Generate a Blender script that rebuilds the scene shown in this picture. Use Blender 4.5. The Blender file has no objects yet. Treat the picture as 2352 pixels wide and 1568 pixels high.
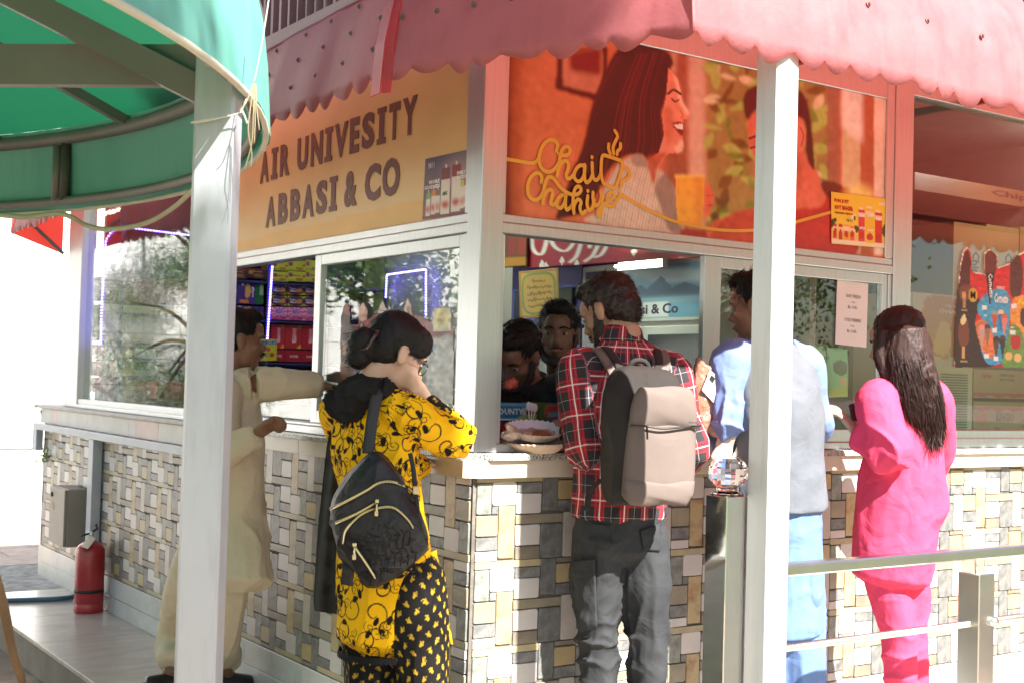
import bpy, math, random
import numpy as np
from mathutils import Vector, Matrix
random.seed(7); np.random.seed(7)
R = math.radians
S = bpy.context.scene
COL = S.collection

# ------------------------------------------------------------------ camera, sky, sun, exposure
CAM = np.array((-2.29086, -3.55118, 1.36)); YAW, PITCH, ROLL = 0.971811, 0.0304141, 0.0279913
F_PX = 1288.87
def axes():
    f = np.array([math.cos(PITCH)*math.cos(YAW), math.cos(PITCH)*math.sin(YAW), math.sin(PITCH)])
    r = np.array([math.sin(YAW), -math.cos(YAW), 0.]); u = np.cross(r, f)
    c, s = math.cos(ROLL), math.sin(ROLL)
    return c*r+s*u, -s*r+c*u, f
AR, AU, AF = axes()
cd = bpy.data.cameras.new('camera'); cam = bpy.data.objects.new('camera', cd); COL.objects.link(cam)
cam.matrix_world = Matrix(((AR[0], AU[0], -AF[0], CAM[0]), (AR[1], AU[1], -AF[1], CAM[1]), (AR[2], AU[2], -AF[2], CAM[2]), (0, 0, 0, 1)))
cd.sensor_width = 36; cd.lens = F_PX/1024*36; cd.clip_start = .05; cd.clip_end = 500
cd.dof.use_dof = True; cd.dof.focus_distance = 4.3; cd.dof.aperture_fstop = 8.0
S.camera = cam
SUN_DIR = Vector((-0.02, 1.0, -0.98)).normalized()      # the way the light travels
w = bpy.data.worlds.new('World'); S.world = w; w.use_nodes = True
nt = w.node_tree; bg = nt.nodes['Background']; sky = nt.nodes.new('ShaderNodeTexSky')
sky.sky_type = 'NISHITA'; sky.sun_disc = False
sky.sun_elevation = math.asin(-SUN_DIR.z); sky.sun_rotation = math.atan2(-SUN_DIR.x, -SUN_DIR.y)
sky.air_density = 1.2; sky.dust_density = 1.0
nt.links.new(sky.outputs[0], bg.inputs[0]); bg.inputs[1].default_value = 0.05
sl = bpy.data.lights.new('sun', 'SUN'); sl.energy = 5.0; sl.angle = R(.55); sl.color = (1, .955, .89)
sun = bpy.data.objects.new('sun', sl); COL.objects.link(sun); sun.rotation_euler = SUN_DIR.to_track_quat('-Z', 'Y').to_euler()
S.view_settings.view_transform = 'Standard'; S.view_settings.look = 'None'; S.view_settings.gamma = 1
S.view_settings.use_curve_mapping = False; S.view_settings.exposure = 2.1
S.cycles.max_bounces = 8; S.cycles.transparent_max_bounces = 12; S.cycles.glossy_bounces = 4; S.cycles.transmission_bounces = 6
S.cycles.caustics_reflective = False; S.cycles.caustics_refractive = False; S.cycles.sample_clamp_indirect = 4
S.cycles.use_denoising = True

# ------------------------------------------------------------------ survey: picture point (of a 2352 wide print) -> place
def ray(dx, dy):
    x, y = dx*1024/2352, dy*1024/2352
    return AF+(x-512)/F_PX*AR-(y-341.375)/F_PX*AU
def at(dx, dy, depth): return CAM+ray(dx, dy)*depth
def onx(dx, dy, v=0.): d = ray(dx, dy); return CAM+d*((v-CAM[0])/d[0])
def ony(dx, dy, v=0.): d = ray(dx, dy); return CAM+d*((v-CAM[1])/d[1])
def onz(dx, dy, v=0.): d = ray(dx, dy); return CAM+d*((v-CAM[2])/d[2])

# ------------------------------------------------------------------ materials
MATS = {}
def nd(nt, t, **kw):
    n = nt.nodes.new('ShaderNode'+t)
    for k_, v in kw.items():
        if k_ in n.inputs: n.inputs[k_].default_value = v
        else: setattr(n, k_, v)
    return n
def mat(name, col=(.5, .5, .5), rough=.6, metal=0., var=.12, vscale=6., bump=0., bscale=60., spec=.5, col2=None, stretch=None,
        detail=5, coat=0., trans=None, transw=.5, emit=None, estr=1., rp=(.32, .68), sheen=0., attr=None, rvar=0., wrinkle=0., wscale=14., dirt=0., dscale=3., dstretch=(1, 1, 1), dcol=(.5, .45, .4)):
    if name in MATS: return MATS[name]
    m = bpy.data.materials.new(name); m.use_nodes = True; nt = m.node_tree; b = nt.nodes['Principled BSDF']
    b.inputs['Roughness'].default_value = rough; b.inputs['Metallic'].default_value = metal
    b.inputs['Specular IOR Level'].default_value = spec; b.inputs['Coat Weight'].default_value = coat
    b.inputs['Sheen Weight'].default_value = sheen
    tc = nd(nt, 'TexCoord'); mp = nd(nt, 'Mapping'); nt.links.new(tc.outputs['Object'], mp.inputs[0])
    if stretch: mp.inputs['Scale'].default_value = stretch
    cout = None
    if attr:
        a = nd(nt, 'Attribute', attribute_name=attr); cout = a.outputs['Color']
    if var or col2:
        nz = nd(nt, 'TexNoise', Scale=vscale, Detail=detail, Roughness=.6); nt.links.new(mp.outputs[0], nz.inputs['Vector'])
        cr = nd(nt, 'ValToRGB'); e = cr.color_ramp.elements; e[0].position = rp[0]; e[1].position = rp[1]
        c1 = col2 or tuple(c*(1-var) for c in col); c2 = col if col2 else tuple(min(1, c*(1+var)) for c in col)
        if attr: c1 = (1-var,)*3; c2 = (1.,)*3
        e[0].color = (*c1, 1); e[1].color = (*c2, 1); nt.links.new(nz.outputs[0], cr.inputs[0])
        if attr:
            mx = nd(nt, 'MixRGB', blend_type='MULTIPLY'); mx.inputs[0].default_value = 1
            nt.links.new(cout, mx.inputs[1]); nt.links.new(cr.outputs[0], mx.inputs[2]); cout = mx.outputs[0]
        else: cout = cr.outputs[0]
        if rvar:
            mr = nd(nt, 'MapRange'); mr.inputs['To Min'].default_value = max(.02, rough-rvar); mr.inputs['To Max'].default_value = min(1, rough+rvar)
            nt.links.new(nz.outputs[0], mr.inputs[0]); nt.links.new(mr.outputs[0], b.inputs['Roughness'])
    if dirt:
        mp2 = nd(nt, 'Mapping'); mp2.inputs['Scale'].default_value = dstretch; nt.links.new(tc.outputs['Object'], mp2.inputs[0]); nz2 = nd(nt, 'TexNoise', Scale=dscale, Detail=8, Roughness=.7); nt.links.new(mp2.outputs[0], nz2.inputs['Vector'])
        cr2 = nd(nt, 'ValToRGB'); e2 = cr2.color_ramp.elements; e2[0].position = .48; e2[0].color = (1, 1, 1, 1); e2[1].position = .72; e2[1].color = (*dcol, 1); nt.links.new(nz2.outputs[0], cr2.inputs[0]); mx2 = nd(nt, 'MixRGB', blend_type='MULTIPLY'); mx2.inputs[0].default_value = dirt
        if cout: nt.links.new(cout, mx2.inputs[1])
        else: mx2.inputs[1].default_value = (*col, 1)
        nt.links.new(cr2.outputs[0], mx2.inputs[2]); cout = mx2.outputs[0]
    if cout: nt.links.new(cout, b.inputs['Base Color'])
    else: b.inputs['Base Color'].default_value = (*col, 1)
    if bump:
        n2 = nd(nt, 'TexNoise', Scale=bscale, Detail=4); nt.links.new(mp.outputs[0], n2.inputs['Vector'])
        bp = nd(nt, 'Bump', Strength=bump, Distance=.01 if not wrinkle else .004)
        if wrinkle:
            n3 = nd(nt, 'TexNoise', Scale=wscale, Detail=3, Roughness=.4, Distortion=.7); nt.links.new(mp.outputs[0], n3.inputs['Vector']); b3 = nd(nt, 'Bump', Strength=wrinkle, Distance=.035); nt.links.new(n3.outputs[0], b3.inputs['Height']); nt.links.new(b3.outputs[0], bp.inputs['Normal'])
        nt.links.new(n2.outputs[0], bp.inputs['Height']); nt.links.new(bp.outputs[0], b.inputs['Normal'])
    if emit: b.inputs['Emission Color'].default_value = (*emit, 1); b.inputs['Emission Strength'].default_value = estr
    if trans:
        t = nd(nt, 'BsdfTranslucent'); t.inputs[0].default_value = (*trans, 1); mx = nd(nt, 'MixShader'); mx.inputs[0].default_value = transw
        o = nt.nodes['Material Output']; nt.links.new(b.outputs[0], mx.inputs[1]); nt.links.new(t.outputs[0], mx.inputs[2]); nt.links.new(mx.outputs[0], o.inputs[0])
    MATS[name] = m
    return m
def glass(name, tint=(.93, .97, .95), refl=1.5):
    """thin clear pane: sees through, mirrors what stands before it by Fresnel"""
    if name in MATS: return MATS[name]
    m = bpy.data.materials.new(name); m.use_nodes = True; nt = m.node_tree; nt.nodes.remove(nt.nodes['Principled BSDF'])
    t = nd(nt, 'BsdfTransparent'); t.inputs[0].default_value = (*tint, 1); g = nd(nt, 'BsdfGlossy', Roughness=.004)
    fr = nd(nt, 'Fresnel', IOR=refl); mx = nd(nt, 'MixShader'); mm = nd(nt, 'Math', operation='MULTIPLY'); mm.inputs[1].default_value = 1.35; mm.use_clamp = True
    nz = nd(nt, 'TexNoise', Scale=2.2, Detail=2); bp = nd(nt, 'Bump', Strength=.035, Distance=.01)
    nt.links.new(nz.outputs[0], bp.inputs['Height']); nt.links.new(bp.outputs[0], g.inputs['Normal'])
    ge = nd(nt, 'NewGeometry'); ir = nd(nt, 'MapRange'); ir.inputs['To Min'].default_value = refl; ir.inputs['To Max'].default_value = 1/refl; nt.links.new(ge.outputs['Backfacing'], ir.inputs[0]); nt.links.new(ir.outputs[0], fr.inputs['IOR']); nt.links.new(fr.outputs[0], mm.inputs[0]); nt.links.new(mm.outputs[0], mx.inputs[0]); nt.links.new(t.outputs[0], mx.inputs[1]); nt.links.new(g.outputs[0], mx.inputs[2])
    nt.links.new(mx.outputs[0], nt.nodes['Material Output'].inputs[0]); MATS[name] = m
    return m

# ------------------------------------------------------------------ mesh helpers
class MB:
    def __init__(s): s.v = []; s.f = []; s.mi = []
    def add(s, v, f, m=0):
        o = len(s.v); s.v += [tuple(map(float, p)) for p in v]; s.f += [tuple(i+o for i in q) for q in f]; s.mi += [m]*len(f); return s
    def box(s, lo, hi, b=0., m=0):
        lo, hi = np.minimum(lo, hi).astype(float), np.maximum(lo, hi).astype(float)
        x0, y0, z0 = lo; x1, y1, z1 = hi
        if b <= 0:
            v = [(x, y, z) for x in (x0, x1) for y in (y0, y1) for z in (z0, z1)]
            f = [(0, 1, 3, 2), (4, 6, 7, 5), (0, 4, 5, 1), (2, 3, 7, 6), (0, 2, 6, 4), (1, 5, 7, 3)]
            return s.add(v, f, m)
        b = min(b, (x1-x0)*.49, (y1-y0)*.49, (z1-z0)*.49); v = []; idx = {}
        for i, x in enumerate((x0, x1)):
            for j, y in enumerate((y0, y1)):
                for k_, z in enumerate((z0, z1)):
                    sx, sy, sz = (1-2*i)*b, (1-2*j)*b, (1-2*k_)*b
                    for a, p in enumerate(((x, y+sy, z+sz), (x+sx, y, z+sz), (x+sx, y+sy, z))):
                        idx[i, j, k_, a] = len(v); v.append(p)
        I = lambda i, j, k_, a: idx[i, j, k_, a]; f = []
        for i in (0, 1): q = [I(i, 0, 0, 0), I(i, 0, 1, 0), I(i, 1, 1, 0), I(i, 1, 0, 0)]; f.append(tuple(q if i == 0 else q[::-1]))
        for j in (0, 1): q = [I(0, j, 0, 1), I(1, j, 0, 1), I(1, j, 1, 1), I(0, j, 1, 1)]; f.append(tuple(q if j == 0 else q[::-1]))
        for k_ in (0, 1): q = [I(0, 0, k_, 2), I(0, 1, k_, 2), I(1, 1, k_, 2), I(1, 0, k_, 2)]; f.append(tuple(q if k_ == 0 else q[::-1]))
        for i in (0, 1):
            for j in (0, 1): f.append((I(i, j, 0, 0), I(i, j, 0, 1), I(i, j, 1, 1), I(i, j, 1, 0)))
            for k_ in (0, 1): f.append((I(i, 0, k_, 0), I(i, 0, k_, 2), I(i, 1, k_, 2), I(i, 1, k_, 0)))
        for j in (0, 1):
            for k_ in (0, 1): f.append((I(0, j, k_, 1), I(0, j, k_, 2), I(1, j, k_, 2), I(1, j, k_, 1)))
        for i in (0, 1):
            for j in (0, 1):
                for k_ in (0, 1): f.append((I(i, j, k_, 0), I(i, j, k_, 1), I(i, j, k_, 2)))
        return s.add(v, f, m)
    def loft(s, rings, cap=True, closed=True, m=0):
        rings = [np.asarray(r, float) for r in rings]; n = len(rings[0]); v = np.concatenate(rings); f = []
        for i in range(len(rings)-1):
            for j in range(n if closed else n-1):
                a, b = i*n+j, i*n+(j+1) % n; f.append((a, b, b+n, a+n))
        if cap: f.append(tuple(range(n))[::-1]); f.append(tuple(range((len(rings)-1)*n, len(rings)*n)))
        return s.add(v, f, m)
    def tube(s, pts, r, n=10, m=0, cap=True):
        pts = np.asarray(pts, float); N = len(pts); rr = np.broadcast_to(np.asarray(r, float), (N,)); rings = []
        t = np.gradient(pts, axis=0); t /= np.linalg.norm(t, axis=1)[:, None]+1e-12
        u = np.cross(t[0], (0, 0, 1.)); u = np.cross(t[0], (1., 0, 0)) if np.linalg.norm(u) < .1 else u; u /= np.linalg.norm(u)
        for i in range(N):
            u = u-t[i]*(u@t[i]); u /= np.linalg.norm(u); w_ = np.cross(t[i], u)
            a = np.linspace(0, 2*math.pi, n, endpoint=False)
            rings.append(pts[i]+rr[i]*(np.cos(a)[:, None]*u+np.sin(a)[:, None]*w_))
        return s.loft(rings, cap, True, m)
    def build(s, name, mats, parent=None, smooth=False, loc=None):
        me = bpy.data.meshes.new(name); me.from_pydata(s.v, [], s.f)
        mats = mats if isinstance(mats, (list, tuple)) else [mats]
        for q in mats: me.materials.append(q)
        if len(mats) > 1: me.polygons.foreach_set('material_index', s.mi)
        fix_normals(me)
        if smooth: me.polygons.foreach_set('use_smooth', [True]*len(me.polygons))
        return link(name, me, parent, loc)
def fix_normals(me):
    import bmesh
    bm = bmesh.new(); bm.from_mesh(me); bmesh.ops.recalc_face_normals(bm, faces=bm.faces); bm.to_mesh(me); bm.free(); me.update()
def link(name, me, parent=None, loc=None):
    o = bpy.data.objects.new(name, me); COL.objects.link(o)
    if loc is not None: o.location = loc
    if parent is not None: o.parent = parent
    return o
def empty(name, loc=(0, 0, 0), rz=0.):
    o = bpy.data.objects.new(name, None); COL.objects.link(o); o.location = loc; o.rotation_euler = (0, 0, rz); o.empty_display_size = .1; return o
def tag(o, label, cat=None, group=None, kind=None):
    if label: o['label'] = label
    if cat: o['category'] = cat
    if group: o['group'] = group
    if kind: o['kind'] = kind
    return o
def thing(name, label, cat, loc=(0, 0, 0), group=None, rz=0.): return tag(empty(name, loc, rz), label, cat, group)
def cbox(name, lo, hi, m, parent=None, b=.003): return MB().box(lo, hi, b).build(name, m, parent)
def cat_pts(pts, n=8, closed=False):
    """Catmull-Rom through points"""
    p = np.asarray(pts, float); q = np.vstack([2*p[0]-p[1], p, 2*p[-1]-p[-2]]) if not closed else np.vstack([p[-1], p, p[0], p[1]])
    out = []
    for i in range(len(q)-3):
        a, b, c, d = q[i:i+4]
        for t in np.linspace(0, 1, n, endpoint=False):
            out.append(.5*((2*b)+(-a+c)*t+(2*a-5*b+4*c-d)*t*t+(-a+3*b-3*c+d)*t**3))
    if not closed: out.append(p[-1])
    return np.array(out)
def text_mesh(body, name, m, M, parent=None, height=1., width=None, bold=.0, depth=.002, shear=0., res=3, align='LEFT', sp=1.0):
    """letters of cap height `height` (and total width) with lower left at M's origin, along M's x, up M's y"""
    c = bpy.data.curves.new(name, 'FONT'); c.body = body; c.size = 1; c.offset = bold; c.extrude = 0.02; c.resolution_u = res; c.shear = shear; c.space_character = sp
    o = bpy.data.objects.new(name, c); COL.objects.link(o); dg = bpy.context.evaluated_depsgraph_get()
    me = bpy.data.meshes.new_from_object(o.evaluated_get(dg)); bpy.data.objects.remove(o); bpy.data.curves.remove(c)
    n = len(me.vertices); co = np.empty(n*3); me.vertices.foreach_get('co', co); co = co.reshape(-1, 3)
    lo, hi = co.min(0), co.max(0); sy = height/(hi[1]-lo[1]); sx = (width/(hi[0]-lo[0])) if width else sy
    co[:, 0] = (co[:, 0]-lo[0])*sx; co[:, 1] = (co[:, 1]-lo[1])*sy; co[:, 2] = (co[:, 2]/.02+1)*.5*depth
    if align == 'CENTER': co[:, 0] -= (hi[0]-lo[0])*sx/2
    M = np.asarray(M, float); co = co@M[:3, :3].T+M[:3, 3]
    me.vertices.foreach_set('co', co.ravel()); me.materials.clear(); me.materials.append(m); me.update()
    return link(name, me, parent)
def frameM(o, x, y):
    x = np.asarray(x, float); y = np.asarray(y, float); z = np.cross(x, y); z /= np.linalg.norm(z)
    M = np.eye(4); M[:3, 0] = x; M[:3, 1] = y; M[:3, 2] = z; M[:3, 3] = o; return M
ONL = lambda y, z, x=-.004: frameM((x, y, z), (0, -1, 0), (0, 0, 1))     # writing on the face toward -X
ONR = lambda x, z, y=-.004: frameM((x, y, z), (1, 0, 0), (0, 0, 1))      # writing on the face toward -Y
# ------------------------------------------------------------------ shared materials
ALU = mat('aluminium', (.59, .61, .62), .38, .85, .06, 3, bump=.04, bscale=90, stretch=(60, 60, 1), rvar=.08)
ALU2 = mat('aluminium_grey', (.66, .68, .69), .45, .55, .08, 4, bump=.05, bscale=80, rvar=.1)
STEEL = mat('polished_steel', (.8, .78, .73), .22, 1., .05, 5, bump=.02, bscale=7, rvar=.04)
MARBLE = mat('marble_tile', (.56, .53, .48), .28, 0, .0, 3.2, col2=(.45, .39, .32), stretch=(1.2, 5, 3), bump=.02, detail=8, dirt=.5, dscale=5, dcol=(.6, .5, .4))
WHITE = mat('white_tile', (.52, .53, .51), .25, 0, .05, 2.5, dirt=.5, dscale=4, dcol=(.6, .55, .48))
BEIGE = mat('beige_marble', (.6, .53, .44), .3, 0, .07, 3, bump=.02)
GROUT = mat('dark_grout', (.13, .115, .1), .9, 0, .3, 40, bump=.3)
CONC = mat('concrete', (.3, .25, .2), .9, 0, 0, 5, col2=(.2, .17, .14), bump=.5, bscale=30, detail=9)
PAVER = mat('pink_paver', (.46, .36, .31), .9, 0, .18, 8, bump=.4, bscale=50)
EARTH = mat('brown_earth', (.27, .2, .15), .95, 0, .3, 5, bump=.6, bscale=40)
ROUGHC = mat('rough_concrete', (.36, .36, .34), .95, 0, 0, 14, col2=(.13, .13, .125), bump=1., bscale=25, detail=9)
GRANITE = mat('granite', (.62, .6, .56), .25, 0, 0, 150, col2=(.06, .06, .06), detail=3)
AWN = mat('faded_red_fibreglass', (.43, .155, .17), .5, 0, 0, 3.5, col2=(.34, .135, .145), trans=(.95, .4, .34), transw=.46, bump=.12, bscale=70, detail=10, dirt=.6, dscale=2.2, dstretch=(9, 9, 1.3), dcol=(.62, .55, .55))
AWNRED = mat('red_fibreglass', (.62, .06, .06), .4, 0, .1, 4, trans=(.9, .08, .06), transw=.4)
MAROON = mat('maroon_sheet', (.16, .045, .045), .5, 0, .15, 4)
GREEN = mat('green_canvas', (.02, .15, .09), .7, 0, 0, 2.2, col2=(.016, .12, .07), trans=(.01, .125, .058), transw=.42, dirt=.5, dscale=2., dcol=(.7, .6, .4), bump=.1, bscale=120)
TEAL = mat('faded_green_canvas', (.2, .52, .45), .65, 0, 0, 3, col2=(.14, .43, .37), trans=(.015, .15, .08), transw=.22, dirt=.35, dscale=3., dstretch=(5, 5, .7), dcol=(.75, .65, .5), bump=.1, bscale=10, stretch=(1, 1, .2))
GREYST = mat('grey_painted_steel', (.17, .16, .145), .55, .2, .1, 5)
GLASS = glass('window_glass')
WALLIN = mat('inner_wall', (.42, .4, .38), .8, 0, .05)
BLUEWOOD = mat('blue_laminate', (.02, .025, .12), .45, 0, .1)
BLACK = mat('black_plastic', (.012, .012, .013), .45, 0, 0)

# ------------------------------------------------------------------ ground
def sheet(name, pts, z, m, kind='structure', label=None):
    o = MB().add([(x, y, z) for x, y in pts], [tuple(range(len(pts)))]).build(name, m)
    o['kind'] = kind
    if label: o['label'] = label
    return o
PZ = -.17
g = sheet('ground', [(-150, -150), (150, -150), (150, 150), (-150, 150)], PZ-.012, EARTH)
sheet('lawn', [(-60, -60), (60, -60), (60, -5.2), (-60, -5.2)], PZ-.004, mat('lawn_green', (.08, .115, .045), .9, 0, .35, 3, bump=.6, bscale=60))
pl = empty('plinth'); pl['kind'] = 'structure'
EDGE = -.575
cbox('core', (EDGE+.012, -1.9, PZ-.01), (4.2, 4.62, -.022), CONC, pl, .0)
# marble floor slabs, each its own piece
for i, (y0, y1) in enumerate(((-1.9, -1.0), (-1.0, -.1), (-.1, .8), (.8, 1.55), (1.55, 2.3), (2.3, 3.05), (3.05, 3.75), (3.75, 4.62))):
    cbox('slab', (EDGE, y0+.0012, -.021), (0., y1-.0012, 0), MARBLE, pl, .002)
for i in range(5):
    for j in range(2): cbox('slab', (.001+i*.85, -1.9+j*.95+.0012, -.021), (.849+i*.85, -.951+j*.95, 0), MARBLE, pl, .002)
# paving behind the kiosk
pv = empty('pavement'); pv['kind'] = 'structure'
cbox('bed', (-14, 6.85, PZ-.03), (5, 12.6, PZ-.006), mat('paver_joint', (.2, .17, .15), .95), pv, 0)
me = MB().box((0, 0, 0), (.592, .492, .03), .006)
pm = None
for j in range(10):
    for i in range(-10, 6):
        x, y = i*.6+(j % 2)*.3, 6.87+j*.5
        if pm is None: o = me.build('paver', PAVER, pv); pm = o.data; o.location = (x, y, PZ-.028)
        else: link('paver', pm, pv, (x, y, PZ-.028+random.uniform(-.002, .002)))
sheet('rough_ground', [(-9, 4.62), (5, 4.62), (5, 6.85), (-9, 6.85)], PZ, ROUGHC)

# ------------------------------------------------------------------ kiosk
K = thing('kiosk', 'food kiosk with mosaic tiled counter walls, aluminium windows and red scalloped awning', 'kiosk')
YL, XR = 5.25, 3.9
# stone pattern of one wall tile (u right, v down), pieces in metres
TW, TH = .421, .2825
STONES = [('ochre', 0, .262, 0, .024), ('green', 0, .059, .026, .128), ('white', .061, .156, .023, .1), ('slate', .061, .086, .102, .128),
          ('rust', .088, .153, .102, .275), ('slate', .159, .26, .026, .06), ('white', .158, .259, .062, .13), ('dark', .264, .327, .001, .122),
          ('brown', .33, .42, .001, .018), ('amber', .33, .419, .021, .086), ('slate', .33, .42, .089, .125), ('khaki', .155, .352, .133, .164),
          ('khaki', 0, .086, .131, .2), ('slate', 0, .086, .203, .246), ('white', 0, .086, .249, .281), ('white', .157, .257, .167, .236),
          ('brown', .157, .257, .239, .281), ('dark', .26, .352, .167, .281), ('pale', .355, .42, .128, .281)]
SM = {'ochre': mat('stone_ochre', (0.420, 0.350, 0.196), .35, 0, 0, 14, col2=(0.294, 0.266, 0.182), bump=.15, bscale=60),
      'green': mat('stone_green', (0.280, 0.294, 0.259), .35, 0, 0, 24, col2=(0.098, 0.112, 0.098), bump=.2, bscale=60, detail=9),
      'white': mat('stone_white', (0.518, 0.490, 0.462), .3, 0, .05, 9, bump=.1, bscale=40),
      'slate': mat('stone_slate', (0.231, 0.231, 0.224), .35, 0, 0, 28, col2=(0.084, 0.084, 0.084), bump=.2, bscale=60, detail=9),
      'rust': mat('stone_rust', (.4, .32, .17), .35, 0, 0, 11, col2=(.24, .075, .025), rp=(.3, .52), bump=.15, bscale=60),
      'dark': mat('stone_dark', (.2, .2, .19), .35, 0, 0, 26, col2=(.085, .088, .085), bump=.25, bscale=60, detail=9),
      'brown': mat('stone_brown', (0.238, 0.203, 0.154), .35, 0, 0, 12, col2=(0.140, 0.119, 0.091), bump=.2, bscale=60),
      'amber': mat('stone_amber', (0.434, 0.329, 0.140), .35, 0, 0, 18, col2=(0.350, 0.280, 0.168), bump=.15, bscale=60),
      'khaki': mat('stone_khaki', (0.294, 0.259, 0.182), .35, 0, 0, 10, col2=(0.189, 0.168, 0.126), bump=.2, bscale=60),
      'pale': mat('stone_pale', (0.434, 0.392, 0.350), .3, 0, .1, 12, bump=.1, bscale=40)}
def stone_mesh(i, kind, u0, u1, v0, v1):
    """rounded uneven slab standing proud of its grout; local x = u, z = -v, front toward -y"""
    wd, ht = (u1-u0-.0006)/2, (v1-v0-.0006)/2; r = min(wd, ht)*.2; n = 5; out = []; rnd = random.Random(i)
    c = [(wd-r, ht-r, 0), (-(wd-r), ht-r, 90), (-(wd-r), -(ht-r), 180), (wd-r, -(ht-r), 270)]
    for cx, cy, a0 in c:
        for q in range(n):
            a = R(a0+90*q/(n-1)); j = rnd.uniform(-.0011, .0011); out.append((cx+(r+j)*math.cos(a), cy+(r+j)*math.sin(a)))
    o = np.array(out); mb = MB(); rings = []
    for s_, d in ((1., .004), (1., -.003), (.985, -.005), (.95, -.006)):
        sx = (wd-(1-s_)*min(wd, ht))/wd; sy = (ht-(1-s_)*min(wd, ht))/ht
        rings.append(np.c_[o[:, 0]*sx, np.full(len(o), d), o[:, 1]*sy])
    mb.loft(rings); me = bpy.data.meshes.new('stone'); me.from_pydata(mb.v, [], mb.f); fix_normals(me); me.materials.append(SM[kind]); return me, mb
SMESH = [stone_mesh(i, *s_) for i, s_ in enumerate(STONES)]
tl = cbox('tiled_wall', (-.012, -.012, .2), (.05, YL, 1.04), GROUT, K, 0)
tr = cbox('tiled_wall', (.051, -.012, .2), (XR, .05, 1.04), GROUT, K, 0)
ROWS = [1.049, .7665, .484]
spots = []
for r_, z0 in enumerate(ROWS):
    for c in range(10):
        for i, (kd, u0, u1, v0, v1) in enumerate(STONES):
            x = c*TW+(u0+u1)/2; z = z0-(v0+v1)/2
            if x > XR-.05: continue
            spots.append((tr, i, (x, -.0125, z), (0, 0, 0), u1-u0, v1-v0))
    for c in range(13):
        for i, (kd, u0, u1, v0, v1) in enumerate(STONES):
            # the tiles of this face are laid upside down
            uc, vc = TW-(u0+u1)/2, TH-(v0+v1)/2; y = (c+1)*.406-.0-uc*.406/TW; z = z0-vc
            if y > YL-.04 or y < .008: continue
            spots.append((tl, i, (-.0125, y, z), (0, math.pi, -math.pi/2), u1-u0, v1-v0))
def seen_size(sp):
    _, i, l, _, du, dv = sp; v = np.array(l)-CAM; d = v@AF
    px, py = 512+F_PX*(v@AR)/d, 341-F_PX*(v@AU)/d
    inside = -5 < px < 1029 and py < 690
    hid = (175 < px < 222) or (600 < px < 700 and py > 470 and sp[0] is tr) or (715 < px < 800 and sp[0] is tr) or (335 < px < 440 and sp[0] is tl and py < 660) or (225 < px < 262 and py < 590)
    return (du*dv/d**2)*(1 if inside else 0)*(.05 if hid else 1)
spots.sort(key=seen_size, reverse=True)
rest = {tl: [MB(), []], tr: [MB(), []]}
kinds = list(SM)
for n_, (par, i, l, rot, du, dv) in enumerate(spots):
    if n_ < 296:
        o = link('stone', SMESH[i][0], par, l); o.rotation_euler = rot
    else:
        Mx = np.array(Matrix.Translation(l) @ Matrix.Rotation(rot[2], 4, 'Z') @ Matrix.Rotation(rot[1], 4, 'Y'))
        v = np.array(SMESH[i][1].v)@Mx[:3, :3].T+Mx[:3, 3]; rest[par][0].add(v, SMESH[i][1].f, kinds.index(STONES[i][0]))
for par in (tl, tr):
    o = rest[par][0].build('stone_field', [SM[q] for q in kinds], par); o['kind'] = 'stuff'
# skirting tiles in two courses
for r_, (z0, z1) in enumerate(((.0, .092), (.094, .198))):
    y = -.012
    while y < YL:
        y1 = min(y+.6, YL); cbox('skirting_tile', (-.02-(.001*r_), y+.001, z0+.001), (.04, y1-.001, z1), WHITE, K, .0015); y = y1
    x = .041
    while x < XR:
        x1 = min(x+.6, XR); cbox('skirting_tile', (x+.001, -.02-(.001*r_), z0+.001), (x1-.001, .04, z1), WHITE, K, .0015); x = x1
# fascia under the counter and the granite counter with clipped corner
for y0, y1 in ((-.0, .62), (.62, 1.25), (1.25, 1.88)): cbox('fascia_tile', (-.046, y0+.0006, 1.041), (.02, y1-.0006, 1.099), BEIGE, K, .0012)
for x0, x1 in ((-.0, .42), (.42, 1.05), (1.05, 1.7), (1.7, 2.35), (2.35, 3.0), (3.0, XR)): cbox('fascia_tile', (x0+.0006, -.046, 1.041), (x1-.0006, .02, 1.099), BEIGE, K, .0012)
MB().add([(-.046, 0, 1.041), (-.046, 0, 1.099), (0, -.046, 1.041), (0, -.046, 1.099), (.02, .02, 1.041), (.02, .02, 1.099)],
         [(0, 1, 3, 2), (0, 4, 5, 1), (2, 3, 5, 4), (0, 2, 4), (1, 5, 3)]).build('corner_fascia', BEIGE, K)
def slab(pts, z0, z1, b=.006):
    p = np.array(pts, float); c = p.mean(0); r_ = []
    for z, s_ in ((z0, b*.3), (z0+b, 0), (z1-b, 0), (z1, b)):
        q = p+(c-p)/np.linalg.norm(c-p, axis=1)[:, None]*s_; r_.append(np.c_[q, np.full(len(q), z)])
    return MB().loft(r_)
slab([(-.062, .03), (.03, -.062), (XR, -.062), (XR, .3), (.3, .3), (.3, 1.88), (-.062, 1.88)], 1.1, 1.122, .004).build('granite_counter', GRANITE, K)
for y0, y1 in ((1.881, 2.62), (2.622, 3.4), (3.402, 4.2), (4.202, 5.33)):
    MB().tube([(-.055, y0, 1.108), (-.055, y1, 1.108)], .013, 10).box((-.055, y0, 1.0955), (.3, y1, 1.1205)).build('stone_sill', mat('sill_stone', (.52, .5, .46), .6, 0, .12, 6, bump=.2), K)
x0s = (1.881, 2.2, 2.7, 3.0, 3.55, 3.62, 4.3, 4.9)
MFA = [BEIGE, mat('grey_marble', (.5, .49, .46), .4, 0, .1, 5), mat('pink_marble', (.6, .43, .4), .4, 0, .1, 5)]
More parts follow.
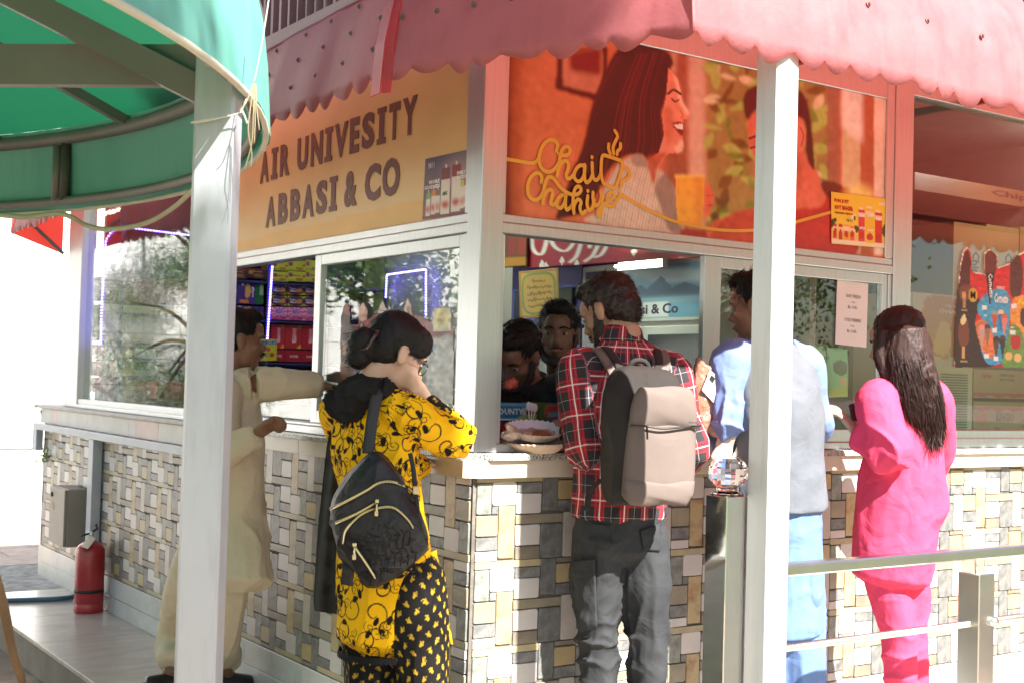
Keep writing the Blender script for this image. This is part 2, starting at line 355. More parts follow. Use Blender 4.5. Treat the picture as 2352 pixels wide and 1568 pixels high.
for (y0, y1), q in zip(((1.881, 2.5), (2.501, 2.95), (2.951, 3.3), (3.301, 3.42), (3.421, 4.2), (4.201, 4.85), (4.851, 4.98), (4.981, 5.25)), (0, 1, 2, 1, 1, 1, 2, 1)):
    cbox('fascia_tile', (-.04, y0, 1.0), (.02, y1-.001, 1.094), MFA[q], K, .001)
PIPE = mat('grey_pipe_paint', (.42, .45, .49), .45, .1, .08, 6)
cbox('trunking', (-.075, 2.0, .955), (-.045, 5.3, .998), PIPE, K, .003)
cbox('trunking', (-.078, 3.93, .2), (-.022, 4.02, .954), PIPE, K, .003)
cbox('trunking', (-.075, 5.2, .82), (-.03, 5.3, .954), PIPE, K, .003)
# aluminium frames, left face (plane x = 0) and right face (plane y = 0)
def fr(lo, hi, m=ALU, b=.003): return cbox('window_frame', lo, hi, m, K, b)
fr((-.012, -.012, 1.122), (.078, .075, 3.0), ALU)                                   # corner post
fr((.0, .0755, 1.8845), (.06, 2.3, 1.915)); fr((-.004, .0755, 1.85), (.066, 2.3, 1.884)); fr((-.004, .0755, 1.1225), (.07, 2.3, 1.155)); fr((.002, .0755, 1.1555), (.066, 2.3, 1.168))
fr((.0, .0755, 1.9155), (.05, .11, 2.74)); fr((.001, .0755, 1.1685), (.06, .112, 1.8495))
fr((-.006, 2.3005, 1.1225), (.075, 2.42, 2.74))
fr((.0, 2.4205, 1.1225), (.07, 4.55, 1.175), WHITE and ALU2); fr((-.02, 2.4205, 1.121), (-.0005, 4.55, 1.142), ALU2)
fr((-.008, 4.5505, 1.121), (.08, 4.72, 2.62), ALU2); fr((-.004, 4.7205, 1.121), (.09, 4.86, 2.62), ALU2)
fr((.0, 2.4205, 2.5), (.07, 4.55, 2.62), ALU2)
fr((.0785, -.0, 1.8845), (2.05, .06, 1.913)); fr((.0785, -.004, 1.848), (2.05, .066, 1.884)); fr((.0785, -.004, 1.1225), (2.05, .07, 1.15)); fr((.0785, .002, 1.1505), (.098, .06, 1.8475)); fr((.0785, .0, 1.9135), (.094, .05, 2.74))
fr((2.0505, -.006, 1.1225), (2.165, .075, 2.74)); fr((2.004, .0, 1.9135), (2.05, .05, 2.74)); fr((2.03, .002, 1.1505), (2.05, .06, 1.8475))
fr((2.1655, .0, 1.1225), (XR, .07, 1.2)); fr((2.1655, -.012, 1.1225), (XR, -.0005, 1.165)); fr((2.1655, .0, 2.62), (XR, .07, 2.74)); fr((XR-.08, .0, 1.2005), (XR, .07, 2.6195))
fr((.0785, .004, 2.58), (2.05, .055, 2.74)); fr((.004, .0755, 2.6), (.055, 2.3, 2.74)); 
# sliding sashes with their panes
def sash(axis, a0, a1, z0, z1, w0, w1, off):
    par = None; t = .028
    def bx(p0, p1, q0, q1):
        lo, hi = (p0, off, q0), (p1, off+t, q1)
        return ((lo[1], lo[0], lo[2]), (hi[1], hi[0], hi[2])) if axis == 'x' else (lo, hi)
    mb = MB(); mb.box(*bx(a0, a0+w0, z0, z1), .002).box(*bx(a1-w1, a1, z0, z1), .002).box(*bx(a0+w0, a1-w1, z0, z0+.05), .002).box(*bx(a0+w0, a1-w1, z1-.042, z1), .002)
    s_ = mb.build('sash', ALU, K); lo, hi = bx(a0+w0, a1-w1, z0+.05, z1-.042)
    lo = list(lo); hi = list(hi); ax = 0 if axis == 'x' else 1; lo[ax] += .011; hi[ax] -= .011
    cbox('glass_pane', lo, hi, GLASS, s_, 0); return s_
sash('x', .113, 1.262, 1.169, 1.849, .036, .055, .008)
sash('y', 1.0, 2.03, 1.151, 1.847, .085, .032, .008)
cbox('glass_pane', (.03, 2.4205, 1.1755), (.036, 4.55, 2.4995), GLASS, K, 0)
cbox('glass_pane', (2.1655, .03, 1.2005), (XR-.0805, .036, 2.6195), GLASS, K, 0)
cbox('glass_pane', (.0905, 4.8, 1.12), (.3, 4.806, 2.62), GLASS, K, 0)
cbox('glass_pane', (.072, 1.2625, 1.1685), (.078, 2.2995, 1.36), GLASS, K, 0)
# shell: roof, inner walls, floor
cbox('roof', (-.1, -.1, 2.742), (XR+.1, 5.0, 2.8), MAROON, K, 0)
cbox('ceiling', (2.12, .06, 2.70), (XR, 4.86, 2.7405), mat('reflection_tone_ceiling', (.2, .15, .13), .8), K, 0)  # ceiling darkened in colour to imitate the awning's reflection in the right window
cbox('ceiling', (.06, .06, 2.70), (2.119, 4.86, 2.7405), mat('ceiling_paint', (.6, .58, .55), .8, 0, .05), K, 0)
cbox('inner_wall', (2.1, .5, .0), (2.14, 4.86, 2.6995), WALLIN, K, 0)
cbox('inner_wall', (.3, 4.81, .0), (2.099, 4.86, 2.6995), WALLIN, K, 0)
cbox('inner_wall', (2.141, 1.5, .0), (XR, 1.54, 2.6995), mat('reflection_tone_wall', (.16, .1, .08), .8), K, 0)  # brown painted in for the awning's dark reflection in the glass
cbox('inner_wall', (XR-.05, .0705, .0), (XR-.001, 1.4995, 2.6985), MATS['reflection_tone_wall'], K, 0)
cbox('inner_floor', (.051, .051, -.05), (XR, 4.86, .03), mat('inner_floor', (.3, .28, .26), .6), K, 0)
# corrugated upstand over the far awning
y = np.arange(.3, 4.9, .012); ph = np.sin(y/.085*2*math.pi); xx = -.06+.014*np.clip(ph*2.2, -1, 1)
MB().loft([np.c_[xx, y, np.full(len(y), 2.801)], np.c_[xx, y, np.full(len(y), 3.5)]], cap=False, closed=False).build('corrugated_sheet', MAROON, K)

# ------------------------------------------------------------------ awning with scalloped edge
A_, B_, L_ = np.array((-.13, -1.15, 2.245)), np.array((-.5, -.22, 2.245)), np.array((-.33, 5.02, 2.21))
Rr = np.array((7.6, -1.15, 2.245))
def awning(p, q, nrm, prof, m, per, amp, name='awning_panel', n_per=12, jit=3):
    """strip from p to q; prof = (inward, up) points from the hem upward; the hem is cut in lobes"""
    p, q = np.array(p), np.array(q); Ln = np.linalg.norm(q-p); n = int(Ln/per)*n_per; rnd = random.Random(jit); nrm = np.array(nrm, float)
    s_ = np.linspace(0, 1, n+1); ph = s_*Ln/per; ph = ph+.16*np.sin(ph*1.7+jit)+.1*np.sin(ph*3.1); cut = np.abs(np.sin(np.pi*ph))**.8; k_ = np.floor(ph).astype(int)
    ra = [rnd.uniform(.65, 1.15) for _ in range(k_.max()+2)]; am = np.array([ra[i] for i in k_])
    base = p+(q-p)*s_[:, None]; rings = []
    for i, (a, b) in enumerate(prof):
        wv = np.sin(ph*2.1+i*.4)*.004+np.sin(ph*.73)*.006
        r_ = base-nrm*(a+wv[:, None]*(1 if i < 3 else .3)); r_[:, 2] += b
        if i == 0: r_[:, 2] += .012-amp*(cut*am)
        rings.append(r_)
    mb = MB(); mb.loft(rings, cap=False, closed=False); o = mb.build(name, m, K, smooth=True)
    so = o.modifiers.new('t', 'SOLIDIFY'); so.thickness = .003; so.offset = -1
    return o
flat = [(0, 0), (.0, .03), (.02, .12), (.045, .22), (.07, .31), (.075, .325)]
vault = [(0, 0), (0, .03), (.005, .1), (.02, .2), (.06, .31), (.13, .42), (.24, .52), (.4, .6), (.6, .655), (.9, .69), (1.2, .7)]
def perp(p, q): d = (q-p)[:2]; d /= np.linalg.norm(d); return np.array((d[1], -d[0], 0))   # outward
nL = -perp(B_, L_) if perp(B_, L_)[0] > 0 else perp(B_, L_)
panL = awning(B_+(L_-B_)*.0, L_, nL, flat, AWN, .115, .036, jit=5)
nC = perp(A_, B_); nC = nC if nC[0] < 0 else -nC
flat2 = [(0, 0), (.0, .03), (.015, .12), (.03, .22), (.05, .33), (.08, .44), (.2, .56), (.45, .64)]
panC = awning(A_, B_, nC, flat2, AWN, .112, .034, jit=8)
AWNS = mat('sunlit_faded_fibreglass', (.5, .2, .215), .5, 0, 0, 9, col2=(.4, .15, .165), trans=(.95, .4, .34), transw=.42, bump=.15, bscale=70, detail=12, dirt=.5, dscale=2.2, dstretch=(9, 9, 1.3), dcol=(.66, .58, .58))  # lighter copy of the awning material: the sunlit panel's brightness put into colour
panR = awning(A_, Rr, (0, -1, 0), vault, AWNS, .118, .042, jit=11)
cbox('fascia_board', (-.05, -.09, 2.745), (7.5, -.04, 2.99), MAROON, K, 0)
# folded strip over the joint
d = (L_-B_)/np.linalg.norm(L_-B_)
def strip(base, t0, t1, nn, o0, m):
    rings = []
    for z, a in ((-.055, 0), (.1, .012), (.22, .036), (.36, .07)):
        c = base+np.array((0, 0, z))-nn*(a-o0); rings.append([c+t0, c+t1])
    return MB().loft([np.array(r_) for r_ in rings], cap=False, closed=False).build('joint_strip', m, K)
st = strip(B_, d*.06, d*0, nL, .012, AWNRED); st.modifiers.new('t', 'SOLIDIFY').thickness = .004
dc = (A_-B_)/np.linalg.norm(A_-B_)
st = strip(B_, dc*0., dc*.035, nC, .009, AWNRED); st.modifiers.new('t', 'SOLIDIFY').thickness = .004
MB().loft([[(-.33, 5.02, 2.21), (-.31, 5.02, 2.5)], [(.0, 5.02, 2.1), (.0, 5.02, 2.5)]], cap=False, closed=False).build('end_panel', AWNRED, K)
MB().tube([(-.3, 5.0, 2.36), (-.0, 5.0, 2.1)], .012, 6).build('awning_bracket', GREYST, K)
# roof sheets over the top and purlins below
MB().add([(-.43, -.2, 2.56), (-.26, 5.02, 2.53), (.1, 5.02, 2.745), (.1, .1, 2.745)], [(0, 1, 2, 3)]).build('awning_sheet', AWN, K)
MB().add([(-.05, -.5, 2.87), (.3, -.3, 2.93), (.05, .3, 2.745), (-.3, .1, 2.62)], [(0, 1, 2, 3)]).build('awning_sheet', AWN, K)
for zz, yy in ((2.33, -1.1),): cbox('purlin', (-.0, yy, zz), (7.5, yy+.03, zz+.03), mat('red_steel', (.3, .03, .03), .5), K, .002)
for xx in (.3, 1.4, 2.5): cbox('purlin', (xx, -1.08, 2.62), (xx+.03, .0, 2.65), MATS['red_steel'], K, .002)
SCREW = mat('rusty_screw', (.18, .09, .08), .6, .4)
sm_ = MB().loft([[(r_*math.cos(a), r_*math.sin(a), z) for a in np.linspace(0, 2*math.pi, 8, endpoint=False)] for r_, z in ((.009, 0), (.009, .002), (.005, .003), (.004, .007))])
scr = None
def screw(pos, n):
    global scr
    if scr is None: o = sm_.build('screw', SCREW, K); scr = o.data
    else: o = link('screw', scr, K)
    o.location = pos; o.rotation_euler = Vector(n).to_track_quat('Z', 'Y').to_euler()
for t in (.02, .06, .1, .14, .19, .24):
    for zz, a in ((.1, .016), (.2, .04), (.29, .066)): c = B_+(L_-B_)*t; screw(c+np.array((0, 0, zz))-nL*(a-.003), nL)
for t in np.linspace(.05, .95, 8): c = A_+(B_-A_)*t; screw(c+np.array((0, 0, .17))-nC*(.02-.003), nC)
for t in np.linspace(.02, .42, 13): c = A_+(Rr-A_)*t; screw(c+np.array((0, 0, .2))-np.array((0, -1, 0))*(.02-.004), (0, -1, .1))

# ------------------------------------------------------------------ posts and railing on the sunny side
def post(name, x, y, s_, z0, z1, m, parent, rz=0, b=.006):
    o = MB().box((-s_/2, -s_/2, z0), (s_/2, s_/2, z1), b).build(name, m, parent); o.location = (x, y, 0); o.rotation_euler = (0, 0, rz); return o
post('awning_post', .236, -1.087, .083, 0, 2.3, mat('post_aluminium', (.66, .67, .66), .42, .35, .05, 4, bump=.08, bscale=40, stretch=(1, 1, .3), dirt=.35, dscale=4, dstretch=(6, 6, .6), dcol=(.6, .58, .54), rvar=.1), K)
RO = np.array((.235, -1.0, 0)); RL = thing('railing', 'stainless steel railing with two bars running right from the awning post', 'railing', RO)
def rb(name, lo, hi, b=.003): return MB().box(np.array(lo)-RO, np.array(hi)-RO, b).build(name, STEEL, RL)
rb('handrail', (.24, -1.022, .838), (3.9, -.978, .872), .005)
MB().tube([(.005, 0, .636), (3.6, 0, .636)], .011, 12).build('lower_rail', STEEL, RL, True)
for x in (1.26, 2.6):
    rb('newel', (x-.04, -1.04, 0), (x+.04, -.96, .795), .003)
    MB().tube([(x-.235, 0, .795), (x-.235, 0, .839)], .005, 8).build('rod', STEEL, RL, True)
    MB().tube([(x-.235+.03, -.055, .644), (x-.235+.03, .03, .644)], .014, 10).build('bracket', STEEL, RL, True)
NP = thing('newel_post', 'mirror steel post topped by a faceted glass ball, beside the awning post', 'post', (.17, -1.0, 0))
post('post_shaft', 0, 0, .082, 0, 1.068, mat('mirror_steel', (.8, .79, .75), .06, 1., .03, 5, bump=.05, bscale=4, stretch=(1, 1, 2.5), rvar=.03), NP, 0, .002)
mb = MB(); n = 20; rings = []
for a in np.linspace(-82, 82, 9):
    r_, z = .056*math.cos(R(a)), .047*math.sin(R(a)); rings.append([(r_*math.cos(t), r_*math.sin(t), 1.13+z) for t in np.linspace(0, 2*math.pi, n, endpoint=False)])
gm = bpy.data.materials.new('crystal'); gm.use_nodes = True; gb = gm.node_tree.nodes['Principled BSDF']; gb.inputs['Transmission Weight'].default_value = 1; gb.inputs['Roughness'].default_value = .02; gb.inputs['Base Color'].default_value = (1, .97, .96, 1)
mb.loft(rings).build('glass_ball', gm, NP)
MB().loft([[(r_*math.cos(t), r_*math.sin(t), z) for t in np.linspace(0, 2*math.pi, 18, endpoint=False)] for r_, z in ((.045, 1.068), (.045, 1.075), (.03, 1.08), (.03, 1.09))]).build('glass_collar', gm, NP)

# ------------------------------------------------------------------ green round gazebo
GC, GR, GZ = np.array((-3.4426, .5779)), 2.6694, 2.0
G = thing('gazebo', 'round gazebo with green canvas roof on a grey steel post', 'gazebo', (GC[0], GC[1], PZ))
def ring(r_, z, a0=0, a1=360, n=120): a = np.radians(np.linspace(a0, a1, n)); return np.c_[r_*np.cos(a), r_*np.sin(a), np.full(n, z-PZ)]
def band(a0, a1):
    rings = []; n = 160; a = np.radians(np.linspace(a0, a1, n)); wv = .006*np.sin(a*31)+.008*np.sin(a*13+1)
    for z, rr, k_ in ((GZ-.03, .02, 1), (GZ+.04, .018, .7), (GZ+.15, .012, .5), (GZ+.25, .0, .3), (GZ+.28, -.02, 0)):
        r_ = GR+rr+wv*k_; rings.append(np.c_[r_*np.cos(a), r_*np.sin(a), np.full(n, z-PZ)])
    return rings
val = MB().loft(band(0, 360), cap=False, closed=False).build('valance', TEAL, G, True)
roof = MB(); rings = []
n = 96
for t in np.linspace(0, 1, 10):
    r_ = (GR-.02)*(1-t)+.05*t; z = GZ+.28+1.2*t**.9; a = np.radians(np.linspace(0, 360, n, endpoint=False)); sag = -.05*math.sin(math.pi*t)*np.abs(np.sin(a*4))
    rings.append(np.c_[r_*np.cos(a), r_*np.sin(a), z-PZ+sag])
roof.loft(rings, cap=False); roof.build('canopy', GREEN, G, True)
MB().tube(ring(GR-.01, GZ), .017, 8, cap=False).build('lower_ring', GREYST, G, True)
MB().tube(ring(GR-.02, GZ+.24), .026, 8, cap=False).build('upper_ring', GREYST, G, True)
# pale piping at the hem
MB().tube(ring(GR+.017, GZ-.032), .008, 6, cap=False).build('hem_piping', mat('pale_canvas', (.55, .52, .42), .8), G, True)
# gazebo post, rafters and bits
pp = onz(552, 186, GZ); pv_ = np.array((pp[0], pp[1])); inward = GC-pv_; inward /= np.linalg.norm(inward)
pc = pv_+inward*.075+AR[:2]*.03
PM = mat('post_grey', (.5, .52, .57), .42, .35, .05, 3, bump=.07, bscale=30, rvar=.14, dirt=.45, dscale=3, dstretch=(5, 5, .8), dcol=(.62, .6, .58))
dep = float((np.array((pc[0], pc[1], 1.36))-CAM)@AF)
vd = np.array((pc[0]-CAM[0], pc[1]-CAM[1])); va = math.atan2(vd[1], vd[0])
PW = .088
gp = MB().box((-PW/2, -PW/2, 0), (PW/2, PW/2, 2.4-PZ), .007).build('post', PM, G); gp.location = (pc[0]-GC[0], pc[1]-GC[1], 0); gp.rotation_euler = (0, 0, va-R(90)-R(13))
def gl(p): return np.array(p)-np.array((GC[0], GC[1], PZ))
def beam(name, a, b, w_, h, m, par):
    a, b = np.array(a, float), np.array(b, float); d = b-a; L = np.linalg.norm(d); d /= L; s_ = np.cross(d, (0, 0, 1)); s_ /= np.linalg.norm(s_); u = np.cross(s_, d)
    mb = MB(); rings = []
    for p in (a, b): rings.append([p+s_*w_/2*i+u*h/2*j for i, j in ((-1, -1), (1, -1), (1, 1), (-1, 1))])
    return mb.loft([np.array(r_) for r_ in rings]).build(name, m, par)
apex = np.array((0, 0, 3.2-PZ))
ra = gl((pc[0], pc[1], 1.955)); beam('rafter', ra, apex, .045, .058, GREYST, G)
beam('tie_beam', gl((pc[0], pc[1], 2.03)), gl((pc[0]+inward[0]*.9-.25, pc[1]+inward[1]*.9+.35, 2.03)), .03, .09, GREYST, G)
for dx, dy in ((428, 313), (-160, 300)):
    fp = onz(dx, dy, GZ+.24); e = fp[:2]-GC; e = e/np.linalg.norm(e)*(GR-.03)
    beam('rafter', (e[0], e[1], GZ+.255-PZ), apex, .03, .035, GREYST, G)
# struts of the ring on the far side, found where they stand in the photograph
for dx in (137, 357, -90, 470):
    best = min((abs((512+F_PX*(v@AR)/(v@AF))*2352/1024-dx), a) for a in np.linspace(R(20), R(150), 600) for v in [np.array((GC[0]+GR*math.cos(a), GC[1]+GR*math.sin(a), GZ))-CAM] if v@AF > 0)
    a = best[1]; rr = GR-.012; MB().tube([(rr*math.cos(a), rr*math.sin(a), GZ-PZ), (rr*math.cos(a), rr*math.sin(a), GZ+.24-PZ)], .02, 8).build('strut', GREYST, G, True)
# other legs of the gazebo
for a in (205, 140, 262):
    e = np.array((math.cos(R(a)), math.sin(R(a))))*(GR-.07); q = MB().box((-.045, -.045, 0), (.045, .045, 2.3-PZ), .006).build('post', PM, G); q.location = (e[0], e[1], 0); q.rotation_euler = (0, 0, R(a))
# wire round the post, straw ends and torn cloth scraps
WIRE = mat('pale_wire', (.6, .58, .52), .5); STRAW = mat('dry_straw', (.5, .4, .24), .8)
dp = dep-.05
def pic(pts, depth): return np.array([at(x, y, depth) for x, y in pts])
wr = thing('tied_wire', 'thin pale wire tied around the gazebo post with straw ends hanging', 'wire', at(560, 270, dp))
def wsub(name, pts, r_, m, depth=dp): q = MB().tube(cat_pts(pic(pts, depth), 6)-at(560, 270, dp), r_, 6).build(name, m, wr, True)
wsub('wire_loop', [(438, 283), (470, 279), (510, 270), (545, 262), (557, 250), (566, 228)], .0018, WIRE); wsub('wire_loop', [(440, 281), (480, 274), (530, 266), (556, 258)], .0016, WIRE)
wsub('wire_end', [(556, 255), (562, 268), (568, 285)], .0025, WIRE); wsub('wire_line', [(620, -20), (608, 60), (592, 150), (583, 190)], .0014, WIRE, dep-.12)
for i, q in enumerate(([(585, 192), (582, 260), (578, 330), (562, 390)], [(583, 192), (575, 250), (570, 300), (578, 350), (576, 385)], [(588, 195), (590, 250), (596, 300)], [(584, 193), (586, 270), (584, 330)], [(580, 195), (566, 235), (550, 255)])): wsub('straw', q, .0012, STRAW, dep-.12)
def scrap(pts, depth):
    c = pic(pts, depth); o = c.mean(0); mb = MB(); q = c-o; n_ = len(q); mb.loft([q+AF*.002, q-AF*.002]); return tag(mb.build('cloth_scrap', mat('torn_cloth', (.55, .5, .36), .9), None, loc=o), None)
for lab, q in (('large torn cream scrap hanging from canopy hem over the post', [(430, 83), (452, 92), (462, 105), (448, 108), (436, 107)]), ('narrow cream cloth shred dangling left of the hem', [(453, 106), (460, 104), (458, 122), (463, 140), (455, 128)]),
               ('cream cloth flap hanging at the middle of the post head', [(478, 118), (484, 130), (487, 152), (474, 154), (470, 150), (476, 135)]), ('small curled scrap at right edge of the post head', [(523, 168), (530, 180), (532, 192), (524, 190), (520, 176)])):
    tag(scrap(q, dep-.052), lab, 'cloth')
cb = thing('hanging_cable', 'thick cream cable sagging beneath the green canopy', 'cable', at(230, 525, 4.4))
MB().tube(cat_pts(np.array([at(x, y, z) for x, y, z in ((-60, 494, 4.2), (0, 495, 4.25), (60, 499, 4.3), (130, 491, 4.35), (165, 500, 4.35), (195, 517, 4.4), (240, 527, 4.4), (300, 522, 4.35), (350, 507, 4.3), (400, 476, 4.2), (440, 440, 4.1), (480, 400, 4.0))]), 8)-at(230, 525, 4.4), .0085, 8).build('cable_run', mat('cream_cable', (.5, .47, .36), .6), cb, True)

# ------------------------------------------------------------------ white clad building and planter beyond
WB = thing('white_building', 'white panel clad building in bright sun beyond the kiosk', 'building', (-2, 13.2, PZ))
CLAD = mat('white_cladding', (.8, .8, .79), .5, 0, .03, 2)
def wb(lo, hi, name, m, b=0): return MB().box(np.array(lo)-(-2, 13.2, PZ), np.array(hi)-(-2, 13.2, PZ), b).build(name, m, WB)
wb((-14, 13.2, PZ), (8, 16, 8), 'wall', mat('joint_grey', (.35, .35, .34), .8))
pmn = None
for j in range(12):
    for i in range(18):
        if pmn is None: o = MB().box((0, -.02, 0), (1.092, .0, .662), .002).build('panel', CLAD, WB); pmn = o.data
        else: o = link('panel', pmn, WB)
        o.location = (-11.6+i*1.1+.004, -.001, j*.67+.004)
PB = thing('planter_wall', 'low white tiled planter with sloping top before the white building', 'planter', (.6, 11.6, PZ))
MB().add([(-3, 0, 0), (1.4, 0, 0), (1.4, .9, 0), (-3, .9, 0), (-3, 0, .62), (1.4, 0, .62), (1.4, .9, .74), (-3, .9, .74)], [(0, 1, 5, 4), (1, 2, 6, 5), (2, 3, 7, 6), (3, 0, 4, 7), (4, 5, 6, 7)]).build('body', WHITE, PB)
cbx = MB().box((-3.02, -.03, .62), (1.42, .0, .66), .003).build('coping', WHITE, PB)
for x in (-.6, .0, .45, .9): MB().box((x, -.012, .0), (x+.012, -.001, .61)).build('joint', mat('stained_joint', (.25, .25, .24), .9), PB)

# ------------------------------------------------------------------ trees
BARK = mat('bark', (.12, .08, .055), .9, 0, .3, 12, bump=.6, bscale=20)
LEAFM = [mat('leaf_a', (.05, .11, .02), .5, 0, .3, 3, trans=(.16, .3, .04), transw=.4), mat('leaf_b', (.075, .14, .03), .5, 0, .3, 3, trans=(.2, .36, .05), transw=.4), mat('needle', (.05, .1, .03), .55, 0, .3, 4, trans=(.12, .24, .05), transw=.35)]
def tree(name, label, base, h, crown, n_leaf, kind, seed, trunk_r=.14, lean=(0, 0), group=None, clump=26):
    rg = np.random.RandomState(seed); T = thing(name, label, 'tree', base, group); tr_ = MB()
    top = np.array((lean[0], lean[1], h)); cz, cr, ch = crown; pts = [np.zeros(3), top*.3+rg.normal(0, .05, 3), top*.6+rg.normal(0, .08, 3), top*.97]
    tr_.tube(cat_pts(pts, 6), np.linspace(trunk_r, trunk_r*.25, 19), 9); ctr = []
    for i in range(clump):
        v = rg.normal(0, 1, 3); v /= np.linalg.norm(v); q = np.array((lean[0]*.6, lean[1]*.6, cz))+v*np.array((cr, cr, ch))*rg.uniform(.45, 1.0)**.6
        ctr.append(q); s_ = top*min(.95, max(.3, (q[2]-.6)/h)); tr_.tube(cat_pts([s_, (s_+q)/2+(0, 0, .15), q], 4), np.linspace(trunk_r*.32, .012, 9), 6)
    tr_.build('trunk', BARK, T, True)
    ctr = np.array(ctr); k_ = rg.randint(0, len(ctr), n_leaf); rad = cr*.34
    p = ctr[k_]+rg.normal(0, 1, (n_leaf, 3))*rad*.55*np.array((1, 1, .7))
    u = rg.normal(0, 1, (n_leaf, 3)); u /= np.linalg.norm(u, axis=1)[:, None]; w_ = np.cross(u, rg.normal(0, 1, (n_leaf, 3))); w_ /= np.linalg.norm(w_, axis=1)[:, None]
    if kind == 'pine': ln, wd = rg.uniform(.09, .17, (n_leaf, 1)), .0035; u[:, 2] -= .35
    else: ln, wd = rg.uniform(.045, .09, (n_leaf, 1)), rg.uniform(.018, .032, (n_leaf, 1))
    V = np.stack([p, p+u*ln*.5+w_*wd, p+u*ln, p+u*ln*.5-w_*wd], 1).reshape(-1, 3); me = bpy.data.meshes.new('crown')
    me.vertices.add(len(V)); me.vertices.foreach_set('co', V.ravel()); me.loops.add(n_leaf*4); me.loops.foreach_set('vertex_index', np.arange(n_leaf*4)); me.polygons.add(n_leaf)
    me.polygons.foreach_set('loop_start', np.arange(n_leaf)*4); me.polygons.foreach_set('loop_total', np.full(n_leaf, 4)); mm = LEAFM if kind != 'pine' else [LEAFM[2]]
    for q in mm[:2]: me.materials.append(q)
    if kind != 'pine': me.polygons.foreach_set('material_index', (k_+rg.randint(0, 2, n_leaf)) % 2)
    me.update(); me.validate(); link('crown', me, T); return T
tree('pine_tree', 'green pine tree rising behind the awning at top right', (7.2, 4.2, PZ), 8.5, (6.0, 2.6, 2.4), 42000, 'pine', 3, .22, clump=60)
tree('broadleaf_tree', 'broadleaf tree mirrored in the sliding window pane', (-3.6, 7.4, PZ), 4.6, (3.2, 1.5, 1.3), 16000, 'leaf', 5, .12)
tree('pine_tree', 'pine tree mirrored in the far left window', (-3.1, 10.6, PZ), 6., (2.9, 1.15, 2.6), 45000, 'pine', 6, .1, clump=60)
tree('broadleaf_tree', 'leafy tree across the lawn mirrored in the right windows', (4.6, -7.5, PZ), 5.6, (3.2, 2.0, 1.9), 24000, 'leaf', 7, .16, clump=40)
tree('broadleaf_tree', 'leafy tree behind the photographer whose shade dapples the gazebo post', (-1.1, -7.6, PZ), 8.2, (7.3, .8, .7), 30000, 'leaf', 9, .18, clump=30)
tree('added_shade_tree', 'unseen slim tree added behind the camera to shade the woman in yellow', (-.34, -7.5, PZ), 12.6, (10.1, .27, 2.1), 26000, 'leaf', 11, .09, clump=90)  # out-of-view tree, added and shaped to shade the woman and the marble step
tree('broadleaf_tree', 'tall leafy tree standing at the end of the lawn', (9.5, -9.5, PZ), 7., (4.2, 2.6, 2.4), 26000, 'leaf', 8, .2, clump=40)
# ------------------------------------------------------------------ flat prints: a small rasteriser that colours the vertices of a fine sheet
def lin(c): c = np.asarray(c, float)/255.; return np.where(c <= .04045, c/12.92, ((c+.055)/1.055)**2.4)
def inside(P, X, Y):
    P = np.asarray(P, float); r_ = np.zeros(X.shape, bool); n = len(P)
    for i in range(n):
        (x0, y0), (x1, y1) = P[i], P[(i+1) % n]
        if y0 == y1: continue
        c = ((y0 > Y) != (y1 > Y)) & (X < (x1-x0)*(Y-y0)/(y1-y0)+x0); r_ ^= c
    return r_
def blur(a, r_):
    r_ = int(r_)
    if r_ < 1: return a
    k_ = np.ones(2*r_+1)/(2*r_+1)
    for _ in range(2):
        for ax in (0, 1):
            p = np.pad(a, [(r_, r_) if i == ax else (0, 0) for i in (0, 1)], mode='edge'); a = np.apply_along_axis(lambda v: np.convolve(v, k_, 'valid'), ax, p)
    return a
class Canvas:
    """picture on a plane patch; (s,t) in 0..1 across and down; X,Y give the tracing coordinates of every grid point"""
    def __init__(c, X, Y, bgc): c.X, c.Y = X, Y; c.img = np.tile(lin(bgc), X.shape+(1,)); c.mask = np.ones(X.shape, bool)
    def mix(c, m, col): c.img = c.img*(1-m[..., None])+lin(col)*m[..., None] if np.ndim(col) == 1 else c.img*(1-m[..., None])+col*m[..., None]
    def poly(c, P, col, b=0, a=1.): c.mix(blur(inside(P, c.X, c.Y).astype(float), round(b*.45))*a, col)
    def smooth(c, P, col, b=0, a=1.): c.poly(cat_pts(np.array(P, float), 6, True), col, b, a)
    def rect(c, x0, y0, x1, y1, col, b=0, a=1.): c.poly([(x0, y0), (x1, y0), (x1, y1), (x0, y1)], col, b, a)
    def ell(c, x, y, rx, ry, col, b=0, a=1.): c.mix(blur((((c.X-x)/rx)**2+((c.Y-y)/ry)**2 < 1).astype(float), b)*a, col)
    def line(c, P, wd, col, soft=1.5, a=1., sm=True):
        P = cat_pts(np.array(P, float), 6) if sm and len(P) > 2 else np.array(P, float); d = np.full(c.X.shape, 1e9)
        for (x0, y0), (x1, y1) in zip(P[:-1], P[1:]):
            L = (x1-x0)**2+(y1-y0)**2+1e-9; t = np.clip(((c.X-x0)*(x1-x0)+(c.Y-y0)*(y1-y0))/L, 0, 1); d = np.minimum(d, (c.X-x0-t*(x1-x0))**2+(c.Y-y0-t*(y1-y0))**2)
        c.mix(np.clip((wd/2+soft-np.sqrt(d))/(2*soft), 0, 1)*a, col)
    def noise(c, amp, r_, seed=0):
        g_ = np.random.RandomState(seed).normal(0, 1, c.X.shape); g_ = blur(g_, r_); g_ /= g_.std()+1e-9; c.img = np.clip(c.img*(1+amp*g_[..., None]), 0, 1)
